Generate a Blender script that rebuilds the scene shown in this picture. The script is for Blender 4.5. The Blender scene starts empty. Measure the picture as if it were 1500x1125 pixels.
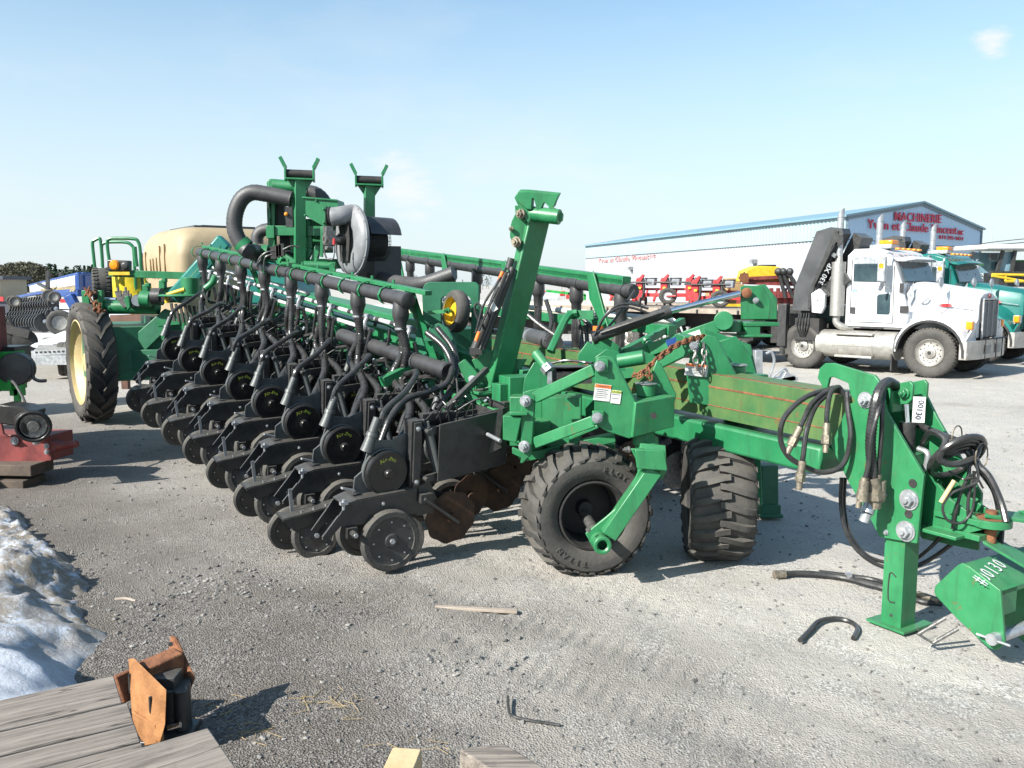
import bpy, bmesh, math, random
from mathutils import Vector, Matrix, noise
random.seed(7)
R = math.radians
V = Vector
S = bpy.context.scene
COL = S.collection
# ------------------------------------------------------------------ camera
F_PX, CAM_H, HOR = 1250.0, 1.95, 417.0
PIT = math.atan((562.5 - HOR) / F_PX)
cd = bpy.data.cameras.new('camera'); cam = bpy.data.objects.new('camera', cd); COL.objects.link(cam)
cam.location = (0, 0, CAM_H); cam.rotation_euler = (math.pi / 2 - PIT, 0, 0)
cd.sensor_fit = 'HORIZONTAL'; cd.sensor_width = 36; cd.lens = 36 * F_PX / 1500; cd.clip_start = .05; cd.clip_end = 3000
S.camera = cam
FW, UP, C0 = V((0, math.cos(PIT), -math.sin(PIT))), V((0, math.sin(PIT), math.cos(PIT))), V((0, 0, CAM_H))
def ray(u, v): return FW + V((1, 0, 0)) * ((u - 750) / F_PX) + UP * ((562.5 - v) / F_PX)
def P(u, v, d):
    r = ray(u, v); return C0 + r * (d / r.y)
def G(u, v, z=0):
    r = ray(u, v); return C0 + r * ((z - CAM_H) / r.z)
# machine frame: A runs back along the tongue, B to its right
TO = V((2.17, 4.64, 0)); A = V((-.515, .857, 0)).normalized(); B = V((.857, .515, 0)).normalized(); Z = V((0, 0, 1))
def T(u, v, t=0):
    r = ray(u, v); o = TO + B * t; return C0 + r * ((o - C0).dot(B) / r.dot(B))
def TS(s, t, z): return TO + A * s + B * t + Z * z

# ------------------------------------------------------------------ materials
MATS = {}
def mat(name, col, rough=.5, metal=0, col2=None, scale=6, bump=0, bscale=60, dust=None, dustamt=.5, rust=0, spec=.5, contrast=.2, det=6, grime=None):
    if name in MATS: return MATS[name]
    m = bpy.data.materials.new(name); m.use_nodes = True; nt = m.node_tree; N = nt.nodes; L = nt.links
    b = N['Principled BSDF']; b.inputs['Roughness'].default_value = rough; b.inputs['Metallic'].default_value = metal
    b.inputs['Specular IOR Level'].default_value = spec
    tc = N.new('ShaderNodeTexCoord')
    n = N.new('ShaderNodeTexNoise'); n.inputs['Scale'].default_value = scale; n.inputs['Detail'].default_value = det; n.inputs['Roughness'].default_value = .65
    L.new(tc.outputs['Object'], n.inputs['Vector'])
    if col2 is None: col2 = tuple(min(1, c * (1 + contrast) + .004) for c in col); col = tuple(c * (1 - contrast) for c in col)
    mr = N.new('ShaderNodeMapRange'); mr.inputs[1].default_value = .38; mr.inputs[2].default_value = .64
    L.new(n.outputs['Fac'], mr.inputs[0])
    mx = N.new('ShaderNodeMixRGB'); mx.inputs[1].default_value = (*col, 1); mx.inputs[2].default_value = (*col2, 1); L.new(mr.outputs[0], mx.inputs[0])
    out = mx.outputs[0]
    def layer(colr, fac):
        nonlocal out
        k = N.new('ShaderNodeMixRGB'); k.inputs[2].default_value = (*colr, 1); L.new(out, k.inputs[1]); L.new(fac, k.inputs[0]); out = k.outputs[0]
    if dust:
        g = N.new('ShaderNodeNewGeometry'); sx = N.new('ShaderNodeSeparateXYZ'); L.new(g.outputs['True Normal'], sx.inputs[0])
        n2 = N.new('ShaderNodeTexNoise'); n2.inputs['Scale'].default_value = scale * 2.3; n2.inputs['Detail'].default_value = 8; L.new(tc.outputs['Object'], n2.inputs['Vector'])
        ma = N.new('ShaderNodeMath'); ma.operation = 'MULTIPLY_ADD'; L.new(sx.outputs[2], ma.inputs[0]); ma.inputs[1].default_value = .35; ma.inputs[2].default_value = .15
        mb_ = N.new('ShaderNodeMath'); mb_.operation = 'MULTIPLY'; L.new(ma.outputs[0], mb_.inputs[0]); L.new(n2.outputs['Fac'], mb_.inputs[1])
        mc = N.new('ShaderNodeMath'); mc.operation = 'MULTIPLY'; mc.use_clamp = True; L.new(mb_.outputs[0], mc.inputs[0]); mc.inputs[1].default_value = dustamt * 3
        layer(dust, mc.outputs[0])
    if grime:
        mp_ = N.new('ShaderNodeMapping'); mp_.inputs['Scale'].default_value = (9, 9, 1.3); L.new(tc.outputs['Object'], mp_.inputs[0])
        n4 = N.new('ShaderNodeTexNoise'); n4.inputs['Scale'].default_value = 1.6; n4.inputs['Detail'].default_value = 9; n4.inputs['Roughness'].default_value = .7; L.new(mp_.outputs[0], n4.inputs['Vector'])
        m4 = N.new('ShaderNodeMapRange'); m4.inputs[1].default_value = .50; m4.inputs[2].default_value = .74; m4.inputs[4].default_value = .55; L.new(n4.outputs['Fac'], m4.inputs[0]); layer(grime, m4.outputs[0])
    if rust:
        n3 = N.new('ShaderNodeTexNoise'); n3.inputs['Scale'].default_value = scale * 1.7; n3.inputs['Detail'].default_value = 10; n3.inputs['Roughness'].default_value = .75
        L.new(tc.outputs['Object'], n3.inputs['Vector'])
        m3 = N.new('ShaderNodeMapRange'); m3.inputs[1].default_value = .70 - rust; m3.inputs[2].default_value = .76 - rust; m3.inputs[4].default_value = .8
        L.new(n3.outputs['Fac'], m3.inputs[0]); layer((.17, .06, .025), m3.outputs[0])
    L.new(out, b.inputs['Base Color'])
    rr = N.new('ShaderNodeMapRange'); rr.inputs[3].default_value = max(.04, rough - .12); rr.inputs[4].default_value = min(1, rough + .15); L.new(n.outputs['Fac'], rr.inputs[0]); L.new(rr.outputs[0], b.inputs['Roughness'])
    if bump:
        nb = N.new('ShaderNodeTexNoise'); nb.inputs['Scale'].default_value = bscale; nb.inputs['Detail'].default_value = 5; L.new(tc.outputs['Object'], nb.inputs['Vector'])
        bp = N.new('ShaderNodeBump'); bp.inputs['Strength'].default_value = bump; bp.inputs['Distance'].default_value = .01; L.new(nb.outputs['Fac'], bp.inputs['Height']); L.new(bp.outputs[0], b.inputs['Normal'])
    MATS[name] = m; return m
DUST = (.30, .27, .22)
green = mat('green_paint', (.010, .148, .052), .4, 0, (.019, .188, .070), 5, .08, 40, (.14, .19, .11), .3, .085, grime=(.022, .05, .03))
greenC = mat('clean_green_paint', (.009, .135, .050), .38, 0, (.017, .172, .067), 5, .05, 40, (.12, .17, .10), .22, .05, grime=(.02, .05, .028))
greenF = mat('faded_green_paint', (.020, .105, .036), .5, 0, (.075, .135, .038), 3.5, .1, 40, (.17, .19, .08), .4, .125, grime=(.05, .06, .02))
teal = mat('teal_paint', (.012, .13, .11), .35, 0, (.02, .17, .14), 3, .03)
greenD = mat('dark_green_paint', (.008, .10, .05), .5, 0, (.014, .14, .07), 5, .05, 40, (.1, .13, .09), .3)
black = mat('black_paint', (.013, .014, .016), .36, 0, (.028, .029, .031), 9, .12, 60, (.16, .15, .13), .42, .04)
blackG = mat('black_gloss_plastic', (.007, .007, .008), .3, 0, (.014, .014, .015), 9, .1, 80, (.09, .085, .07), .22)
greyM = mat('grey_housing', (.05, .06, .065), .45, .3, (.085, .095, .10), 8, .1, 60, DUST, .3)
rubber = mat('rubber', (.022, .022, .022), .75, 0, (.05, .048, .044), 7, .3, 50, (.16, .145, .12), .5)
rubberD = mat('dusty_rubber', (.027, .026, .026), .75, 0, (.052, .050, .046), 6, .3, 50, (.15, .135, .11), .45)
hoseM = mat('black_hose', (.009, .009, .011), .28, 0, (.028, .028, .03), 12, .1, 60, (.12, .115, .10), .3)
ductM = mat('grey_duct', (.028, .028, .031), .5, 0, (.05, .05, .053), 5, .25, 90, (.13, .125, .12), .35)
pvc = mat('black_manifold_pipe', (.018, .018, .02), .42, 0, (.033, .033, .036), 8, .08, 60, (.12, .115, .11), .35)
galv = mat('galvanised_steel', (.30, .315, .33), .38, .6, (.46, .47, .49), 14, .05)
white_t = mat('white_tube', (.40, .41, .42), .4, .1, (.55, .56, .57), 14, .05)
chrome = mat('chrome', (.8, .8, .82), .12, 1, (.7, .7, .72), 10)
steel = mat('worn_steel', (.16, .155, .15), .45, .8, (.3, .29, .27), 30, .2, 120, None, 0, .03)
brass = mat('dirty_fitting', (.16, .14, .11), .5, .6, (.30, .26, .2), 40, .2, 120, None, 0, .05)
rustM = mat('rust', (.12, .045, .02), .85, 0, (.24, .10, .045), 14, .5, 80)
rustO = mat('orange_rust', (.20, .085, .028), .85, 0, (.33, .155, .06), 9, .4, 80)
rustD = mat('dark_rust_disc', (.028, .017, .012), .7, .2, (.075, .038, .02), 10, .4, 60)
yellow = mat('yellow_paint', (.50, .32, .015), .45, 0, (.62, .42, .03), 8, .05, 60, None, 0, .03)
cream = mat('cream_rim', (.42, .32, .15), .5, 0, (.50, .40, .21), 4, .05, 60, DUST, .15)
tan = mat('tan_poly', (.29, .225, .135), .6, 0, (.34, .27, .165), 2.5, .06, 30, (.35, .28, .18), .2)
amber = mat('amber_lens', (.75, .22, .01), .2, 0, (.8, .27, .02), 10)
redP = mat('red_paint', (.36, .012, .018), .4, 0, (.46, .03, .035), 6, .05, 60, (.3, .15, .12), .25)
redD = mat('dark_red_paint', (.11, .015, .016), .55, 0, (.22, .035, .032), 6, .1, 60, (.2, .12, .1), .3)
white = mat('white_paint', (.50, .51, .53), .3, 0, (.57, .58, .60), 2, 0)
blueP = mat('blue_paint', (.010, .04, .17), .4, 0, (.02, .065, .23), 4, .03)
tealT = mat('teal_truck_paint', (.008, .11, .095), .25, 0, (.012, .14, .12), 2)
glass = mat('dark_glass', (.02, .035, .045), .06, 0, (.05, .08, .09), 2, 0, spec=.9)
alu = mat('brushed_aluminium', (.33, .32, .30), .45, .6, (.48, .46, .43), 6, .1, 80, DUST, .3)
dark = mat('dark_underside', (.012, .012, .013), .7, 0, (.03, .028, .026), 8, .1)
yl = mat('lime_lettering', (.30, .36, .04), .6, 0, (.5, .55, .08), 40)
tagW = mat('paper_white', (.5, .5, .49), .7, 0, (.58, .58, .56), 20)
inkB = mat('marker_ink', (.02, .02, .05), .6)
orangeL = mat('orange_label', (.75, .16, .02), .5)
print_g = mat('grey_print', (.12, .12, .13), .6)

# ------------------------------------------------------------------ mesh builder
def wm(o):
    if o.parent is None: return o.matrix_basis.copy()
    return wm(o.parent) @ o.matrix_parent_inverse @ o.matrix_basis
def basis(ax, up=Z):
    ax = ax.normalized(); s = ax.cross(up)
    if s.length < 1e-4: s = ax.cross(V((0, 1, 0)))
    s.normalize(); return ax, s, s.cross(ax)
def smooth_path(pts, k=5):
    pts = [V(p) for p in pts]
    if len(pts) < 3: return pts
    o = []; q = [pts[0] * 2 - pts[1]] + pts + [pts[-1] * 2 - pts[-2]]
    for i in range(1, len(q) - 2):
        for j in range(k):
            t = j / k; a, b, c, d = q[i - 1], q[i], q[i + 1], q[i + 2]
            o.append(.5 * ((2 * b) + (c - a) * t + (2 * a - 5 * b + 4 * c - d) * t * t + (3 * b - a - 3 * c + d) * t ** 3))
    o.append(pts[-1]); return o
EACH = set('gusset_plate wheel_carrier hitch_bolt housing_bolt bolt_hole hinge_bolt end_bolt mast_pin hose_coupler frame_strut valve_block pipe_fitting hydraulic_line hydraulic_fitting unit_bracket cross_brace disc_row red_hose_end casting wiring axle valve_frame headlight parallel_arm cab_window wheel slot bolt ladder_grille safety_link fender fender_lip snow_patches green_bracket stripe yellow_bar pulley'.split())
class MB:
    def __init__(s): s.bm = bmesh.new(); s.m = 0
    def f(s, vs):
        try: fc = s.bm.faces.new(vs)
        except ValueError: return
        fc.material_index = s.m; fc.smooth = True; return fc
    def loops(s, rings, caps=True, closed=True):
        rs = [[s.bm.verts.new(p) for p in r] for r in rings]; n = len(rs[0])
        for a, b in zip(rs, rs[1:]):
            for i in range(n if closed else n - 1):
                j = (i + 1) % n; s.f([a[i], a[j], b[j], b[i]])
        if caps: s.f(rs[0][::-1]); s.f(rs[-1])
        return s
    def box(s, c, size, X=None, Y=None, taper=None):
        c = V(c); X = V(X).normalized() if X is not None else V((1, 0, 0))
        Y = V(Y).normalized() if Y is not None else Z.cross(X).normalized(); W = X.cross(Y).normalized()
        hx, hy, hz = [k / 2 for k in size]
        r = []
        for q, k in ((-1, 1), (1, taper or 1)):
            r.append([c + X * (a * hx * k) + Y * (b * hy * k) + W * (q * hz) for a, b in ((-1, -1), (1, -1), (1, 1), (-1, 1))])
        return s.loops(r)
    def beam(s, p, q, w, h=None, up=Z):
        p, q = V(p), V(q); h = h or w; ax, sd, u = basis(q - p, up)
        return s.loops([[c + sd * (a * w / 2) + u * (b * h / 2) for a, b in ((-1, -1), (1, -1), (1, 1), (-1, 1))] for c in (p, q)])
    def cyl(s, p, q, r, r2=None, n=14, caps=True):
        p, q = V(p), V(q); ax, sd, u = basis(q - p); r2 = r if r2 is None else r2
        return s.loops([[c + (sd * math.cos(2 * math.pi * i / n) + u * math.sin(2 * math.pi * i / n)) * k for i in range(n)] for c, k in ((p, r), (q, r2))], caps)
    def tube(s, pts, r, n=8, k=5, rib=0, caps=True, ra=.88):
        ps = smooth_path(pts, k)
        if rib:
            L = sum((b - a).length for a, b in zip(ps, ps[1:])); m = max(4, int(L / rib)); fine = []; acc = [0]
            for a, b in zip(ps, ps[1:]): acc.append(acc[-1] + (b - a).length)
            j = 0
            for i in range(m + 1):
                t = L * i / m
                while j < len(ps) - 2 and acc[j + 1] < t: j += 1
                fine.append(ps[j].lerp(ps[j + 1], min(1, (t - acc[j]) / max(1e-6, acc[j + 1] - acc[j]))))
            ps = fine
        rings = []; pu = None
        for i, c in enumerate(ps):
            d = (ps[min(i + 1, len(ps) - 1)] - ps[max(i - 1, 0)])
            if d.length < 1e-6: d = Z
            d.normalize()
            if pu is None: _, sd, u = basis(d)
            else:
                u = pu - d * pu.dot(d); u.normalize(); sd = d.cross(u)
            pu = u; rr = r * (ra if (rib and i % 2) else 1)
            rings.append([c + (sd * math.cos(2 * math.pi * a / n) + u * math.sin(2 * math.pi * a / n)) * rr for a in range(n)])
        return s.loops(rings, caps)
    def lathe(s, c, ax, prof, n=28, wave=None, close=False):
        c = V(c); ax, sd, u = basis(V(ax)); rings = []
        for r, h in prof:
            rings.append([c + ax * h + (sd * math.cos(2 * math.pi * i / n) + u * math.sin(2 * math.pi * i / n)) * max(r, 1e-4) * (1 + (wave[1] * math.cos(wave[0] * 2 * math.pi * i / n) if wave and r > wave[2] else 0)) for i in range(n)])
        return s.loops(rings, False)
    def plate(s, pts, th):
        pts = [V(p) for p in pts]; th = V(th); return s.loops([pts, [p + th for p in pts]])
    def ball(s, c, r, n=10, sq=1):
        return s.lathe(c, Z, [(r * math.sin(math.pi * i / n), -r * sq * math.cos(math.pi * i / n)) for i in range(n + 1)], n=max(8, n))
    def bolt(s, c, ax, r=.02, h=.02):
        c = V(c); ax = V(ax).normalized(); s.cyl(c, c + ax * h * .3, r * 1.35, n=12); s.cyl(c + ax * h * .3, c + ax * h, r, n=6); s.cyl(c + ax * h, c + ax * h * 1.4, r * .5, n=8); return s
    def text(s, st, size, M, ext=.002, bold=0, space=1.0, align='CENTER'):
        cu = bpy.data.curves.new('t', 'FONT'); cu.body = st; cu.size = size; cu.extrude = ext; cu.offset = bold; cu.align_x = align; cu.align_y = 'CENTER'; cu.space_character = space; cu.resolution_u = 2
        ob = bpy.data.objects.new('t', cu); COL.objects.link(ob); bpy.context.view_layer.update()
        me = bpy.data.meshes.new_from_object(ob.evaluated_get(bpy.context.evaluated_depsgraph_get()))
        me.transform(M); n0 = len(s.bm.faces); s.bm.from_mesh(me); s.bm.faces.ensure_lookup_table()
        for fc in s.bm.faces[n0:]: fc.material_index = s.m
        bpy.data.objects.remove(ob); bpy.data.curves.remove(cu); bpy.data.meshes.remove(me); return s
    def scaled(s, c, k):
        for v in s.bm.verts: v.co = c + (v.co - c) * k
        return s
    def islands(s):
        s.bm.verts.index_update(); s.bm.verts.ensure_lookup_table(); seen = {}; out = []
        for v in s.bm.verts:
            if v in seen: continue
            st = [v]; seen[v] = 1; isl = []
            while st:
                q = st.pop(); isl.append(q)
                for e in q.link_edges:
                    o = e.other_vert(q)
                    if o not in seen: seen[o] = 1; st.append(o)
            lo = [min(q.co[k] for q in isl) - .004 for k in range(3)]; hi = [max(q.co[k] for q in isl) + .004 for k in range(3)]
            out.append([isl, lo, hi])
        ch = True
        while ch:
            ch = False
            for i in range(len(out)):
                for j in range(i + 1, len(out)):
                    a, b = out[i], out[j]
                    if all(a[1][k] <= b[2][k] and b[1][k] <= a[2][k] for k in range(3)):
                        a[0] += b[0]; a[1] = [min(x, y) for x, y in zip(a[1], b[1])]; a[2] = [max(x, y) for x, y in zip(a[2], b[2])]; out.pop(j); ch = True; break
                if ch: break
        return [x[0] for x in out]
    def build(s, name, mats, parent=None, local=False, bevel=0, ang=38):
        if name in EACH:
            gs = s.islands(); gid = {v: k for k, g in enumerate(gs) for v in g}; o = None
            for k in range(len(gs)):
                p = MB(); mp = {v: p.bm.verts.new(v.co) for v in gs[k]}
                for fc in s.bm.faces:
                    if gid[fc.verts[0]] == k: nf = p.bm.faces.new([mp[v] for v in fc.verts]); nf.material_index = fc.material_index; nf.smooth = True
                o = p._build(name, mats, parent, local, bevel, ang)
            s.bm.free(); return o
        return s._build(name, mats, parent, local, bevel, ang)
    def _build(s, name, mats, parent=None, local=False, bevel=0, ang=38):
        bmesh.ops.recalc_face_normals(s.bm, faces=s.bm.faces)
        me = bpy.data.meshes.new(name); s.bm.to_mesh(me); s.bm.free()
        for m in (mats if isinstance(mats, (list, tuple)) else [mats]): me.materials.append(m)
        me.set_sharp_from_angle(angle=R(ang))
        o = bpy.data.objects.new(name, me); COL.objects.link(o)
        if parent:
            o.parent = parent
            if not local: o.matrix_parent_inverse = wm(parent).inverted()
        if bevel:
            b = o.modifiers.new('bevel', 'BEVEL'); b.width = bevel; b.segments = 2; b.limit_method = 'ANGLE'; b.angle_limit = R(50)
        return o
def mat4(o, X, Y, W): return Matrix(((X[0], Y[0], W[0], o[0]), (X[1], Y[1], W[1], o[1]), (X[2], Y[2], W[2], o[2]), (0, 0, 0, 1)))
def tag(o, label, cat=None, group=None, kind=None):
    if label: o['label'] = label
    if cat: o['category'] = cat
    if group: o['group'] = group
    if kind: o['kind'] = kind
    return o
def thing(name, label, cat, loc, rz=0, group=None):
    o = bpy.data.objects.new(name, None); COL.objects.link(o); o.empty_display_size = .2
    o.location = loc; o.rotation_euler = (0, 0, rz); return tag(o, label, cat, group)
def kids(o): return [c for c in bpy.data.objects if c.parent == o]
def copy_tree(o, parent=None):
    ks = kids(o); c = o.copy(); COL.objects.link(c)
    if parent: c.parent = parent
    for k in ks: copy_tree(k, c)
    return c

# tyre helper: body and lugs around axis ax
def tyre(mb, c, ax, Ro, w, ri, n=40, lug=None, nl=22, side=None, ext=.02):
    c = V(c); ax, sd, u = basis(V(ax)); h = w / 2
    prof = [(ri, -h * .72), (ri + .02, -h * .86), (ri + (Ro - ri) * .5, -h * 1.0), (Ro - (Ro - ri) * .22, -h * .97), (Ro - .012, -h * .84), (Ro, -h * .5), (Ro + .004, 0), (Ro, h * .5), (Ro - .012, h * .84), (Ro - (Ro - ri) * .22, h * .97), (ri + (Ro - ri) * .5, h), (ri + .02, h * .86), (ri, h * .72), (ri - .004, 0)]
    prof.append(prof[0])
    mb.lathe(c, ax, prof, n, close=True)
    if not lug: return
    def pt(r, a, th): return c + ax * a + (sd * math.cos(th) + u * math.sin(th)) * r
    for sgn in (-1, 1):
        for i in range(nl):
            th0 = 2 * math.pi * (i + (.5 if sgn > 0 else 0)) / nl
            if lug == 'bar': seq = [(-1.0, -.035, -.10), (-.9, 0, .0), (-.55, ext, .04), (.0, ext, .12), (.16, ext, .13)]; wd = .42 * 2 * math.pi / nl
            elif lug == 'ag': seq = [(-.98, -.05, -.02), (-.82, ext * .8, .02), (-.4, ext, .13), (.02, ext, .30), (.08, ext * .9, .31)]; wd = .30 * 2 * math.pi / nl
            else: seq = [(-.95, -.02, 0), (-.8, ext, 0), (-.42, ext, .02)]; wd = .7 * 2 * math.pi / nl
            rings = []
            for a, dr, dt in seq:
                a_ = sgn * -1 * a * h * -1 if False else a * h * sgn; t = th0 + dt * (1 if lug != 'ag' else 1)
                rings.append([pt(Ro - .02, a_, t - wd / 2), pt(Ro + dr, a_, t - wd / 2 * .8), pt(Ro + dr, a_, t + wd / 2 * .8), pt(Ro - .02, a_, t + wd / 2)])
            mb.loops(rings)

# ================================================================== THE PLANTER
PL = thing('folding_planter', 'long green folding planter with black row units, yellow-lettered discs and grey fan on top', 'planter', (TO.x, TO.y, 0))
def pp(mb, name, m, bevel=0, **k): return mb.build(name, m, PL, bevel=bevel, **k)
# ---- near wing frame of reference
S1 = V((-.445, .631, .073)); U0 = V((-.875, 5.67, 0.02))
XR = V((-.817, -.576, 0)).normalized(); YN = (-S1).normalized(); ZN = XR.cross(YN).normalized()
def UM(i): return mat4(U0 + S1 * i, XR, YN, ZN)
def L2W(i, x, y, z): return UM(i) @ V((x, y, z))

def row_unit(press=True, coulter=True):
    m = MB()
    prof = [(-.2, .55), (.24, .535), (.32, .51), (.36, .455), (.472, .315), (.437, .295), (.35, .38), (.2, .37), (.08, .40), (-.2, .38)]
    for y in (.10, -.08): m.plate([V((x, y, z)) for x, z in prof], V((0, .012, 0)))
    m.plate([V((-.2, -.08, .55)), V((.24, -.08, .535)), V((.24, .11, .535)), V((-.2, .11, .55))], V((0, 0, .01))); m.plate([V((.24, -.08, .535)), V((.32, -.08, .51)), V((.32, .11, .51)), V((.24, .11, .535))], V((0, 0, .01)))
    m.beam((.36, .118, .45), (.467, .118, .325), .03, .016, V((0, 1, 0)))
    m.box((.28, .125, .335), (.07, .035, .07)); m.cyl((.28, .14, .335), (.28, .19, .335), .022, n=8)
    m.box((-.20, .03, .76), (.08, .11, .52)); m.box((-.20, .092, .76), (.05, .02, .5))
    m.plate([V((-.2, .09, .56)), V((-.3, .09, .60)), (-.37, .09, .45), (-.34, .09, .36), (-.2, .09, .36)], V((0, .012, 0)))
    for y in (-.09, .12):
        for z, z2 in ((.95, .99), (.62, .68)): m.beam((-.26, y, z), (-.78, y, z2), .018, .05)
    m.box((-.80, .0, .84), (.03, .28, .4)); m.box((-.76, .1, .9), (.06, .03, .22))
    m.cyl((-.26, -.12, .95), (-.26, .15, .95), .016); m.cyl((-.26, -.12, .62), (-.26, .15, .62), .016)
    m.box((-.4, .0, 1.02), (.25, .05, .05)); m.box((-.12, -.02, .62), (.2, .1, .12)); m.beam((-.3, .0, 1.0), (-.2, .02, .6), .05, .05)
    for k in range(5): m.tube([(-.3 - .08 * k, .02, 1.0), (-.34 - .07 * k, .1, 1.08 + .03 * (k % 3)), (-.42 - .06 * k, .06, .92)], .006, 5, 4)
    m.m = 1
    m.cyl((.28, .19, .335), (.28, .2, .335), .016, n=6)
    m.bolt((-.20, .10, .97), (0, 1, 0), .013, .012); m.bolt((-.20, .10, .6), (0, 1, 0), .013, .012)
    m.bolt((.05, .112, .49), (0, 1, 0), .01, .01); m.box((.33, .11, .535), (.05, .03, .02)); m.cyl((.33, .11, .49), (.33, .11, .56), .01)
    m.beam((.22, .03, .58), (.31, .03, .61), .03, .012)
    m.box((.1, .03, .53), (.16, .1, .008))
    r = m.build('row_unit', [black, galv, rustM], bevel=.003)
    # meter
    m = MB()
    m.lathe((0, .02, .68), (0, 1, 0), [(.0, 0), (.135, 0), (.15, .008), (.153, .03), (.15, .048), (.14, .054), (.128, .05), (.06, .058), (.035, .06), (.033, .085), (.028, .092), (.0, .093)], 36)
    m.m = 1
    for k, ch in enumerate('Air-Pro'):
        th = R(90 + 31 - k * 10.2); c = V((math.cos(th) * -1 * .095 * -1, 0, math.sin(th) * .095))
        # seen from +Y, image right is -X
        ang = th; cx = -math.cos(th) * .097; cz = math.sin(th) * .097
        xd = V((-math.sin(th), 0, -math.cos(th))) ; yd = V((-math.cos(th), 0, math.sin(th)))
        m.text(ch, .040, mat4(V((cx, .0745, .68 + cz)), xd, yd, xd.cross(yd)), .0008, .0002)
    m.build('seed_meter', [blackG, yl], r, True)
    m = MB()
    m.plate([V((x, .0, z)) for x, z in [(-.17, .93), (-.06, .885), (.09, .90), (.13, .80), (.155, .70), (.21, .66), (.22, .56), (.05, .54), (-.16, .57)]], V((0, .014, 0)))
    m.lathe((.005, .0, .685), (0, 1, 0), [(.146, 0), (.157, .002), (.157, .03), (.150, .034)], 36, close=True)
    m.build('meter_housing', greyM, r, True)
    m = MB(); m.cyl((.13, .01, .83), (.095, .01, .93), .044, .034, 12); m.cyl((.095, .01, .93), (.088, .01, .955), .042, .038, 12); m.cyl((.088, .01, .955), (.055, .01, 1.05), .030, .027, 12)
    m.build('hose_inlet', greyM, r, True)
    def wheel(name, c, ax, rr, w, parent, tread=True):
        m = MB(); h = w / 2
        m.lathe(c, ax, [(rr - .045, -h), (rr - .012, -h), (rr, -h * .5), (rr, h * .5), (rr - .012, h), (rr - .045, h), (rr - .05, h * .8)], 34)
        m.m = 1; m.lathe(c, ax, [(.0, h * .95), (rr * .2, h * .95), (rr * .25, h * .72), (rr * .7, h * .78), (rr - .045, h * .86), (rr - .044, -h * .8), (0, -h * .8)], 30)
        m.m = 2; cc = V(c); a, sd, u = basis(V(ax))
        m.cyl(cc + a * h * .95, cc + a * (h + .014), .018, n=6)
        for k in range(8):
            q = cc + (sd * math.cos(k * math.pi / 4) + u * math.sin(k * math.pi / 4)) * rr * .62 + a * h * .76
            m.cyl(q, q + a * .006, .006, n=6)
        return m.build(name, [rubber, black, galv], parent, True)
    wheel('gauge_wheel', (.015, .155, .245), V((.06, 1, .1)), .207, .075, r)
    wheel('gauge_wheel', (.06, -.13, .245), V((-.06, -1, .1)), .207, .075, r)
    m = MB(); m.lathe((-.13, .03, .17), (.08, 1, 0), [(0, 0), (.18, 0), (.18, .004), (0, .004)], 30); m.lathe((-.13, .05, .17), (-.08, 1, 0), [(0, 0), (.18, 0), (.18, .004), (0, .004)], 30)
    m.build('opener_disc', steel, r, True)
    if press:
        m = MB()
        m.beam((.53, .22, .265), (.04, .22, .335), .15, .012)
        for y in (.145, .295): m.plate([V((.53, y, .265)), V((.04, y, .335)), V((.04, y, .28)), V((.45, y, .175))], V((0, .006, 0)))
        m.plate([V((.532, .145, .265)), V((.532, .30, .265)), V((.452, .30, .175)), V((.452, .145, .175))], V((.006, 0, 0)))
        m.box((.12, .22, .2), (.05, .12, .12)); m.m = 1
        m.beam((.43, .20, .24), (.455, .20, .45), .024, .008, V((0, 1, 0)))
        for k in range(4): m.cyl((.12 + k * .09, .26, .326 - k * .013), (.12 + k * .09, .26, .338 - k * .013), .007, n=6)
        m.build('closing_frame', [black, galv], r, True)
        wheel('closing_wheel', (.29, .28, .115), V((.05, 1, .16)), .172, .05, r)
        wheel('closing_wheel', (.41, .13, .135), V((-.05, -1, .16)) * -1, .172, .05, r)
    m = MB()
    for y in (.06, .12):
        m.cyl((-.275, y, .97), (-.375, y, .63), .021, n=10); m.cyl((-.26, y, 1.02), (-.275, y, .97), .009, n=6); m.lathe((-.38, y, .615), (0, 1, 0), [(.012, -.01), (.024, -.01), (.024, .01), (.012, .01)], 12, close=True)
    m.build('down_spring', greyM, r, True)
    if coulter:
        m = MB(); m.beam((-.24, .12, .49), (-.50, .15, .29), .02, .09, V((0, 1, 0))); m.box((-.26, .12, .49), (.09, .06, .06)); m.beam((-.3, -.04, .5), (-.72, -.02, .30), .03, .06)
        m.build('coulter_arm', black, r, True)
        for c, rr, q in (((-.475, .11, .31), .188, 1), ((-.74, -.06, .37), .165, -1)):
            m = MB(); m.lathe(c, (.1 * q, 1, 0), [(0, 0), (rr * .8, 0), (rr, .0), (rr, .005), (0, .005)], 48, wave=(9, .035, .1)); m.cyl(V(c) + V((0, -.02, 0)), V(c) + V((0, .035, 0)), .035)
            m.build('coulter_disc', rustD, r, True)
    return r
def put(o, M, parent=PL):
    o.parent = parent; o.matrix_parent_inverse = Matrix.Identity(4); o.matrix_basis = wm(parent).inverted() @ M
u_full = row_unit(); u_first = row_unit(press=False); u_front = row_unit(press=False)
put(u_first, UM(0) @ Matrix.Translation((.03, 0, .02))); tag(u_first, 'nearest row unit, its closing wheels missing')
for i in range(1, 8):
    o = u_full if i == 1 else copy_tree(u_full); put(o, UM(i) @ Matrix.Rotation(R(random.uniform(-1.8, 1.8)), 4, 'Z') @ Matrix.Rotation(R(random.uniform(-1.3, 1.3)), 4, 'Y') @ Matrix.Translation((random.uniform(-.015, .015), 0, 0)))
for i in range(0, 8):
    o = u_front if i == 0 else copy_tree(u_front); put(o, UM(i) @ Matrix.Translation((-.66, -.40, .02)))
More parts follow.
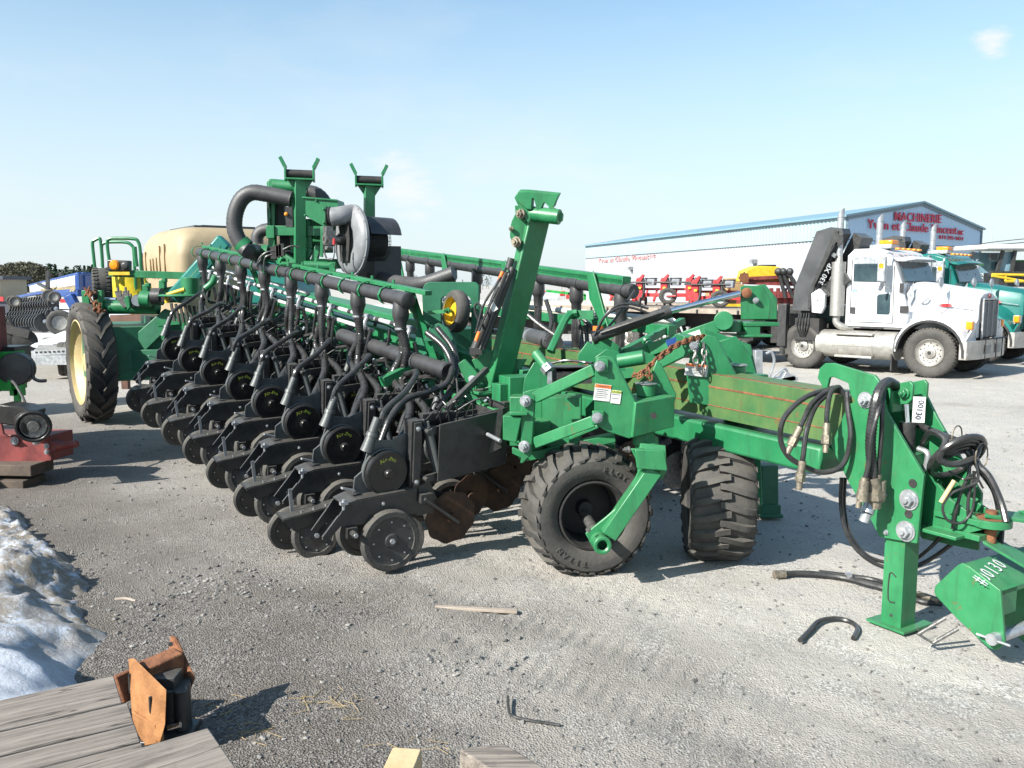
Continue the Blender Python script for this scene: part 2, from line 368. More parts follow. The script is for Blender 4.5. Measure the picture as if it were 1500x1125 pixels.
# ---- far wing
S2 = V((-.346, .679, .06)); F0 = V((1.0, 7.5, 1.9)); XF = S2.cross(Z).normalized(); YF = S2.normalized(); ZF = XF.cross(YF)
for j in range(0, 6):
    o = copy_tree(u_full); put(o, mat4(V((F0.x, F0.y, .06)) + XF * .75 + S2 * j, XF, YF, ZF))
for j in range(0, 3):
    o = copy_tree(u_front); put(o, mat4(V((F0.x, F0.y, .08)) - XF * .15 + S2 * (j + .45), XF, YF, ZF))

# ---- near wing toolbar, manifold, tubes
m = MB(); m.beam(L2W(0, -.95, .42, .95), L2W(8, -.95, 0, .95), .18, .18, ZN); pp(m, 'wing_toolbar', green, .008)
m = MB()
for i in range(0, 8):
    for y in (.15, -.28): m.plate([L2W(i, -.3, y, 1.02), L2W(i, -.86, y, 1.08), L2W(i, -.86, y, .68), L2W(i, -.7, y, .66), L2W(i, -.3, y, .62)] if i == 0 and y > 0 else [L2W(i, -.6, y, 1.0), L2W(i, -.9, y, 1.06), L2W(i, -.9, y, .80), L2W(i, -.6, y, .82)], YN * .012)
    m.box(L2W(i, -.98, 0, 1.08), (.24, .2, .05), XR)
    m.beam(L2W(i, -.5, -.1, 1.05), L2W(i, -.9, -.2, 1.3), .04, .04)
    m.tube([L2W(i, -.6, -.1, 1.1), L2W(i, -.7, -.3, 1.22), L2W(i, -.8, -.5, 1.1), L2W(i, -.86, -.75, 1.18)], .008, 5)
    m.tube([L2W(i, -.5, 0, 1.05), L2W(i, -.66, .1, 1.16), L2W(i, -.85, .15, 1.10)], .007, 5)
pp(m, 'unit_bracket', black, .003)
# the black fore-aft mounting channel at the wing tip
m = MB(); 
ch = [P(655, 618, 5.85), P(737, 600, 5.9), P(737, 607, 5.9), P(733, 640, 5.9), P(735, 656, 5.9), P(664, 690, 5.85), P(655, 688, 5.85)]
m.plate(ch, V((.0, .012, 0))); m.plate([p + V((.16, .30, 0)) for p in ch], V((0, .012, 0)))
m.plate([P(655, 618, 5.85), P(737, 600, 5.9), P(737, 600, 5.9) + V((.05, .1, 0)), P(655, 618, 5.85) + V((.05, .1, 0))], V((0, 0, .01)))
m.m = 1
for u, v in ((660, 625), (673, 637), (665, 690)): m.bolt(P(u, v, 5.84), (-.2, -1, 0), .014, .015)
m.cyl(P(714, 636, 5.85), P(733, 646, 5.7), .014); m.tube([P(668, 637, 5.82), P(676, 634, 5.8), P(681, 639, 5.8), P(674, 642, 5.8)], .004, 5)
pp(m, 'mounting_channel', [black, galv], .004)
PI0 = V((-.869, 6.677, 1.842)); SI0 = V((-.804, 6.82, 1.60))
SD = S1.normalized()
m = MB(); m.cyl(PI0 - SD * .13, PI0 + S1 * 7.1, .056, n=24)
m.lathe(PI0 - SD * .13, SD, [(0, -.012), (.05, -.012), (.062, -.004), (.062, .06), (.056, .062)], 24)
m.m = 1
for i in range(8):
    c = PI0 + S1 * i
    m.m = 0; m.lathe(c, -Z, [(.05, 0), (.062, .05), (.066, .10), (.066, .14), (.058, .16), (.045, .21), (.044, .25)], 18)
    m.cyl(c - SD * .09, c + SD * .09, .0605, n=24)
    m.m = 1; m.lathe(c, -Z, [(.046, .225), (.048, .226), (.048, .24), (.046, .241)], 18)
pp(m, 'air_manifold', [pvc, galv])
# green carrier strip above and behind the manifold, with straps
m = MB(); off = -XR * .07 + Z * .075
m.beam(PI0 - SD * .32 + off, PI0 + S1 * 7.2 + off, .06, .035, ZN); pp(m, 'manifold_carrier', greenC, .003)
for i in range(15):
    c = PI0 + S1 * (.32 + i * .5); m = MB()
    pts = [c + off + Z * .0, c + Z * .072, c + XR * .045 + Z * .05, c + XR * .068, c + XR * .05 - Z * .045, c + XR * .02 - Z * .064]
    for a, b in zip(pts, pts[1:]): m.beam(a, b, .03, .006, (a - c + b - c).normalized())
    m.cyl(c + off + Z * .02, c + off + Z * .05, .012, n=6)
    pp(m, 'pipe_strap', greenC)
for i in (0, 2.5, 5, 7):
    m = MB(); c = PI0 + S1 * i + off
    m.plate([c - SD * .10, c - SD * .02, c - XR * .15 - SD * .05 - Z * .55, c - XR * .2 - SD * .1 - Z * .55], SD * .008 + XR * .0); m.beam(c, c - XR * .3 - Z * .75, .05, .05)
    pp(m, 'carrier_upright', greenC)
m = MB(); m.cyl(SI0 - S1 * .05, SI0 + S1 * 7.2, .019, n=12); q = V((.06, .02, .05)); m.cyl(SI0 + S1 * 3 + q, SI0 + S1 * 7.2 + q, .019, n=12)
m.cyl(SI0 + S1 * 0.9 - Z * .11, SI0 + S1 * 7.2 - Z * .1, .019, n=12)
m.m = 1
for i in range(20): c = SI0 + S1 * (.35 + i * .36); m.cyl(c, c + SD * .07, .0215, n=12)
m.m = 2
for i in range(8): c = SI0 + S1 * i; m.cyl(c - SD * .04, c + SD * .05, .025, n=10); m.tube([c, c - Z * .04 + XR * .03, c - Z * .11 + XR * .04], .02, 8)
pp(m, 'fluid_tube', [white_t, pvc, galv])
# hoses
for i in range(8):
    rv = lambda a=.03: random.uniform(-a, a)
    t = PI0 + S1 * i - Z * .22
    for dx, ey in ((-.022, 0), (.024, -.12)):
        m = MB(); e = L2W(i, -.12 + ey, -.10 + (0 if dx < 0 else -.25), .78)
        m.tube([t + SD * dx, t + SD * dx - Z * .2 + XR * rv(.04), t + SD * (dx * 2 + rv(.04)) - Z * .42 + XR * (.03 + rv(.05)), L2W(i, -.38 + ey, -.38 + rv(), 1.0), L2W(i, -.22 + ey, -.2, .88), e], .032, 10, 5, .012 if i < 4 else 0)
        pp(m, 'air_hose', hoseM)
    a = SI0 + S1 * i - Z * .09 + XR * .04
    m = MB(); m.tube([a, a - Z * .12 + SD * rv(.02), a - Z * .26 - SD * .02 + XR * .04, L2W(i, -.40, -.36, 1.27 + rv()), L2W(i, -.18, -.12, 1.20 + rv(.02)), L2W(i, .02, -.0, 1.12), L2W(i, .065, .01, 1.02)], .022, 9, 5, .011 if i < 4 else 0)
    pp(m, 'seed_hose', hoseM)
    a2 = a + SD * .1
    m = MB(); m.tube([a2, a2 - Z * .15 + XR * rv(.05), a2 - Z * .3 - SD * .1, L2W(i, -.74, -.52 + rv(.06), 1.2), L2W(i, -.66, -.44, 1.14), L2W(i, -.64, -.39, 1.04)], .02, 8, 5, .011 if i < 3 else 0)
    pp(m, 'seed_hose', hoseM)
    a3 = a - SD * .12
    m = MB(); m.tube([a3, a3 - Z * .2 + XR * rv(.05), a3 - Z * .42 + XR * rv(.06), L2W(i, -.55, -.62 + rv(.08), 1.05), L2W(i, -.4, -.5, .95), L2W(i, -.3, -.42, .82)], .02, 8, 5, .011 if i < 3 else 0)
    pp(m, 'seed_hose', hoseM)
    if i % 2 == 0:
        m = MB(); m.tube([a + SD * .3 + Z * .05, a + SD * .28 - Z * .3, L2W(i, -.9, -.5, 1.2), L2W(i, -.95, -.2, 1.02), L2W(i, -.7, .1, 1.0)], .014, 7); pp(m, 'supply_hose', hoseM)
# ribbed hose loop at the wing tip
m = MB(); m.tube([P(625, 487, 6.55), P(650, 508, 6.45), P(662, 535, 6.35), P(655, 560, 6.2), P(630, 573, 6.1), P(595, 585, 5.95), P(572, 612, 5.8), P(556, 652, 5.72)], .025, 10, 5, .012); pp(m, 'seed_hose', hoseM)
m = MB(); m.tube([P(640, 480, 6.6), P(664, 512, 6.5), P(668, 545, 6.4), P(655, 580, 6.2), P(640, 600, 6.1)], .025, 10, 5, .012); pp(m, 'seed_hose', hoseM)
# black storage tube beside the toolbar
a = P(652, 543, 6.35); m = MB(); m.cyl(a, a + S1 * 2.4, .062, n=20); m.lathe(a, -SD, [(.05, -.02), (.070, -.02), (.070, .04), (.06, .05), (0, .02)], 20)
m.m = 1; m.lathe(a + S1 * .55, SD, [(.062, 0), (.070, 0), (.070, .04), (.062, .04)], 20, close=True)
pp(m, 'storage_tube', [pvc, greyM])
for k in range(7):
    m = MB(); c = P(600 + k * 14, 575 + (k % 3) * 14, 6.0 + .05 * k)
    m.tube([c, c + V((.05, .02, .07)), c + V((.13, .1, .02 * (k % 2))), c + V((.2, .05, -.04))], .006, 5); pp(m, 'wiring', hoseM)

# ---- tongue
def tbeam(s0, s1, t0, t1, z0a, z1a, z0b, z1b):
    m = MB(); r = []
    for s, z0, z1 in ((s0, z0a, z1a), (s1, z0b, z1b)): r.append([TS(s, t0, z0), TS(s, t1, z0), TS(s, t1, z1), TS(s, t0, z1)])
    return m.loops(r)
m = tbeam(.32, 5.4, 0, .26, 1.0, 1.295, 1.12, 1.43)
m.m = 1
for z, q in ((.215, .013), (.085, .008)):  # the rusty weld seams
    m.beam(TS(.5, -.002, 1.0 + z), TS(5.2, -.002, 1.12 + z), .003, q)
m.beam(TS(.4, .03, 1.2975), TS(5.2, .03, 1.4325), .03, .003)
pp(m, 'tongue_tube', [greenF, rustM], .012)
m = tbeam(5.3, 11.5, -.04, .30, 1.08, 1.47, 1.3, 1.85); pp(m, 'outer_tongue_tube', greenC, .015)
m = tbeam(.55, 4.5, -.01, .27, .79, .965, .85, 1.03); pp(m, 'lower_beam', greenC, .02)
# hitch plates
def poly6(l): return [(1000 + x / 2.812, 450 + y / 2.812) for x, y in l]
hp = poly6([(565, 290), (574, 250), (596, 230), (630, 229), (800, 280), (825, 312), (830, 345), (850, 430), (1003, 690), (975, 972), (820, 945), (790, 885), (690, 715), (655, 640), (620, 570), (690, 400), (720, 388), (700, 355), (692, 312), (628, 286), (614, 290), (604, 334), (590, 336)])
m = MB(); m.plate([T(u, v, -.02) for u, v in hp], B * -.022)
hp2 = [TS(s, .28, z) for s, z in ((.45, 1.30), (.1, 1.36), (.0, 1.2), (-.28, .82), (-.28, .50), (.05, .48), (.5, 1.0))]
m.plate(hp2, B * .022); m.box(TS(.10, .14, 1.30), (.02, .28, .12), A)
m.box(TS(-.12, .13, .62), (.4, .26, .02), A)
pp(m, 'hitch_plate', green, .004)
m = MB()
for u, v, r_ in ((1332, 732, .034), (1327, 778, .034), (1268, 586, .028)): m.bolt(T(u, v, -.045), -B, r_, .035); m.lathe(T(u, v, -.044), -B, [(.0, 0), (r_ * 1.7, 0), (r_ * 1.7, .006), (0, .006)], 16)
m.bolt(T(1297, 724, -.044), -B, .01, .012); m.bolt(T(1298, 780, -.044), -B, .012, .012)
pp(m, 'hitch_bolt', galv)
m = MB()
for u, v in ((1337, 708), (1331, 753)): c = T(u, v, -.0445); m.lathe(c, -B, [(0, 0), (.024, 0), (.024, .002), (0, .002)], 16)
pp(m, 'bolt_hole', dark)
# upper cylinder lug
lug = [T(1000 + x / 2.812, 450 + y / 2.812, .04) for x, y in [(805, 330), (935, 304), (948, 320), (944, 380), (925, 400), (815, 400)]]
m = MB(); m.plate(lug, B * .02); m.plate([p + B * .13 for p in lug], B * .02); m.bolt(T(1325, 576, .035), -B, .024, .03); pp(m, 'cylinder_lug', green, .004)
m = MB(); c = T(1325, 576, .11); m.cyl(c, c - Z * .22 - A * .03, .018); m.m = 1; m.cyl(c - Z * .16 - A * .03, c - Z * .55 - A * .03, .045); m.m = 2; m.tube([c - Z * .3 - A * .1, c - Z * .32 - A * .16, c - Z * .42 - A * .15], .016, 8)
pp(m, 'hitch_cylinder', [chrome, black, galv])
# front tongue wedge and clevis
wd = [T(1000 + x / 2.812, 450 + y / 2.812, .10) for x, y in [(990, 650), (1100, 790), (1240, 890), (1240, 915), (1180, 930), (985, 952)]]
m = MB(); m.plate(wd, B * .02); m.plate([p + B * .16 for p in wd], B * .02)
c = T(1000 + 1215 / 2.812, 450 + 900 / 2.812, .18); m.box(c + Z * .04 + A * .06, (.26, .2, .03), A); m.box(c - Z * .04 + A * .06, (.26, .2, .03), A); m.cyl(c + Z * .02 - A * .07, c + Z * .06 - A * .07, .1, n=20)
m.m = 1; m.cyl(c - Z * .08 - A * .07, c + Z * .1 - A * .07, .03); m.lathe(c + Z * .06 - A * .07, Z, [(0, 0), (.08, 0), (.08, .003), (0, .003)], 18)
pp(m, 'hitch_tongue', [green, rustM], .003)
# pivoting drawbar and cross head with painted number
cc = c - A * .07
m = MB()
m.plate([cc + V((-.06, -.04, .07)), cc + V((.02, .08, .07)), cc + V((.85, .02, .0)), cc + V((.8, -.14, -.02))], V((0, 0, .018)))
m.plate([cc + V((-.06, -.04, -.07)), cc + V((.05, .05, -.07)), cc + V((.28, -.05, -.2)), cc + V((.16, -.16, -.2))], V((0, 0, .016)))
m.plate([cc + V((.15, .02, .09)), cc + V((.8, .02, .12)), cc + V((.8, -.02, -.1)), cc + V((.4, .0, -.05))], V((.0, .016, 0)))
pp(m, 'drawbar', green, .003)
npl = [(595, 665), (602, 635), (735, 512), (760, 502), (800, 520), (985, 662), (1010, 960), (1000, 990), (960, 1015), (920, 1005), (880, 970), (730, 830), (600, 690)]
pl_ = [T(1220 + x / 4.018, 700 + y / 4.018, -.02) for x, y in npl]
m = MB(); m.plate(pl_, B * .02); m.plate([p + B * .34 - Z * .05 for p in pl_[3:12]], B * .02)
top = [T(1220 + x / 4.018, 700 + y / 4.018, 0) for x, y in ((760, 505), (985, 665))]
m.plate([top[0], top[1], top[1] + B * .9, top[0] + B * .9], V((0, 0, -.03)))
m.plate([top[1] - Z * .0, top[1] - Z * .14, top[1] - Z * .14 + B * .16, top[1] + B * .16], A * .02)
pp(m, 'cross_head', [green], .004)
m = MB(); n_ = (top[1] - top[0]).cross(B).normalized(); n_ = n_ if n_.z > 0 else -n_
hit = lambda u, v: C0 + ray(u, v) * ((top[0] + n_ * .002 - C0).dot(n_) / ray(u, v).dot(n_)); h0_, h1_ = hit(1432, 853), hit(1466, 826); xd = (h1_ - h0_).normalized(); yd = n_.cross(xd).normalized()
m.text('#00130', (h1_ - h0_).length / 3.75, mat4((h0_ + h1_) / 2 + n_ * .006, xd, yd * 1.25, n_), .0005, 0, 1.3); pp(m, 'painted_number', white)
m = MB(); e = T(1459, 948, -.02); m.cyl(e - B * .05 + Z * .05, e + B * .3 + Z * .05, .03); m.cyl(e - B * .04 + A * .08 + Z * .05, e - B * .04 - A * .09 + Z * .05, .007, n=8); pp(m, 'hitch_pin', galv)
m = MB(); e = T(1385, 905, -.05); m.cyl(e, e + V((-.14, .0, -.09)), .01); m.cyl(e + V((.07, 0, -.06)), e + V((-.06, 0, -.14)), .01); m.cyl(e + V((-.14, 0, -.09)), e + V((-.06, 0, -.14)), .007); m.tube([e + V((-.15, 0, -.05)), e + V((-.1, 0, -.12)), e + V((-.04, 0, -.1)), e + V((-.08, 0, -.17))], .003, 5); pp(m, 'chain_hook', steel)
# jack stand
m = MB(); c = TS(.02, .05, 0)
m.box(c + Z * .52, (.125, .13, 1.0), A); m.box(c + Z * .028 + B * .03 + A * .01, (.24, .27, .014), A)
m.m = 1; q = c - B * .067 + Z * .2; m.tube([q - A * .02 + Z * .12, q + A * .02 + Z * .13, q + A * .022 - Z * .02, q - A * .02 - Z * .03], .004, 6, 3); m.cyl(c - B * .066 + Z * .09, c - B * .064 + Z * .09, .01)
pp(m, 'jack_stand', [green, dark], .008)
# hitch hoses: near side loops, hanging couplers, coil of hose and wires
def hose(pts, r, name='hydraulic_hose', m_=hoseM, rib=0, fit=None):
    m = MB(); pts = [P(u, v, d) for u, v, d in pts]; m.tube(pts, r, 9, 6, rib)
    if fit:
        m.m = 1; dr = (pts[-1] - pts[-2]).normalized(); e = pts[-1]
        m.cyl(e - dr * .02, e + dr * .05, r * 1.45, n=10); m.cyl(e + dr * .05, e + dr * .10, r * 1.9, n=6); m.cyl(e + dr * .10, e + dr * .15, r * 1.2, n=10)
    return pp(m, name, [m_, brass])
hose([(1222, 568, 5.0), (1180, 582, 4.9), (1150, 610, 4.85), (1143, 640, 4.85), (1152, 665, 4.85), (1172, 680, 4.85), (1205, 692, 4.85), (1235, 680, 4.85), (1246, 640, 4.85), (1242, 600, 4.9), (1240, 575, 4.95)], .016)
hose([(1240, 576, 4.98), (1215, 572, 4.95), (1190, 590, 4.9), (1176, 618, 4.85), (1170, 630, 4.85)], .015, fit=1)
hose([(1215, 575, 4.95), (1195, 595, 4.9), (1182, 630, 4.82), (1177, 665, 4.8), (1175, 680, 4.8)], .015, fit=1)
hose([(1236, 578, 4.95), (1228, 567, 4.95), (1217, 575, 4.9), (1212, 600, 4.88), (1211, 625, 4.86)], .015, fit=1)
hose([(1312, 565, 4.75), (1300, 560, 4.7), (1287, 575, 4.62), (1279, 610, 4.6), (1275, 650, 4.6), (1278, 690, 4.6), (1279, 705, 4.6)], .03, rib=.01, fit=1)
hose([(1310, 562, 4.8), (1298, 562, 4.72), (1293, 590, 4.62), (1291, 640, 4.6), (1286, 700, 4.6)], .013, fit=1)
hose([(1306, 562, 4.75), (1296, 565, 4.7), (1287, 600, 4.58), (1276, 640, 4.56), (1272, 680, 4.56), (1266, 705, 4.56)], .013, fit=1)
m = MB(); m.cyl(P(1276, 735, 4.62), P(1270, 752, 4.6), .035); m.cyl(P(1270, 752, 4.6), P(1265, 764, 4.6), .028); pp(m, 'hose_coupler', galv)
m = MB()
for u, v, d in ((1264, 718, 4.56), (1289, 718, 4.6)): m.cyl(P(u + 2, v - 14, d), P(u - 1, v + 16, d), .026, .03, 10)
pp(m, 'hose_coupler', brass)
for k in range(5):
    cx, cy = 1402 - k * 2, 668 + k * 3; rx, ry = 40 - k * 3, 22 - k * 2
    hose([(cx + rx * math.cos(a), cy + ry * math.sin(a) - rx * .45 * math.cos(a), 4.5 + .13 * math.sin(a) + .02 * k) for a in [R(x) for x in range(0, 361, 30)]], .013 + .004 * (k == 0))
hose([(1352, 650, 4.7), (1365, 632, 4.5), (1385, 645, 4.4), (1376, 672, 4.4), (1400, 680, 4.4), (1428, 668, 4.45), (1432, 645, 4.5), (1415, 640, 4.5)], .018)
hose([(1345, 622, 4.8), (1375, 636, 4.6), (1405, 648, 4.55), (1425, 668, 4.5), (1438, 690, 4.5), (1458, 720, 4.5), (1466, 760, 4.5), (1464, 800, 4.4)], .02)
hose([(1380, 640, 4.6), (1410, 655, 4.5), (1432, 680, 4.45), (1450, 700, 4.4), (1466, 735, 4.35), (1474, 765, 4.3)], .018)
hose([(1425, 660, 4.45), (1433, 700, 4.4), (1420, 712, 4.4), (1395, 722, 4.4), (1381, 742, 4.4), (1388, 762, 4.4), (1408, 766, 4.4), (1424, 748, 4.4), (1428, 710, 4.4), (1426, 690, 4.4)], .007)
hose([(1415, 650, 4.5), (1420, 690, 4.45), (1408, 720, 4.45), (1400, 750, 4.45), (1395, 775, 4.45)], .009)
hose([(1428, 690, 4.42), (1420, 722, 4.42), (1418, 750, 4.42), (1424, 790, 4.42)], .009)
hose([(1390, 690, 4.5), (1412, 702, 4.45), (1430, 700, 4.4), (1440, 715, 4.4)], .006)
m = MB(); m.cyl(P(1378, 736, 4.4), P(1398, 704, 4.4), .012); pp(m, 'cable_end', cream)
for (u, v), rr in (((1402, 640), .06), ((1438, 668), .07)):
    m = MB(); ce = P(u, v, 4.45); m.tube([ce + V((math.cos(a) * rr * .7, math.cos(a) * .03, math.sin(a) * rr)) for a in [R(x) for x in range(0, 361, 40)]], .004, 6); pp(m, 'tie_ring', brass)
# drooping loops under the tongue
hose([(1233, 700, 5.05), (1232, 740, 5.05), (1240, 780, 5.0), (1262, 812, 4.95), (1300, 832, 4.9), (1345, 828, 4.8), (1390, 800, 4.7), (1425, 770, 4.6)], .013)
hose([(1238, 700, 5.08), (1237, 745, 5.08), (1247, 785, 5.0), (1272, 815, 4.95), (1310, 825, 4.9), (1340, 820, 4.8), (1380, 785, 4.7), (1400, 760, 4.6)], .011)
# price tag
q = P(1346, 600, 4.55); m = MB(); xd = V((.9, -.25, 0)).normalized(); yd = (Z + V((.12, 0, 0))).normalized()
m.box(q, (.062, .004, .14), xd, V((.25, .9, 0))); tg = pp(m, 'stock_tag', tagW)
m = MB(); yy = V((.15, 0, .98)).normalized(); m.text('00130', .042, mat4(q + V((-.001, -.006, 0)), -yy, xd, V((.0, -1, 0))), .0005, 0); m.build('tag_number', inkB, tg)

# ---- caster assemblies
def flot_wheel(c, ax, yawlug=1):
    m = MB(); tyre(m, c, ax, .412, .45, .228, 48, 'bar', 22, ext=.034)
    w_ = pp(m, 'caster_tyre', rubberD)
    m = MB(); a = V(ax).normalized(); c = V(c)
    m.lathe(c, a, [(.235, .192), (.222, .195), (.205, .16), (.198, .0), (.19, -.10), (.15, -.13), (.12, -.12), (.10, -.06), (.06, -.05), (.05, .02), (0, .02)], 32)
    m.lathe(c, a, [(.235, -.192), (.21, -.17), (.19, -.05), (.1, -.04), (0, -.04)], 32)
    m.build('rim', dark, w_); return w_
n1 = V((.20, -.97, 0)).normalized(); c1 = V((.50, 5.70, .43))
t1 = flot_wheel(c1, n1)
xd = n1.cross(-Z).normalized() * -1; xd = V((.97, .20, 0)).normalized()
for st, a0, rr in (('TITAN', 258, .32), ('FLOT', 78, .32)):
    m = MB()
    for k, chh in enumerate(st):
        th = R(a0 - k * 9); o = c1 + n1 * .2275 + (xd * math.cos(th) + Z * math.sin(th)) * rr
        rad = (xd * math.cos(th) + Z * math.sin(th)); tan_ = xd * math.sin(th) - Z * math.cos(th)
        m.text(chh, .05, mat4(o, tan_, rad, tan_.cross(rad)), .003, .001)
    m.build('tyre_lettering', rubberD, t1)
# leaning fork arm of first caster
def q5(x, y): return 600 + x / 3, 500 + y / 3
arm = [(975, 470), (1010, 560), (945, 700), (862, 768), (775, 838), (775, 855), (820, 930), (850, 935), (885, 890), (1135, 575), (1120, 490), (1000, 462)]
m = MB(); pa = [P(*q5(x, y), 5.2 + (.06 if y < 600 else 0)) for x, y in arm]
m.plate([P(*q5(x, y), 5.28) for x, y in ((972, 472), (1012, 555), (950, 695), (865, 770), (772, 845), (815, 925), (850, 930), (1035, 590), (1030, 470))], V((.0, .02, 0)))
m.beam(P(*q5(1062, 470), 5.42), P(*q5(1065, 585), 5.30), .165, .12, V((0, 1, 0)))
m.beam(P(*q5(1070, 560), 5.30), P(*q5(870, 850), 5.26), .10, .13, V((0, 1, 0)))
m.plate([P(*q5(x, y), 5.2) for x, y in ((1000, 560), (1135, 570), (1120, 480), (990, 475))], V((0, .03, 0)))
e = P(*q5(845, 893), 5.2); m.lathe(e, V((.1, -1, 0)), [(.030, -.15), (.058, -.15), (.058, .03), (.04, .03), (.030, .02)], 20, close=True)
m.cyl(P(*q5(1040, 430), 5.55), P(*q5(1045, 480), 5.5), .08)
pp(m, 'caster_fork', [green], .006)
m = MB(); m.cyl(c1 - n1 * .24, e + V((0, .1, 0)), .035); m.bolt(P(*q5(785, 828), 5.18), (0, -1, 0), .012, .012); m.bolt(P(*q5(965, 475), 5.2), (-1, -.3, 0), .016, .03); pp(m, 'axle', steel)
# caster pivot box with its plate and labels
def q6(x, y): return 740 + x / 5.623, 500 + y / 5.623
bp_ = [(750, 132), (800, 118), (860, 128), (893, 140), (1075, 500), (1048, 795), (1015, 802), (835, 742), (728, 682), (738, 200)]
m = MB(); m.plate([P(*q6(x, y), 5.38) for x, y in bp_], V((.01, .016, 0)))
bx = [(1075, 510), (1245, 425), (1400, 440), (1392, 700), (1180, 745), (1050, 790)]
k0 = [P(*q6(1075, 505), 5.36), P(*q6(1400, 450), 5.5), P(*q6(1392, 705), 5.5), P(*q6(1050, 795), 5.36)]
m.loops([k0, [p + V((-.12, .26, 0)) for p in k0]])
m.plate([P(*q6(x, y), 5.62) for x, y in ((1250, 150), (1290, 190), (1412, 440), (1392, 520), (1240, 520), (1180, 330))], V((0, .016, 0)))
m.cyl(P(*q6(1160, 450), 5.58), P(*q6(1160, 355), 5.58), .062, n=20); m.cyl(P(*q6(1140, 740), 5.5), P(*q6(1140, 850), 5.5), .07)
for yy_ in ((800, 200), (765, 628)): m.box(P(*q6(yy_[0], yy_[1]), 5.365), (.075, .02, .09))
pp(m, 'caster_housing', green, .006)
m = MB(); m.lathe(P(*q6(1160, 352), 5.58), Z, [(0, 0), (.07, 0), (.072, .006), (.03, .012), (0, .02)], 20); m.bolt(P(*q6(778, 203), 5.355), (0, -1, 0), .026, .03); m.bolt(P(*q6(757, 628), 5.355), (0, -1, 0), .026, .03); pp(m, 'housing_bolt', galv)
m = MB(); m.lathe(P(*q6(1222, 610), 5.35), (-.1, -1, 0), [(0, 0), (.02, 0), (.02, .02), (0, .02)], 14); pp(m, 'drain_hole', dark)
def label(c, w, h, X, N, head, name='warning_label', lines=5, txt='WARNING'):
    X = V(X).normalized(); N = V(N).normalized(); Y = N.cross(X); m = MB(); c = V(c)
    if Y.z < 0: Y = -Y
    def r_(x, y, ww, hh, mi, o):
        m.m = mi; ce = c + X * x + Y * y + N * o; m.plate([ce - X * ww / 2 - Y * hh / 2, ce + X * ww / 2 - Y * hh / 2, ce + X * ww / 2 + Y * hh / 2, ce - X * ww / 2 + Y * hh / 2], N * .0015)
    r_(0, 0, w, h, 0, 0); r_(0, h * .38, w * .96, h * .2, 1, .0016)
    for k in range(lines): r_(-w * .04 + random.uniform(-.02, .02) * w, h * (.18 - k * .6 / lines), w * random.uniform(.6, .8), h * .035, 2, .0016)
    m.m = 2; m.text(txt, h * .15, mat4(c + Y * h * .38 + N * .0045, X, Y, X.cross(Y)), .0003)
    return pp(m, name, [tagW, head, print_g])
label(P(*q6(800, 422), 5.374), .105, .105, (1, .05, -.12), (0, -1, 0), orangeL)
label(P(*q6(912, 458), 5.374), .064, .085, (1, .05, -.12), (0, -1, 0), yl, lines=2, txt='CAUTION')
# parallel arms and wing-end plate
m = MB(); m.beam(P(785, 582, 5.66), P(872, 541, 5.44), .07, .075); m.box(P(880, 537, 5.42), (.05, .07, .07)); pp(m, 'parallel_arm', green, .006)
m = MB(); m.beam(P(785, 648, 5.66), P(872, 616, 5.44), .07, .075); m.plate([P(833, 640, 5.5), P(875, 622, 5.4), P(878, 627, 5.4), P(835, 645, 5.5)], V((0, .05, 0))); pp(m, 'parallel_arm', green, .006)
m = MB(); m.plate([P(*q6(x, y), 5.62) for x, y in ((150, 415), (200, 425), (245, 445), (215, 930), (140, 1008), (120, 1000), (130, 960), (55, 925), (55, 870), (125, 900), (130, 560))], V((.01, .02, 0)))
m.plate([P(*q6(x, y), 5.9) for x, y in ((150, 415), (300, 380), (310, 960), (140, 960))], V((.01, .02, 0)))
m.loops([[P(*q6(x, y), 5.6) for x, y in ((-20, 610), (135, 625), (90, 835), (-20, 810))], [P(*q6(x, y), 5.6) + V((0.05, .25, 0)) for x, y in ((-20, 610), (135, 625), (90, 835), (-20, 810))]])
m.loops([[P(*q6(x, y), 5.58) for x, y in ((40, 580), (185, 585), (185, 612), (40, 612))], [P(*q6(x, y), 5.75) for x, y in ((40, 575), (185, 580), (185, 612), (40, 612))]])
m.box(P(800, 615, 6.0), (.5, .2, .35), (.9, -.1, 0)); m.box(P(830, 660, 6.1), (.7, .1, .12), (.9, -.1, 0))
m.beam(P(770, 668, 5.9), P(900, 640, 5.9), .1, .06)
pp(m, 'wing_end_bracket', green, .005)
m = MB()
for x, y in ((170, 490), (160, 865)): m.lathe(P(*q6(x, y), 5.6), (-.3, -1, 0), [(0, 0), (.04, 0), (.04, .01), (0, .01)], 16); m.bolt(P(*q6(x, y), 5.59), (-.3, -1, 0), .024, .04)
pp(m, 'end_bolt', galv)
m = MB(); m.plate([P(*q6(x, y), 6.05) for x, y in ((140, 440), (160, 300), (235, 175), (300, 170), (360, 330), (400, 400), (380, 440))], V((0, .02, 0))); m.plate([P(*q6(x, y), 6.35) for x, y in ((600, 110), (680, 0), (760, 60), (930, 80), (960, 130), (600, 200))], V((0, .02, 0)))
m.plate([P(*q6(x, y), 6.3) for x, y in ((740, 130), (840, 60), (950, 120), (990, 240), (740, 240))], V((0, .02, 0)))
m.cyl(P(*q6(930, 165), 5.8), P(*q6(1145, 130), 5.75), .05, n=20); m.plate([P(*q6(x, y), 5.9) for x, y in ((1080, 95), (1150, 85), (1260, 130), (1180, 190), (1100, 180))], V((0, .02, 0)))
m.box(P(*q6(120, 560), 6.2), (.25, .2, .5), (.9, .4, 0)); m.box(P(742, 585, 6.15), (.12, .18, .24), A)
pp(m, 'gusset_plate', greenC, .004)
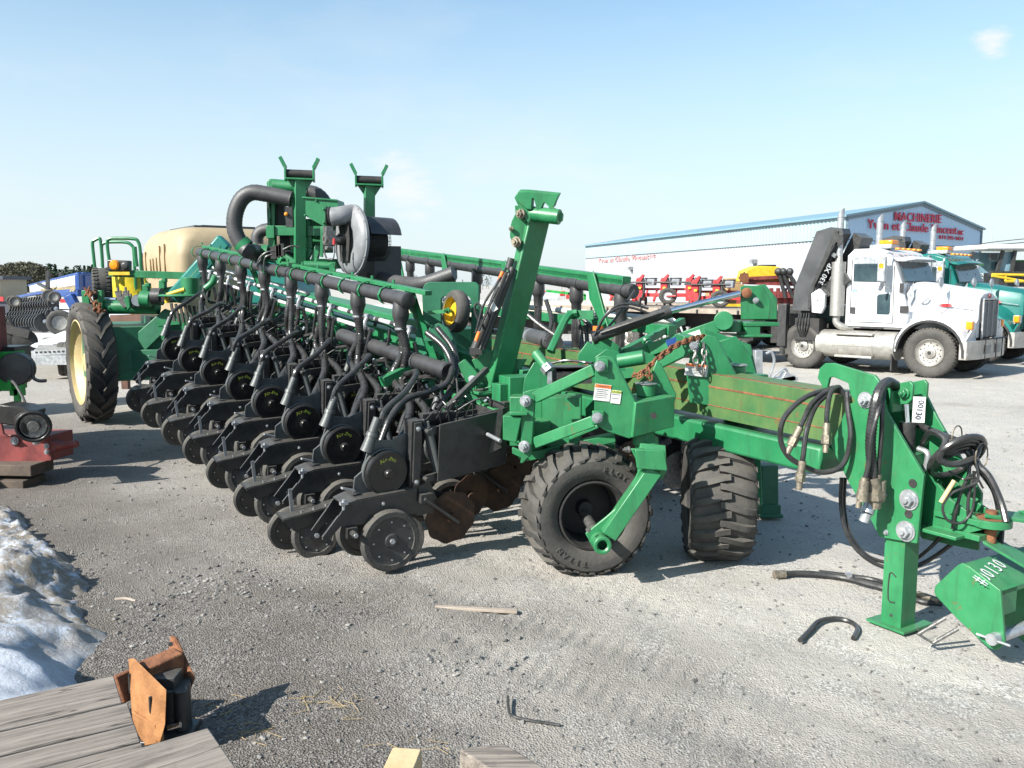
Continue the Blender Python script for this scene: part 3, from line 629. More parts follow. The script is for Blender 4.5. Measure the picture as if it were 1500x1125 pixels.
m = MB(); m.cyl(P(*q6(255, 100), 5.85), P(*q6(350, 225), 5.75), .036); m.m = 1; m.cyl(P(*q6(250, 92), 5.86), P(*q6(262, 108), 5.85), .02); m.cyl(P(*q6(330, 200), 5.77), P(*q6(365, 245), 5.75), .045, n=6); m.beam(P(*q6(365, 245), 5.75), P(*q6(365, 350), 5.75), .05, .03); pp(m, 'short_cylinder', [green, galv])
m = MB(); 
for a, b in (((405, 230), (640, 225)), ((405, 230), (405, 340)), ((420, 240), (700, 230))): m.beam(P(*q6(*a), 5.85), P(*q6(*b), 5.85), .03)
m.box(P(835, 548, 6.1), (.3, .15, .12)); pp(m, 'valve_frame', black)
hose([(808, 532, 5.8), (830, 528, 5.75), (860, 531, 5.7), (868, 532, 5.6)], .009)
# second caster
n2 = V((.99, -.10, 0)).normalized(); c2 = V((1.475, 6.0, .43))
t2 = flot_wheel(c2, n2)
m = MB(); m.cyl(P(1077, 560, 6.15), P(1077, 536, 6.15), .075, n=20); m.box(P(1075, 572, 6.15), (.35, .32, .25), A); m.cyl(P(1077, 590, 6.15), P(1077, 660, 6.15), .08)
for d, dx in ((5.95, 0),): m.plate([P(u, v, d) for u, v in ((1005, 548), (1012, 515), (1035, 490), (1050, 494), (1080, 552), (1075, 600), (1010, 590))], V((.01, .02, 0)))
m.plate([P(u, v, 6.35) for u, v in ((1052, 500), (1078, 492), (1100, 520), (1112, 560), (1108, 610), (1070, 600))], V((0, .02, 0)))
m.plate([P(u, v, 6.5) for u, v in ((1030, 480), (1100, 505), (1110, 550), (1040, 520))], V((0, .02, 0)))
pp(m, 'caster_housing', greenC, .006)
m = MB(); m.lathe(P(1077, 535, 6.15), Z, [(0, 0), (.085, 0), (.086, .008), (.03, .014), (0, .02)], 20); m.bolt(P(1016, 507, 5.93), (0, -1, 0), .024, .03); pp(m, 'housing_bolt', galv)
m = MB(); m.beam(c2 + V((.28, -.05, -.05)), c2 + V((.32, .25, .55)), .05, .12); m.beam(c2 + V((.3, .2, .5)), P(1077, 650, 6.2), .12, .12); pp(m, 'caster_fork', greenC, .005)
label(P(1020, 542, 5.93), .16, .085, (1, .05, -.1), (0, -1, 0), orangeL)
# arms going from second caster up to the lock bracket
m = MB(); m.beam(P(965, 532, 6.1), P(1015, 507, 5.97), .09, .085); m.box(P(1005, 500, 6.6), (.1, .3, .1)); pp(m, 'parallel_arm', greenC, .006)
m = MB(); m.beam(P(952, 512, 6.9), P(1062, 474, 6.7), .10, .10); m.cyl(P(1060, 470, 6.55), P(1060, 470, 6.9), .075); pp(m, 'lock_arm', greenC, .006)
def lab2(u, v, d, w, h, mm): 
    m = MB(); X = (P(1062, 474, 6.7) - P(952, 512, 6.9)).normalized(); m.box(P(u, v, d), (w, .004, h), X, V((0, 1, 0))); return pp(m, 'decal', mm)
lab2(1012, 492, 6.74, .16, .05, tagW); lab2(1020, 490, 6.73, .08, .025, orangeL); lab2(985, 500, 6.78, .1, .05, blueP); 
m = MB()
m.plate([P(u, v, 6.7) for u, v in ((1085, 468), (1084, 420), (1090, 418), (1118, 419), (1130, 440), (1126, 468))], V((.01, .02, 0)))
m.plate([P(u, v, 6.95) for u, v in ((1100, 468), (1098, 420), (1120, 416), (1138, 438), (1138, 468))], V((.01, .02, 0)))
m.box(P(1106, 474, 6.8), (.28, .3, .03), (1, .1, 0)); m.box(P(1096, 484, 6.75), (.12, .2, .1), (1, .1, 0)); m.cyl(P(1072, 470, 6.72), P(1072, 486, 6.72), .08)
m.box(P(1100, 491, 6.75), (.26, .24, .02), (1, .1, 0))
pp(m, 'lock_bracket', green, .005)
m = MB(); m.lathe(P(1093, 429, 6.68), (0, -1, 0), [(0, 0), (.038, 0), (.04, .02), (.02, .03), (0, .03)], 18); m.m = 1; m.bolt(P(1107, 440, 6.68), (0, -1, 0), .018, .02); pp(m, 'pivot_pin', [rustM, galv])
m = MB(); m.cyl(P(872, 494, 6.75), P(978, 457, 6.7), .045, n=20); m.cyl(P(972, 459, 6.7), P(982, 455.5, 6.7), .055, n=16); m.cyl(P(868, 495.5, 6.75), P(874, 493.5, 6.75), .055, n=16); m.m = 1; m.cyl(P(980, 456, 6.7), P(1084, 430, 6.68), .024)
m.m = 0; m.tube([P(880, 488, 6.7), P(930, 471, 6.66), P(975, 456, 6.66)], .012, 6)
pp(m, 'lift_cylinder', [black, chrome])
# rust-brown chain and its hanging tails
def chain(pts, name, mm, L=.055):
    ps = smooth_path([P(*p) for p in pts], 8); m = MB(); acc = 0; k = 0; cur = ps[0].copy(); i = 0
    dense = []
    for a, b in zip(ps, ps[1:]):
        n = max(1, int((b - a).length / .008)); dense += [a.lerp(b, j / n) for j in range(n)]
    last = dense[0]
    for q in dense:
        if (q - last).length > L * .72:
            d = (q - last).normalized(); c = (q + last) / 2; s_ = d.cross(V((0, 1, .3))).normalized(); u_ = d.cross(s_).normalized(); w_ = s_ if k % 2 else u_
            pts_ = [c + d * (math.cos(a) * L * .55) + w_ * (math.sin(a) * L * .30) for a in [R(x) for x in range(0, 360, 45)]]
            pts_.append(pts_[0]); m.tube(pts_, .0065, 5, 1); last = q; k += 1
    return pp(m, name, mm)
chain([(1034, 492, 6.2), (1010, 497, 6.0), (985, 508, 5.85), (960, 528, 5.7), (942, 545, 5.6), (925, 552, 5.55)], 'safety_chain', rustM)
chain([(1030, 496, 6.1), (1000, 502, 5.9), (972, 520, 5.75), (948, 540, 5.6), (934, 556, 5.5)], 'safety_chain', rustM)
chain([(1022, 500, 5.95), (1018, 520, 5.9), (1022, 545, 5.9)], 'safety_chain', steel)
chain([(1030, 502, 5.93), (1032, 522, 5.9), (1030, 552, 5.9)], 'safety_chain', steel)
chain([(950, 540, 5.6), (952, 555, 5.56), (951, 562, 5.56)], 'safety_chain', rustM)
hose([(930, 425, 7.0), (905, 462, 6.9), (882, 490, 6.8)], .01); hose([(870, 492, 6.7), (885, 465, 6.7), (910, 450, 6.7), (940, 455, 6.7), (960, 466, 6.7)], .01)
hose([(873, 490, 6.75), (890, 458, 6.72), (915, 445, 6.72), (950, 452, 6.7)], .009)
m = MB(); m.box(P(876, 484, 6.95), (.06, .06, .07), A); pp(m, 'marker_light', orangeL)
# parking leg of the far wing
m = MB(); m.beam(P(1125, 680, 7.0), P(1125, 752, 7.0), .14, .12, V((0, 1, 0))); m.box(P(1125, 752, 7.0), (.2, .2, .03)); m.box(P(1125, 745, 7.0), (.17, .16, .1)); pp(m, 'parking_leg', greenD, .008)

# ---- leaning mast
m = MB(); b0 = P(727, 572, 6.4); b1 = P(787, 318, 6.35)
m.loops([[c + B * x + A * y for x, y in ((-.09, -.05), (.09, -.05), (.09, .05), (-.09, .05))] for c in (b0, b1)])
ms = pp(m, 'folding_mast', green, .01)
m = MB(); m.box(b0 + Z * .0, (.3, .42, .02), A); pp(m, 'mast_foot', green, .004)
def q4(x, y): return 600 + x / 3.75, 270 + y / 3.75
m = MB(); m.plate([P(*q4(x, y), 6.22) for x, y in ((595, 40), (640, 40), (820, 58), (800, 100), (790, 130), (775, 135), (740, 100), (735, 105), (720, 140), (700, 145), (680, 75), (672, 80), (668, 140), (640, 135), (600, 100), (573, 75))], V((.02, .03, .02)))
m.plate([P(*q4(x, y), 6.24) for x, y in ((600, 50), (640, 100), (690, 130), (650, 215), (600, 130), (575, 75))], V((.02, .02, 0)))
m.cyl(P(*q4(650, 160), 6.3), P(*q4(825, 180), 6.2), .055, n=20); m.plate([P(*q4(x, y), 6.2) for x, y in ((760, 115), (800, 130), (845, 160), (840, 195), (805, 215), (780, 200))], V((.01, .12, 0)))
m.plate([P(*q4(x, y), 6.3) for x, y in ((575, 115), (620, 120), (660, 230), (600, 380), (565, 320), (550, 290), (550, 240), (560, 200), (580, 160))], V((.02, .02, 0)))
m.plate([P(*q4(x, y), 6.27) for x, y in ((600, 130), (640, 115), (665, 150), (640, 210), (610, 195))], V((.0, .03, 0)))
pp(m, 'mast_head', green, .004)
m = MB(); m.bolt(P(*q4(615, 162), 6.25), (-.7, -.7, 0), .028, .035); m.bolt(P(*q4(588, 317), 6.28), (-.5, -.8, 0), .03, .035); m.bolt(P(*q4(562, 245), 6.28), (-.7, -.7, 0), .014, .02); pp(m, 'mast_pin', brass)
m = MB(); m.cyl(P(694, 516, 6.3), P(743, 398, 6.3), .036, n=16); m.cyl(P(707, 512, 6.26), P(751, 392, 6.28), .022, n=12); m.cyl(P(744, 396, 6.3), P(749, 378, 6.3), .026); m.box(P(697, 514, 6.3), (.09, .08, .05))
m.cyl(P(703, 512, 6.24), P(746, 400, 6.24), .010, n=8)
pp(m, 'mast_cylinder', black)
m = MB(); m.cyl(P(*q4(365, 860), 6.2), P(*q4(382, 810), 6.2), .014); m.cyl(P(*q4(490, 530), 6.22), P(*q4(512, 480), 6.22), .014); pp(m, 'red_hose_end', orangeL)
hose([(697, 488, 6.2), (708, 448, 6.2), (728, 415, 6.2), (742, 392, 6.25)], .009); hose([(702, 485, 6.2), (712, 460, 6.2), (730, 420, 6.2)], .008)
hose([(705, 478, 6.25), (697, 460, 6.25), (696, 448, 6.25), (701, 445, 6.25), (706, 455, 6.22), (705, 475, 6.2)], .009)
m = MB(); m.box(P(722, 449, 6.22), (.045, .006, .07), (.8, 0, .5)); pp(m, 'decal', tagW)
m = MB(); m.plate([P(*q4(x, y), 6.3) for x, y in ((265, 985), (300, 960), (350, 1010), (390, 1060), (385, 1095), (310, 1090), (285, 1040))], V((.01, .02, 0)))
m.plate([P(*q4(x, y), 6.38) for x, y in ((340, 965), (450, 912), (470, 1115), (420, 1115), (395, 1085))], V((.01, .02, 0)))
m.plate([P(*q4(x, y), 6.44) for x, y in ((400, 960), (640, 960), (560, 1100), (420, 1100))], V((.01, .02, 0)))
m.box(P(705, 590, 6.45), (.18, .2, .3), A); pp(m, 'mast_hinge', green, .004)
m = MB(); m.bolt(P(*q4(345, 1070), 6.28), (-.3, -1, 0), .022, .03); m.m = 1; m.bolt(P(*q4(362, 937), 6.32), (-.3, -1, 0), .022, .03); pp(m, 'hinge_bolt', [galv, brass])
# plate with the yellow-hubbed wheel
m = MB(); pl0 = [(620, 500), (618, 425), (622, 416), (628, 413), (696, 413), (701, 418), (702, 500), (690, 500), (690, 440), (686, 434), (650, 434), (646, 438), (646, 500)]
m.plate([P(u, v, 7.3) for u, v in pl0], V((.01, .02, 0))); m.plate([P(u, v, 7.3) for u, v in ((600, 440), (616, 470), (640, 474), (655, 490), (662, 540), (640, 540), (625, 500), (598, 452))], V((.01, .02, 0)))
m.plate([P(u, v, 6.7) for u, v in ((620, 500), (630, 478), (642, 473), (655, 480), (665, 498), (672, 540), (655, 545), (648, 510), (636, 500))], V((.01, .02, 0)))
m.box(P(665, 510, 7.5), (.6, .3, .35), B)
pp(m, 'wheel_carrier', greenD, .004)
ce = P(668, 456, 7.1); ax = V((-.86, -.5, .08)).normalized(); m = MB(); m.lathe(ce, ax, [(.115, .055), (.16, .05), (.175, .03), (.178, 0), (.175, -.03), (.16, -.05), (.115, -.055)], 30)
w_ = pp(m, 'guide_wheel', rubberD); m = MB(); m.lathe(ce, ax, [(.123, .058), (.118, .05), (.11, .0), (.05, -.01), (.04, .02), (0, .02)], 26); m.build('rim', yellow, w_)
m = MB(); m.beam(ce + ax * .05, ce + ax * .07 + V((-.17, .1, -.02)), .05, .03); m.bolt(ce + ax * .07, ax, .02, .03); pp(m, 'wheel_arm', green)

# ---- far wing tubes
m = MB(); m.cyl(F0 - S2.normalized() * .1, F0 + S2 * 9.5, .06, n=20); m.lathe(F0 - S2.normalized() * .1, S2, [(0, -.01), (.055, -.01), (.066, 0), (.066, .07), (.06, .07)], 20)
for j in range(9):
    c = F0 + S2 * (j + .35 - .35); m.lathe(c + S2 * .1, -Z, [(.05, 0), (.066, .06), (.068, .17), (.05, .2), (.048, .3)], 16); m.cyl(c, c + S2 * .25, .066, n=20)
pp(m, 'air_manifold', pvc)
m = MB(); o_ = Z * .085; m.beam(F0 + o_, F0 + S2 * 9.5 + o_, .09, .07, ZF); m.beam(F0 + o_ - XF * .04 - Z * .02, F0 + S2 * 9.5 + o_ - XF * .04 - Z * .02, .01, .06); pp(m, 'manifold_carrier', greenC, .003)
for j in (.55, 2.9, 5.2, 7.5):
    m = MB(); c = F0 + S2 * j - XF * .07; m.plate([c + Z * .12, c + S2 * .16 + Z * .12, c + S2 * .1 - Z * .12, c - S2 * .33 - Z * .45, c - S2 * .42 - Z * .43], XF * .012); m.cyl(c + Z * .14 - XF * .01, c - S2 * .38 - Z * .40 - XF * .01, .007, n=6); pp(m, 'carrier_upright', greenC)
for j in range(0, 8):
    for dx in (0, .06):
        m = MB(); c = F0 + S2 * (j + .1) - Z * .28 + S2 * (dx - .03); m.tube([c, c - Z * .3, c - Z * .55 + XF * .1, c - Z * .8 + XF * .35, c - Z * 1.0 + XF * .6], .03, 8); pp(m, 'air_hose', hoseM)
m = MB(); a, b = P(985, 484, 7.4), P(640, 447, 12.0); m.beam(a, b, .09, .09); m.m = 1; m.cyl(a + V((0, .05, .085)), b + V((0, .05, .085)), .03, n=10); pp(m, 'wing_tube', [greenC, tagW], .006)
m = MB(); m.tube([P(845, 458, 7.6), P(836, 460, 7.6), P(828, 468, 7.55), P(820, 485, 7.5), P(806, 515, 7.4)], .035, 6); m.box(P(850, 461, 7.6), (.25, .02, .08), (.9, -.4, 0)); pp(m, 'hose_bracket', greenC)
m = MB(); m.cyl(P(812, 502, 7.6), P(745, 484, 9.6), .08, n=20); m.m = 1; m.cyl(P(779, 494, 8.4), P(777.5, 493.5, 8.45), .083, n=20); pp(m, 'storage_tube', [ductM, galv])
for a, b, c_ in (((846, 463), (852, 500), (848, 540)), ((850, 463), (868, 480), (885, 500)), ((770, 458), (790, 475), (815, 492)), ((800, 440), (808, 470), (800, 500)), ((858, 470), (862, 520), (870, 545))): hose([(*a, 7.8), (*b, 7.7), (*c_, 7.6)], .022, rib=.012)
hose([(985, 470, 7.3), (962, 462, 7.2), (940, 470, 7.2)], .02, 'hydraulic_hose', white_t)
m = MB(); m.beam(TS(3.0, .65, 1.05), TS(9, .9, 1.4), .18, .18); pp(m, 'wing_toolbar', greenC, .008)
# top and side frame parts above the tongue near the mast
m = MB()
for (a, b, w1) in (((560, 560, 6.6), (640, 520, 6.9), .08), ((1000, 470, 7.6), (905, 520, 7.0), .06), ((850, 520, 7.2), (980, 512, 6.9), .07), ((650, 600, 6.4), (760, 560, 6.3), .1), ((690, 640, 6.7), (820, 600, 6.6), .14), ((800, 560, 6.9), (930, 545, 6.7), .08)): m.beam(P(*a), P(*b), w1)
m.plate([P(u, v, 7.0) for u, v in ((868, 500), (885, 492), (905, 505), (930, 540), (860, 545))], V((0, .02, 0)))
m.plate([P(u, v, 6.9) for u, v in ((925, 512), (950, 505), (975, 520), (960, 545), (920, 540))], V((0, .02, 0)))
m.cyl(P(945, 497, 7.0), P(962, 520, 6.9), .04)
pp(m, 'cross_brace', greenC, .004)

# ---- fan tower
def q7(x, y): return 330 + x / 5.5556, 220 + y / 5.5556
D7 = 8.9
def Q(x, y, d=D7): return P(*q7(x, y), d)
def rest_post(x, y0, y1, d, name='wing_rest_post'):
    m = MB(); m.loops([[Q(x, y, d) + B * a + A * b for a, b in ((-.055, -.03), (.055, -.03), (.055, .03), (-.055, .03))] for y in (y1, y0)])
    c = Q(x, y0, d); X = V((.97, .15, -.02)).normalized()
    m.box(c, (.29, .13, .018), X); m.plate([c - X * .13, c - X * .02 - Z * .0, c - X * .04 - Z * .12, c - X * .05 - Z * .12], V((0, .02, 0))); m.plate([c + X * .13, c + X * .02, c + X * .05 - Z * .12], V((0, .02, 0)))
    for s_ in (-1, 1):
        for dy in (-.0,):
            e = c + X * (.14 * s_); m.beam(e - Z * .02, e + Z * .12, .02, .11, Z.cross(X)); m.beam(e + Z * .115, e + Z * .215 + X * (.05 * s_), .035, .09, Z.cross(X))
    m.m = 1; m.cyl(c - X * .13 + Z * .055, c + X * .13 + Z * .055, .042, n=14)
    return pp(m, name, [greenC, dark], .003)
rest_post(607, 238, 945, D7); rest_post(1172, 285, 640, 9.3); 
m = MB(); m.beam(Q(1172, 600, 9.3), Q(1172, 1000, 9.3), .1, .06); pp(m, 'post_foot', greenD)
m = MB(); m.tube([Q(540, 400), Q(430, 375), Q(320, 355), Q(220, 345), Q(140, 390), Q(95, 470), Q(75, 560), Q(78, 650), Q(110, 730), Q(150, 790), Q(190, 820), Q(260, 830, 9.3), Q(420, 850, 9.4), Q(600, 870, 9.5)], .082, 20, 6, .02, ra=.965); pp(m, 'duct_hose', ductM)
m = MB(); m.tube([Q(260, 760, 9.6), Q(262, 700, 9.6), Q(300, 655, 9.6), Q(380, 640, 9.6)], .07, 16, 6, .018, ra=.965); pp(m, 'duct_hose', ductM)
m = MB(); m.tube([Q(640, 350, 9.2), Q(700, 345, 9.2), Q(760, 370, 9.2), Q(810, 430, 9.2), Q(850, 520, 9.2)], .078, 16, 6, .018, ra=.965); m.m = 1; m.cyl(Q(670, 345, 9.2) - V((.01, 0, 0)), Q(682, 345, 9.2), .083, n=16); pp(m, 'duct_hose', [ductM, dark])
for (x, y, d, ax) in ((150, 775, D7, (.7, 0, -.7)), (235, 830, 9.3, (1, 0, 0)), (330, 840, 9.3, (1, 0, 0))):
    m = MB(); m.lathe(Q(x, y, d), V(ax), [(.084, -.035), (.093, -.035), (.093, .035), (.084, .035)], 16, close=True); pp(m, 'duct_clamp', greenC)
m = MB()
m.beam(Q(385, 620, 9.1), Q(385, 250, 9.1), .085, .07); m.beam(Q(385, 430, 9.1), Q(385, 800, 9.1), .085, .07); m.cyl(Q(378, 275, 9.1), Q(378, 275, 9.1) + V((0, .09, 0)), .055)
m.cyl(Q(390, 285, 9.1), Q(570, 300, 9.1), .065, n=18); m.beam(Q(350, 655, 9.0), Q(800, 660, 9.0), .10, .1); m.box(Q(370, 665, 8.95), (.085, .05, .13))
m.beam(Q(670, 560, 9.0), Q(690, 800, 9.0), .05, .06); m.box(Q(740, 700, 9.2), (.55, .05, .35)); m.beam(Q(655, 760, 9.1), Q(640, 900, 9.1), .06, .05); m.beam(Q(700, 800, 9.0), Q(620, 950, 9.0), .08, .06); m.beam(Q(470, 860, 8.95), Q(600, 930, 8.9), .07, .06); m.beam(Q(400, 790, 9.0), Q(470, 900, 8.9), .06, .06)
m.beam(Q(760, 780, 9.0), Q(720, 920, 9.0), .09, .06); m.cyl(Q(640, 935, 8.9), Q(900, 945, 8.9), .045); m.beam(Q(870, 920, 8.9), Q(875, 1000, 8.9), .09, .05); m.beam(Q(790, 620, 8.85), Q(785, 870, 8.85), .025, .03); m.beam(Q(790, 630, 8.85), Q(860, 640, 8.85), .03)
m.box(Q(740, 930, 9.4), (.9, .3, .1), A); m.box(Q(470, 980, 9.5), (.7, .3, .12), A)
pp(m, 'tower_frame', greenC, .004)
m = MB(); h0 = [Q(535, 375), Q(905, 400), Q(925, 465), Q(820, 470), Q(810, 625), Q(660, 540), Q(650, 480), Q(530, 480)]
m.loops([h0, [p + V((.02, .28, 0)) for p in h0]])
m.plate([Q(530, 368, 8.88), Q(910, 400, 8.88), Q(910, 412, 8.88), Q(530, 382, 8.88)], V((0, .3, 0)))
for x, y in ((800, 480), (800, 590), (650, 530), (740, 410)): m.bolt(Q(x, y, 8.89), (0, -1, 0), .01, .01)
pp(m, 'duct_box', greenC, .004)
m = MB(); m.box(Q(420, 520, 9.15), (.18, .1, .36)); m.box(Q(640, 700, 9.3), (.5, .1, .3)); pp(m, 'radiator', dark)
m = MB(); m.box(Q(525, 545, 8.75), (.07, .06, .2)); m.box(Q(500, 545, 8.75), (.015, .04, .16)); m.m = 1; m.ball(Q(495, 520, 8.7), .02, 8); pp(m, 'warning_lamp', [black, amber])
# fan: scroll housing with axis pointing left, tilted a little to the camera
fc = Q(1030, 735, 8.8); fa = V((-.80, -.60, .02)).normalized()
m = MB(); prof = [(.25, .085), (.33, .09), (.42, .075), (.475, .045), (.49, .02), (.515, .018), (.515, .0), (.515, -.02), (.49, -.02), (.475, -.04), (.42, -.07), (.2, -.08)]
m.lathe(fc, fa, [(.0, .06), (.2, .06), (.22, .075)] + prof, 44)
ax_, sd_, u_ = basis(fa)
m.m = 0
for k in range(12):
    a = k * math.pi / 6; q = fc + fa * .02 + (sd_ * math.cos(a) + u_ * math.sin(a)) * .50; m.bolt(q, fa, .009, .008)
m.scaled(fc, .7); m.tube([fc + Z * .27 - fa * .0 + V((.02, 0, 0)), Q(960, 530, 8.72), Q(900, 540, 8.7), Q(868, 542, 8.7)], .095, 18)
pp(m, 'fan_housing', mat('cast_aluminium', (.15, .16, .175), .5, .1, (.20, .21, .225), 9, .15, 70, DUST, .3))
m = MB(); m.tube([Q(880, 540, 8.75), Q(858, 541, 8.75), Q(832, 542, 8.75)], .105, 20, 4, .02); pp(m, 'bellows', hoseM)
m = MB(); o = fc + fa * .11
m.plate([o + ax_ * .0 + sd_ * a + u_ * b for a, b in ((-.13, .26), (.13, .26), (.17, 0), (.12, -.3), (-.12, -.3), (-.17, 0))], fa * .01)
m.cyl(o, o + fa * .10, .075); m.scaled(fc, .72); pp(m, 'motor_plate', dark)
m = MB(); m.cyl(o + fa * .10, o + fa * .2, .06); m.box(o + fa * .23 + Z * .02, (.14, .10, .2), fa); m.box(o + fa * .25 + Z * .14, (.1, .12, .07), fa); m.cyl(o + fa * .2 - Z * .12, o + fa * .28 - Z * .1, .05); m.lathe(o + fa * .28, fa, [(.03, 0), (.07, 0), (.07, .03), (.03, .03)], 16, close=True); m.scaled(fc, .72); pp(m, 'hydraulic_motor', steel)
m = MB(); c = o + fa * .25; m.tube([c + Z * .15, c + Z * .12 + sd_ * .1, c - Z * .08 + sd_ * .13, c - Z * .25 + sd_ * .05, c - Z * .27 - sd_ * .12], .012, 7); m.m = 1; m.tube([c - Z * .26 + sd_ * .05, c - Z * .26 - sd_ * .16, c - Z * .1 - sd_ * .2], .012, 7); m.m = 2; m.cyl(c - Z * .08 - sd_ * .2, c - Z * .0 - sd_ * .21, .02); m.scaled(fc, .74); pp(m, 'motor_hose', [hoseM, galv, redP])
# inlet screen: a cylinder of wires under a curved hood
m = MB(); e0 = fc - fa * .12; e1 = fc - fa * .46
for k in range(36):
    a = k * math.pi / 18; d_ = (sd_ * math.cos(a) + u_ * math.sin(a)) * .27; m.beam(e0 + d_, e1 + d_, .006)
for k in range(16): m.lathe(e0.lerp(e1, k / 15), fa, [(.268, -.003), (.273, -.003), (.273, .003), (.268, .003)], 36, close=True)
m.lathe(e0, -fa, [(.0, .0), (.22, 0), (.22, .33), (0, .33)], 20); m.scaled(fc, .74)
pp(m, 'fan_screen', dark)
m = MB(); rr = []
for k in range(11):
    a = R(-75 + k * 15); d_ = (u_ * math.cos(a) + sd_ * math.sin(a)) * .335; rr.append((d_, 1))
m.loops([[e0 + d_ for d_, _ in rr] + [e0 + d_ * .96 for d_, _ in rr[::-1]], [e1 - fa * .12 + d_ for d_, _ in rr] + [e1 - fa * .12 + d_ * .96 for d_, _ in rr[::-1]]]); m.scaled(fc, .76); pp(m, 'screen_hood', mat('dark_sheet', (.05, .052, .055), .4, .4, (.08, .08, .085), 6))
m = MB(); m.box(Q(1250, 960, 9.2), (.5, .3, .45), A); m.tube([Q(1200, 1010, 9.1), Q(1300, 1050, 8.9), Q(1450, 1080, 8.6), P(620, 415, 8.3), P(665, 400, 8.2)], .07, 14, 5, .02, ra=.965); pp(m, 'duct_hose', ductM)
for (pts) in ([(300, 840), (290, 890), (265, 930), (270, 960)], [(380, 850), (330, 870), (315, 930), (320, 980)], [(400, 820), (330, 835), (280, 880), (255, 950)], [(470, 810), (540, 780), (600, 790)]):
    m = MB(); m.tube([Q(x, y, 8.4) for x, y in pts], .01, 6); pp(m, 'cable', hoseM)
for k in range(4): 
    m = MB(); m.box(Q(395 + k * 22, 835 - k * 8, 8.6), (.05, .05, .12)); pp(m, 'valve_block', dark)

# ---- centre frame and transport wheel
wc = V((-5.99, 12.1, .86)); wa = V((-.80, -.60, 0)).normalized()
m = MB(); tyre(m, wc, wa, .80, .40, .60, 56, 'ag', 20, ext=.05); tw = pp(m, 'transport_tyre', rubberD)
m = MB(); m.lathe(wc, wa, [(.605, .17), (.585, .175), (.58, .12), (.54, .08), (.5, .03), (.3, -.01), (.16, .01), (.14, .05), (.13, .08), (0, .08)], 44); m.lathe(wc, wa, [(.605, -.16), (.58, -.15), (.3, -.03), (0, -.03)], 30)
for k in range(8): a = k * math.pi / 4; _, s1, u1 = basis(wa); m.bolt(wc + wa * .02 + (s1 * math.cos(a) + u1 * math.sin(a)) * .2, wa, .02, .03)
m.build('rim', cream, tw)
def q1(x, y): return x / 3.75, 300 + y / 3.75
def Q1(x, y, d=12.0): return P(*q1(x, y), d)
m = MB()
m.cyl(Q1(530, 560), Q1(870, 562), .10, n=20); m.beam(Q1(470, 470), Q1(480, 600), .05, .1); m.beam(Q1(555, 470, 11.9), Q1(560, 590, 11.9), .08, .06); m.plate([Q1(690, 500, 11.8), Q1(705, 500, 11.8), Q1(715, 560, 11.8), Q1(700, 580, 11.8), Q1(680, 520, 11.8)], V((0, .06, 0)))
m.beam(Q1(600, 375), Q1(1020, 390), .07, .10); m.loops([[Q1(770, 480), Q1(830, 470), Q1(980, 440), Q1(985, 500), Q1(880, 540), Q1(780, 540)], [p + V((.2, .5, 0)) for p in (Q1(770, 480), Q1(830, 470), Q1(980, 440), Q1(985, 500), Q1(880, 540), Q1(780, 540))]])
m.cyl(Q1(775, 515, 11.8), Q1(830, 520, 11.8), .11, n=18)
for x, y in ((805, 440), (895, 415)): m.beam(Q1(x, y + 45), Q1(x, y), .10, .08); m.beam(Q1(x - 3, y, 11.95), Q1(x + 20, y, 11.95), .08, .05)
m.lathe(Q1(1010, 500, 11.3), Z, [(0, -.01), (.30, -.01), (.32, 0), (.30, .02), (0, .03)], 30); m.cyl(Q1(1045, 500, 11.3), Q1(1045, 400, 11.3), .115, n=20)
m.beam(Q1(800, 640, 13.2), Q1(830, 840, 13.2), .1)
pp(m, 'centre_frame', greenC, .006)
m = MB(); m.cyl(Q1(840, 505, 11.75), Q1(890, 505, 11.75), .12, n=18); m.cyl(Q1(900, 490, 11.75), Q1(910, 530, 11.75), .1); pp(m, 'hydraulic_motor', black)
m = MB(); m.loops([[Q1(x, y, 11.9) for x, y in ((905, 570), (1000, 600), (800, 800), (690, 760))], [Q1(x, y, 12.6) for x, y in ((905, 570), (1000, 600), (800, 800), (690, 760))]])
m.box(Q1(780, 790, 12.8), (1.9, 1.6, .75), A); m.box(Q1(900, 700, 13), (1.0, .5, .5), A); m.beam(Q1(700, 850, 12), Q1(900, 850, 12), .3, .3); pp(m, 'lower_carriage', greenD, .01)
m = MB()
for k in range(7): x = 940 + k * 25; m.beam(Q1(x, 540 + k * 3, 11.6), Q1(x + 18, 640 + k * 4, 11.6), .035, .03)
pp(m, 'ladder_grille', rubber)
m = MB()
for k in range(4): m.beam(Q1(1000 + k * 25, 590, 11.8), Q1(1010 + k * 25, 690, 11.8), .04)
m.beam(Q1(880, 640, 11.8), Q1(905, 740, 11.8), .06); m.beam(Q1(870, 650, 11.8), Q1(990, 640, 11.8), .08); pp(m, 'frame_strut', greenC)
m = MB(); m.tube([Q1(918, 540, 11.2), Q1(916, 505, 11.2), Q1(940, 488, 11.2), Q1(1015, 465, 11.2)], .028, 10); pp(m, 'painted_hose', yellow)
m = MB(); m.tube([Q1(1130, 460, 10.9), Q1(1165, 430, 10.9), Q1(1185, 390, 10.9)], .045, 10); pp(m, 'green_hose', greenC)
# inclined teal conveyor/marker tube with lettering
m = MB(); a_, b_ = Q1(1240, 195, 11.6), Q1(960, 515, 11.6); d_ = (b_ - a_).normalized()
m.beam(a_, b_, .22, .16, V((0, -1, 0))); pp(m, 'inclined_tube', teal, .03)
m = MB(); _, s1, u1 = basis(d_, V((0, -1, 0)))
for k in range(7): m.box(a_ + d_ * (.42 + k * .095) + V((0, -.115, 0)), (.06, .1, .006), d_, V((.7, 0, .7)))
pp(m, 'yellow_stripe', yl)
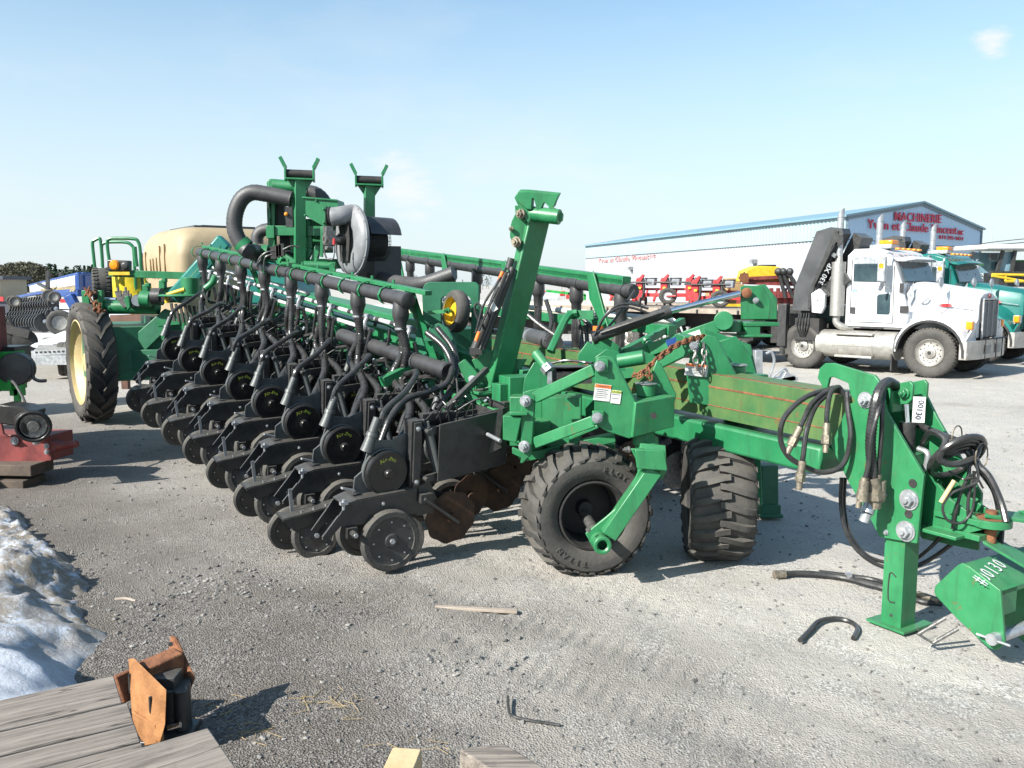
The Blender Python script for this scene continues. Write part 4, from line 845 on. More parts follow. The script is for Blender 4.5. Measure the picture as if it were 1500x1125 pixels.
# cream tank with domed top corner and lid
X_ = V((.80, .60, 0)); Y_ = V((-.60, .80, 0)); tkc = P(262, 395, 13.4); tk = tkc + X_ * .95 + Y_ * 1.15
m = MB(); hw, hd = .95, 1.15; rings = []
for z, k, r_ in ((-.75, .93, .12), (-.2, .98, .14), (.22, 1.0, .16), (.45, .97, .2), (.58, .90, .25), (.66, .80, .28), (.69, .68, .28)):
    ring = []
    for cx, cy in ((1, 1), (-1, 1), (-1, -1), (1, -1)):
        for j in range(5):
            a = math.atan2(cy, cx) - math.pi / 4 + j * math.pi / 8
            ring.append(tk + X_ * (cx * (hw * k - r_) + r_ * math.cos(a)) + Y_ * (cy * (hd * k - r_) + r_ * math.sin(a)) + Z * z)
    rings.append(ring)
m.loops(rings)
tank = pp(m, 'seed_tank', tan, .02, ang=60) if False else m.build('seed_tank', tan, PL, bevel=.015, ang=70)
m = MB(); m.box(tk + Z * .70 + X_ * .1, (1.3, 1.4, .05), X_); m.box(tk + Z * .73 + X_ * .1, (.9, .9, .04), X_); m.build('tank_lid', mat('slate_lid', (.06, .07, .08), .5), tank)
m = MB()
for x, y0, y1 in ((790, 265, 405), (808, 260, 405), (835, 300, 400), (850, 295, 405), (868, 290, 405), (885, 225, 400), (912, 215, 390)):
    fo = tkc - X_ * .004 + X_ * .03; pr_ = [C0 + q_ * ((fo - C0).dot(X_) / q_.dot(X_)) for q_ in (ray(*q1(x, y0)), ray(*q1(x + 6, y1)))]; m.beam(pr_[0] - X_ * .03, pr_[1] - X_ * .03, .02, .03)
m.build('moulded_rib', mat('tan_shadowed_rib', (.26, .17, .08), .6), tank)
m = MB(); m.loops([[tk + V((.75, -.9, -.55)) + V((math.cos(R(a)) * .9, 0, math.sin(R(a)) * .8)) for a in range(0, 181, 15)], [tk + V((1.0, .5, -.55)) + V((math.cos(R(a)) * .9, 0, math.sin(R(a)) * .8)) for a in range(0, 181, 15)]]); pp(m, 'rounded_shroud', teal, .03)
# railings, lamp box, gauge tyre up on the frame
def rail(pts, d, r=.024):
    m = MB(); m.tube([Q1(x, y, d) for x, y in pts], r, 8, 4); pp(m, 'platform_rail', greenC)
rail([(525, 380), (515, 290), (508, 210), (520, 195), (545, 185), (552, 200), (560, 280), (566, 370)], 12.6)
rail([(562, 400), (562, 300), (558, 230), (570, 212), (600, 205), (690, 206), (725, 225), (735, 260), (742, 400), (748, 480)], 12.8)
rail([(603, 320), (592, 250), (590, 200), (605, 186), (640, 184), (735, 187), (760, 205), (770, 250), (775, 350), (790, 500)], 12.2)
rail([(525, 355), (560, 345)], 12.6, .018); rail([(740, 230), (745, 290), (752, 340)], 12.6, .03)
m = MB(); m.box(Q1(657, 334, 12.0), (.30, .12, .15), (1, 0, -.05)); m.m = 1; m.lathe(Q1(628, 331, 11.93), (0, -1, 0), [(0, .03), (.05, .025), (.07, 0)], 20); m.m = 0; m.lathe(Q1(688, 336, 11.93), (0, -1, 0), [(0, .03), (.05, .025), (.06, 0)], 20); pp(m, 'signal_lamp', [black, amber], .015)
m = MB(); m.box(Q1(655, 377, 11.93), (.29, .01, .045)); pp(m, 'reflector_strip', yellow)
ct = Q1(562, 448, 12.3); m = MB(); tyre(m, ct, V((-.9, -.42, 0)), .26, .26, .12, 36, 'block', 30, ext=.012); w_ = pp(m, 'gauge_tyre', rubberD); m = MB(); a = V((-.9, -.42, 0)).normalized(); m.lathe(ct, a, [(.13, .09), (.1, .06), (0, .06)], 20); m.build('rim', white, w_)
m = MB()
for k in range(10):
    c = Q1(480 + random.uniform(0, 80), 480 + random.uniform(0, 110), 11.8); m.tube([c, c + V((random.uniform(-.1, .1), 0, random.uniform(-.1, .12))), c + V((random.uniform(-.1, .1), 0, random.uniform(-.2, .1)))], .012, 6)
    m.cyl(c, c + V((.03, -.02, .05)), .02, n=8)
pp(m, 'hydraulic_fitting', rustM)
m = MB()
for k in range(6): c = Q1(650 + k * 14, 500 + (k % 3) * 18, 11.9); m.box(c, (.05, .05, .14), (1, .2, .3)); m.cyl(c + Z * .06, c + Z * .12, .018, n=8)
pp(m, 'valve_block', steel)
m = MB(); m.cyl(Q1(560, 520, 12), Q1(640, 522, 12), .035); pp(m, 'rod', chrome)
m = MB(); m.cyl(Q1(755, 525, 11.8), Q1(757, 526, 11.9), .08); pp(m, 'round_cover', galv)
# clutter of dark frame members behind the near units
m = MB()
for k in range(46):
    i = random.uniform(0.2, 7.3); c = L2W(i, random.uniform(-1.15, -.75), 0, random.uniform(.85, 1.35)); d_ = S1.normalized() * random.uniform(-.25, .25) + XR * random.uniform(-.2, .2) + Z * random.uniform(-.12, .16)
    (m.tube([c, c + d_ * .5 + Z * .06, c + d_ * 1.3], random.choice((.008, .012, .018)), 6) if k % 3 else m.box(c, (random.uniform(.05, .16), .06, random.uniform(.04, .14)), XR))
pp(m, 'hydraulic_line', black)
m = MB()
for k in range(26):
    i = random.uniform(0, 7.5); c = L2W(i, random.uniform(-.95, -.45), 0, random.uniform(.98, 1.22)); m.cyl(c, c + V((random.uniform(-.03, .03), random.uniform(-.03, .03), .03)), .011, n=7)
pp(m, 'pipe_fitting', galv)
m = MB(); m.beam(L2W(.2, -1.25, 0, 1.22), L2W(7.6, -1.25, 0, 1.22), .12, .12, ZN); m.beam(L2W(.5, -1.35, 0, .8), L2W(7.6, -1.35, 0, .8), .15, .15, ZN)
for i in range(8): m.beam(L2W(i + .5, -1.25, 0, 1.2), L2W(i + .5, -1.0, 0, .95), .08, .12)
pp(m, 'wing_subframe', greenC, .005)

# ================================================================== SETTING
def procg(name):
    m = bpy.data.materials.new(name); m.use_nodes = True; return m, m.node_tree.nodes, m.node_tree.links
gm, N, L = procg('gravel')
bs = N['Principled BSDF']; bs.inputs['Roughness'].default_value = .92; bs.inputs['Specular IOR Level'].default_value = .25
tc = N.new('ShaderNodeTexCoord')
def noise_(sc, det=6, rough=.6, src=None):
    n = N.new('ShaderNodeTexNoise'); n.inputs['Scale'].default_value = sc; n.inputs['Detail'].default_value = det; n.inputs['Roughness'].default_value = rough; L.new(src or tc.outputs['Object'], n.inputs['Vector']); return n.outputs['Fac']
def math_(op, a, b=None, c=None, cl=False):
    n = N.new('ShaderNodeMath'); n.operation = op; n.use_clamp = cl
    for i, v in enumerate((a, b, c)):
        if v is None: continue
        if isinstance(v, (int, float)): n.inputs[i].default_value = v
        else: L.new(v, n.inputs[i])
    return n.outputs[0]
def mix_(f, a, b):
    n = N.new('ShaderNodeMixRGB')
    for i, v in enumerate((f, a, b)):
        if isinstance(v, (int, float)): n.inputs[i].default_value = v
        elif isinstance(v, tuple): n.inputs[i].default_value = (*v, 1)
        else: L.new(v, n.inputs[i])
    return n.outputs[0]
def ramp_(f, a, b, c=0, d=1):
    n = N.new('ShaderNodeMapRange'); n.inputs[1].default_value = a; n.inputs[2].default_value = b; n.inputs[3].default_value = c; n.inputs[4].default_value = d; n.interpolation_type = 'SMOOTHSTEP'; L.new(f, n.inputs[0]); return n.outputs[0]
sx = N.new('ShaderNodeSeparateXYZ'); L.new(tc.outputs['Object'], sx.inputs[0])
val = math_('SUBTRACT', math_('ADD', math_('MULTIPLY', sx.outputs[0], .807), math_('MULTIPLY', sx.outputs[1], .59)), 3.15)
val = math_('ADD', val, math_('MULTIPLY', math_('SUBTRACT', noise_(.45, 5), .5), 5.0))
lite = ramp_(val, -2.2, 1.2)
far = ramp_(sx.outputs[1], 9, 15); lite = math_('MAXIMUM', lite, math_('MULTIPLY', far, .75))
vo = N.new('ShaderNodeTexVoronoi'); vo.inputs['Scale'].default_value = 100; L.new(tc.outputs['Object'], vo.inputs['Vector'])
vo2 = N.new('ShaderNodeTexVoronoi'); vo2.inputs['Scale'].default_value = 38; L.new(tc.outputs['Object'], vo2.inputs['Vector'])
stone = mix_(ramp_(vo.outputs['Color'], .15, .95), (.078, .068, .06), (.235, .218, .20))
fine_l = mix_(noise_(90, 6, .8), (.27, .25, .22), (.46, .435, .40))
fine_l = mix_(ramp_(noise_(1.1, 7), .35, .7), fine_l, (.43, .405, .365))
stone_l = mix_(ramp_(vo.outputs['Color'], .2, .9), (.24, .23, .21), (.52, .505, .48))
lm = mix_(ramp_(noise_(3.2, 8, .7), .42, .66), fine_l, stone_l)
dk = mix_(ramp_(noise_(2.2, 7, .65), .4, .7), stone, (.128, .112, .097))
big = ramp_(vo2.outputs['Color'], .90, .97)
dk = mix_(math_('MULTIPLY', big, .35), dk, (.30, .29, .28))
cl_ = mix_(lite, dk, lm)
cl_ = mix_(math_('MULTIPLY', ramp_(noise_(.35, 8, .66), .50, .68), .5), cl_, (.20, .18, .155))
# rutted tyre track colours
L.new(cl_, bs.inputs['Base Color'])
hgt = math_('ADD', math_('MULTIPLY', vo.outputs['Distance'], math_('SUBTRACT', 1.0, math_('MULTIPLY', lite, .55))), math_('MULTIPLY', noise_(30, 8, .7), 1.2))
hgt = math_('ADD', hgt, math_('MULTIPLY', noise_(7, 6), 1.5))
bp = N.new('ShaderNodeBump'); bp.inputs['Strength'].default_value = .75; bp.inputs['Distance'].default_value = .016; L.new(hgt, bp.inputs['Height']); L.new(bp.outputs[0], bs.inputs['Normal'])

def gh(x, y):
    if y > 26 or abs(x) > 22: return -.0
    p = V((x, y, 0)); h = noise.noise(p * 1.3) * .014 + noise.noise(p * 5) * .006 + noise.noise(p * 17) * .003
    h += .055 * math.exp(-((x + .9) ** 2 + (y - 5.8) ** 2) / 1.7)
    # tyre tracks sweeping from the planter towards the lower right
    u = .707 * (x - .2) + .707 * (y - 3.9) ; w = .62 * (x + .2) + .785 * (y - 4.9)
    for c in (-.42, .12, .75):
        k = (w - c + .06 * noise.noise(V((u * .5, c, 3)))) / .16
        if abs(k) < 1.6 and y < 7:
            t = math.exp(-k * k * 1.4); h += -.010 * t + .008 * t * math.sin((x * .785 - y * .62) * 62 + k * 2)
    return h
def sgrid(n, lim, s):
    o = []
    for i in range(n + 1):
        t = -1 + 2 * i / n; o.append(math.sinh(t * s) / math.sinh(s) * lim)
    return o
xs = [x + .2 for x in sgrid(430, 1200, 8.2)]
ys = [y + 4.2 for y in sgrid(430, 1200, 8.2)]; 
vs = [(x, y, gh(x, y)) for y in ys for x in xs]; nx = len(xs)
fs = [(j * nx + i, j * nx + i + 1, (j + 1) * nx + i + 1, (j + 1) * nx + i) for j in range(len(ys) - 1) for i in range(nx - 1)]
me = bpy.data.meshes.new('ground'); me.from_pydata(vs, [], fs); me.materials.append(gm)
me.polygons.foreach_set('use_smooth', [True] * len(fs))
go = bpy.data.objects.new('ground', me); COL.objects.link(go); tag(go, 'gravel yard, dusty pale and dark damp', None, None, 'structure')

# scattered stones as one mass
m = MB(); 
def stone_at(x, y, r):
    c = V((x, y, gh(x, y) + r * .25)); a = [V((random.uniform(-1, 1), random.uniform(-1, 1), random.uniform(-1, 1))) for _ in range(7)]
    vsx = []
    for i in range(8):
        th = i * 2.4; z = 1 - 2 * (i + .5) / 8; q = math.sqrt(1 - z * z)
        vsx.append(m.bm.verts.new(c + V((math.cos(th + x * 9) * q * r * random.uniform(.7, 1.3), math.sin(th + x * 9) * q * r * random.uniform(.7, 1.2), z * r * random.uniform(.4, .75)))))
    hull = bmesh.ops.convex_hull(m.bm, input=vsx)
random.seed(11)
clus = [G(*p) for p in ((270, 870), (320, 860), (200, 830), (380, 865), (330, 895), (270, 890), (220, 905), (300, 850), (690, 972), (640, 965), (450, 900))]
for _ in range(3000):
    q = random.random()
    if q < .09: c = random.choice(clus); x, y = c.x + random.gauss(0, .17), c.y + random.gauss(0, .17); r = random.uniform(.006, .02)
    else:
        y = 2.6 + 9 * random.random() ** 1.8; x = random.uniform(-.62, .62) * y; r = random.uniform(.004, .011) * (1 + .1 * y)
        if .807 * x + .59 * y - 2.74 > 0 and random.random() < .35: r *= .6
    stone_at(x, y, r)
bmesh.ops.delete(m.bm, geom=[v for v in m.bm.verts if not v.link_faces], context='VERTS')
o = m.build('gravel_stones', mat('stones', (.09, .086, .082), .85, 0, (.25, .24, .225), 3.3, .2, 60), ang=20); tag(o, 'loose grey stones scattered over the yard', 'stones', None, 'stuff')

# snow bank
edge = [G(*p) for p in ((-60, 690), (0, 738), (30, 765), (60, 790), (90, 815), (105, 832), (140, 872), (112, 882), (108, 893), (128, 908), (152, 930), (140, 955), (122, 980), (125, 1000), (150, 1040))]
sm, N, L = procg('dirty_snow'); bs = N['Principled BSDF']; bs.inputs['Roughness'].default_value = .7; tc = N.new('ShaderNodeTexCoord')
bs.inputs['Subsurface Weight'].default_value = .25; bs.inputs['Subsurface Radius'].default_value = (.02, .03, .05)
sx = N.new('ShaderNodeSeparateXYZ'); L.new(tc.outputs['Object'], sx.inputs[0])
v_ = math_('ADD', sx.outputs[1], math_('MULTIPLY', noise_(2.2, 6), 2.2))
dirt = math_('MULTIPLY', ramp_(v_, 4.6, 6.0, .12, 1), ramp_(noise_(9, 9, .75), .32, .56))
c_ = mix_(dirt, (.60, .66, .76), (.27, .235, .19)); c_ = mix_(math_('MULTIPLY', ramp_(noise_(40, 6, .8), .55, .7), .3), c_, (.2, .17, .14)); c_ = mix_(math_('MULTIPLY', ramp_(noise_(120, 3, .6), .64, .70), ramp_(v_, 3.6, 5.5, .25, .9)), c_, (.07, .06, .05)); L.new(c_, bs.inputs['Base Color'])
bp = N.new('ShaderNodeBump'); bp.inputs['Strength'].default_value = 1.0; bp.inputs['Distance'].default_value = .03; L.new(noise_(22, 9, .75), bp.inputs['Height']); L.new(bp.outputs[0], bs.inputs['Normal'])
def sdist(x, y):
    best = 9; ins = None
    for a, b in zip(edge, edge[1:]):
        ax_, ay = a.x, a.y; dx, dy = b.x - ax_, b.y - ay; t = max(0, min(1, ((x - ax_) * dx + (y - ay) * dy) / (dx * dx + dy * dy)))
        ex, ey = ax_ + dx * t - x, ay + dy * t - y; d = math.hypot(ex, ey)
        if d < best: best = d; ins = (dx * (y - ay) - dy * (x - ax_))
    return best if ins < 0 else -best
sv = []; n1_, n2_ = 190, 190
for j in range(n2_ + 1):
    for i in range(n1_ + 1):
        x = -6.4 + 4.6 * i / n1_; y = 2.6 + 6.4 * j / n2_; p = V((x, y, 0))
        d = sdist(x, y) + noise.noise(p * 3) * .06 + noise.noise(p * 9) * .03
        h = -.06 if d < -.05 else -.04 + .36 * (1 - math.exp(-max(0, d + .05) * 2.6)) * (1 + .35 * noise.noise(p * 1.2)) + max(0, min(1, d * 6 + .4)) * (noise.noise(p * 4) * .06 + noise.noise(p * 11) * .045 * (1 if y > 4.6 else .35) + noise.noise(p * 26) * .026 * (1 if y > 4.9 else .2) + noise.noise(p * 60) * .010 * (1 if y > 4.9 else .15))
        sv.append((x, y, h))
sf = [(j * (n1_ + 1) + i, j * (n1_ + 1) + i + 1, (j + 1) * (n1_ + 1) + i + 1, (j + 1) * (n1_ + 1) + i) for j in range(n2_) for i in range(n1_)]
me = bpy.data.meshes.new('snow_bank'); me.from_pydata(sv, [], sf); me.materials.append(sm); me.polygons.foreach_set('use_smooth', [True] * len(sf))
sn = bpy.data.objects.new('snow_bank', me); COL.objects.link(sn); tag(sn, 'old snow bank, dirty along its crest and bluish below', 'snow', None, 'structure')
# far patches of snow
snw = mat('clean_snow', (.58, .60, .64), .8, 0, (.50, .50, .52), .6)
m = MB()
for u, v, w, d in ((60, 500, 9, 40), (20, 520, 5, 22), (185, 485, 5, 34), (100, 455, 60, 190), (20, 456, 40, 170)):
    c = G(u, v); m.lathe((c.x, c.y, -.12), Z, [(0, .33 if d < 100 else .2), (w * .1, .32 if d < 100 else .2), (w * .25, .28 if d < 100 else .18), (w * .4, .2 if d < 100 else .15), (w * .5, .0)], 28, wave=(5, .12, 0))
o = m.build('snow_patches', snw); tag(o, 'bright snow left lying at the back of the yard', 'snow', None, 'structure')

# ---------------- tree line
def tree_mass(name, label, items, m_, leafn=120):
    mm = MB()
    for (x, y, h, kind) in items:
        mm.m = 1; mm.cyl((x, y, -.5), (x, y, h * .8), h * .02, h * .008, 5); mm.m = 0
        for k in range(leafn):
            t = random.random()
            if kind: z = h * (.05 + .95 * t); r = h * .24 * (1 - t) + .1
            else: z = h * (.25 + .75 * t); r = h * .32 * math.sqrt(max(.02, 1 - (2 * t - .9) ** 2 * .8))
            a = random.uniform(0, 6.283); q = r * math.sqrt(random.random()); c = V((x + math.cos(a) * q, y + math.sin(a) * q, z)); s_ = h * random.uniform(.03, .065)
            d1 = V((random.uniform(-1, 1), random.uniform(-1, 1), random.uniform(-.7, .7))).normalized() * s_; d2 = V((random.uniform(-1, 1), random.uniform(-1, 1), random.uniform(-1, 1))).normalized() * s_
            mm.f([mm.bm.verts.new(c - d1), mm.bm.verts.new(c + d2), mm.bm.verts.new(c + d1), mm.bm.verts.new(c - d2)])
    bmesh_o = mm.bm; me = bpy.data.meshes.new(name); bmesh_o.to_mesh(me); bmesh_o.free(); me.materials.append(m_); me.materials.append(mat('bark', (.05, .04, .03), .9))
    o = bpy.data.objects.new(name, me); COL.objects.link(o); return tag(o, label, 'trees', None, 'stuff')
random.seed(5)
it = []
for k in range(260):
    u = random.uniform(-90, 78); d = random.uniform(205, 285); x = (u - 750) / 1250 * d
    top = 385 + 20 * (max(0, (30 - u) / 120)) + (14 * ((u - 60) / 20) if u > 60 else 0) + random.uniform(-1, 6)
    it.append((x, d, 1.95 + (417 - top) * d / 1250 if random.random() < .7 else random.uniform(3, 6), random.random() < .2))
tree_mass('wood', 'brown leafless wood on the skyline at the far left', it, mat('bare_wood', (.045, .045, .028), .9, 0, (.105, .097, .062), .05), 170)
it = []
for k in range(150):
    u = random.uniform(72, 330) if k % 2 else random.uniform(75, 170); d = random.uniform(260, 330); x = (u - 750) / 1250 * d
    it.append((x, d, 1.95 + (417 - random.choice((388, 395, 400, 398))) * d / 1250 * random.uniform(.8, 1.05), random.random() < .75))
tree_mass('conifer_row', 'dark conifers standing right of the brown wood', it, mat('conifer_green', (.014, .028, .014), .9, 0, (.045, .07, .04), .05), 190)
it = [((random.uniform(320, 2000) - 750) / 1250 * d, d, random.uniform(3.5, 6.5), random.random() < .4) for d in [random.uniform(330, 430) for _ in range(150)]]
tree_mass('hedge_row', 'low dark tree belt far behind the machinery', it, mat('conifer_green', (.014, .028, .014)), 60)

# ---------------- building
def bu(u, v, d): return P(u, v, d)
CB, LB, RB = P(1240, 317.5, 50.9), P(858, 360.7, 89.5), P(1437, 336, 62.6); HB = CB.z; HA = P(1345, 298, 56.75).z; CB.z = LB.z = RB.z = 0; CB = V(CB); LB = V(LB); RB = V(RB)
lw = (LB - CB); gw = (RB - CB); 
bd = thing('machinery_hall', 'long metal hall with white lower wall, blue grey gable and red letters', 'building', CB)
def cladding(name, c1_, c2_, per, seam=0, rough=.5):
    m, N_, L_ = procg(name); b = N_['Principled BSDF']; b.inputs['Roughness'].default_value = rough; t = N_.new('ShaderNodeTexCoord')
    n = N_.new('ShaderNodeTexNoise'); n.inputs['Scale'].default_value = .5; n.inputs['Detail'].default_value = 6; L_.new(t.outputs['Object'], n.inputs['Vector'])
    mx = N_.new('ShaderNodeMixRGB'); mx.inputs[1].default_value = (*c1_, 1); mx.inputs[2].default_value = (*c2_, 1); L_.new(n.outputs['Fac'], mx.inputs[0]); L_.new(mx.outputs[0], b.inputs['Base Color']); return m
wallW = cladding('white_cladding', (.27, .285, .31), (.33, .345, .37), .3); wallT = cladding('pale_teal_cladding', (.22, .31, .34), (.28, .37, .40), .3)
wallG = cladding('gable_cladding', (.32, .46, .62), (.39, .53, .68), .3); roofM = cladding('roof_metal', (.13, .235, .29), (.17, .28, .34), .3, rough=.4)
def corr(m, p0, vec, z0, z1f, n, amp):
    # corrugated sheet from p0 along vec
    out = Z.cross(vec).normalized(); out = out if out.dot(V((0, -1, 0))) > 0 else -out
    a = []; b = []
    for i in range(n * 4 + 1):
        t = i / (n * 4); q = p0 + vec * t + out * (amp if i % 4 in (1, 2) else 0); a.append(m.bm.verts.new(q + Z * z0)); b.append(m.bm.verts.new(q + Z * z1f(t)))
    for i in range(n * 4): f_ = m.f([a[i], a[i + 1], b[i + 1], b[i]]); f_.smooth = False
m = MB(); corr(m, CB, lw, -.2, lambda t: 4.7, 110, .06); w_ = m.build('side_wall', wallW, bd)
m = MB(); corr(m, CB + V((-.04, -.02, 0)), lw, 4.7, lambda t: HB, 110, .06); m.beam(CB + V((-.1, -.06, 4.7)), LB + V((-.1, -.06, 4.7)), .06, .08); m.build('upper_wall', wallT, bd)
m = MB(); corr(m, CB, gw, -.2, lambda t: HB + (HA - HB) * (1 - abs(2 * t - 1)), 60, .03); m.build('gable_wall', wallG, bd)
m = MB(); AP = CB + gw * .5 + Z * HA; o1 = -lw.normalized() * .25; ov = gw.normalized() * .35
for a, b in ((CB + Z * HB, AP), (RB + Z * HB, AP)):
    s_ = (a - b).normalized() * .35; m.loops([[a + s_ + o1 + Z * .02, b + o1 + Z * .02, b + lw + Z * .02, a + s_ + lw + Z * .02], [a + s_ + o1 + Z * .14, b + o1 + Z * .14, b + lw + Z * .14, a + s_ + lw + Z * .14]])
m.build('roof', roofM, bd)
m = MB(); nrm = Z.cross(gw).normalized(); nrm = nrm if nrm.y < 0 else -nrm
for a, b in ((CB + Z * (HB - .05), AP - Z * .05), (RB + Z * (HB - .05), AP - Z * .05)): m.beam(a + nrm * .1, b + nrm * .1, .05, .22)
m.beam(CB + nrm * .05, CB + nrm * .05 + Z * HB, .12); m.beam(RB + nrm * .05, RB + nrm * .05 + Z * HB, .12); m.build('trim', mat('grey_trim', (.12, .17, .21), .5), bd)
letr = mat('red_letters', (.42, .02, .05), .5, 0, (.5, .03, .07), 3)
gx = gw.normalized()
def gpt(u, v):
    r = ray(u, v); n_ = nrm; o = CB + n_ * .12; return C0 + r * ((o - C0).dot(n_) / r.dot(n_))
def sign(st, u0, v0, u1, v1, size, par, pt=gpt, nn=nrm, name='sign_lettering', mm=None, bold=.006, back=True):
    a, b = pt(u0, v0), pt(u1, v1); mbx = MB(); mbx.text(st, size, Matrix.Identity(4), .03, bold, 1.06); xsx = [v.co.x for v in mbx.bm.verts]; wd_ = max(xsx) - min(xsx); L_ = (b - a); k = L_.length / wd_
    X = L_.normalized(); N_ = X.cross(Z).normalized(); N_ = N_ if N_.dot(nn) > 0 else -N_; Y = N_.cross(X).normalized(); c = (a + b) / 2; cxm = (max(xsx) + min(xsx)) / 2
    Mx = mat4(c - X * cxm * k, X * k, Y, N_)
    for v in mbx.bm.verts: v.co = Mx @ v.co
    return mbx.build(name, mm or letr, par)
sign('MACHINERIE', 1311, 317.5, 1379, 321.5, .78, bd); sign('Yvon et Claude Vincent', 1271, 328.5, 1402, 338, .78, bd); sign('INC', 1404, 341, 1411, 341.5, .42, bd); sign('819-395-4654', 1376, 347.5, 1411, 350, .36, bd, bold=.0)
wn = Z.cross(lw).normalized(); wn = wn if wn.x < 0 else -wn
def wpt(u, v):
    r = ray(u, v); o = CB + wn * .1; return C0 + r * ((o - C0).dot(wn) / r.dot(wn))
sign('Yvon et Claude Vincent', 876, 382.5, 950, 376, .62, bd, wpt, wn, mm=mat('faded_red_letters', (.55, .26, .26), .6)); sign('INC', 952, 375.6, 960, 375, .35, bd, wpt, wn, mm=MATS['faded_red_letters'])
for u, v in ((926, 393), (1107, 383)):
    m = MB(); c = wpt(u, v); m.box(c + wn * .15, (.35, .5, .28), lw); m.box(c + wn * .05 - Z * .2, (.2, .2, .2), lw); m.build('wall_light', mat('lamp_grey', (.2, .21, .22), .5), bd)

# masts and wires on the skyline
def mast(u, v, d, lab):
    t = P(u, v, d); m = MB(); m.cyl((t.x, t.y, -.1), t, .06, .03, 8); m.cyl(t - Z * .0, t + Z * .3, .02); o = m.build('antenna_mast', mat('mast_grey', (.3, .36, .42), .5)); tag(o, lab, 'mast', 'thin masts on the skyline')
mast(1408, 305, 75, 'thin grey mast rising behind the right slope of the gable'); mast(1454, 332, 80, 'thin grey mast in the open sky right of the hall')
m = MB()
for v0, v1, v2 in ((354, 361, 349), (362, 364, 355)): 
    pts = [P(1250 - 60, v0 - 6, 45), P(1300, v0, 45), P(1400, v1, 45), P(1460, (v1 + v2) / 2 - 1, 45), P(1560, v2 - 5, 45)] ; m.tube(pts, .02, 5, 6)
o = m.build('overhead_wires', dark); tag(o, 'two thin overhead wires sagging across the front of the hall', 'wires')
for u, lab in ((1560, 'wooden pole out of frame at the right'),):
    c = P(u, 417, 45); m = MB(); m.cyl((c.x, c.y, -.3), (c.x, c.y, P(u, 343, 45).z + .2), .12, .09, 10); m.beam((c.x - .7, c.y, P(u, 346, 45).z), (c.x + .7, c.y, P(u, 346, 45).z), .1); o = m.build('utility_pole', mat('pole_wood', (.1, .07, .05), .9)); tag(o, lab, 'pole', 'wooden utility poles')

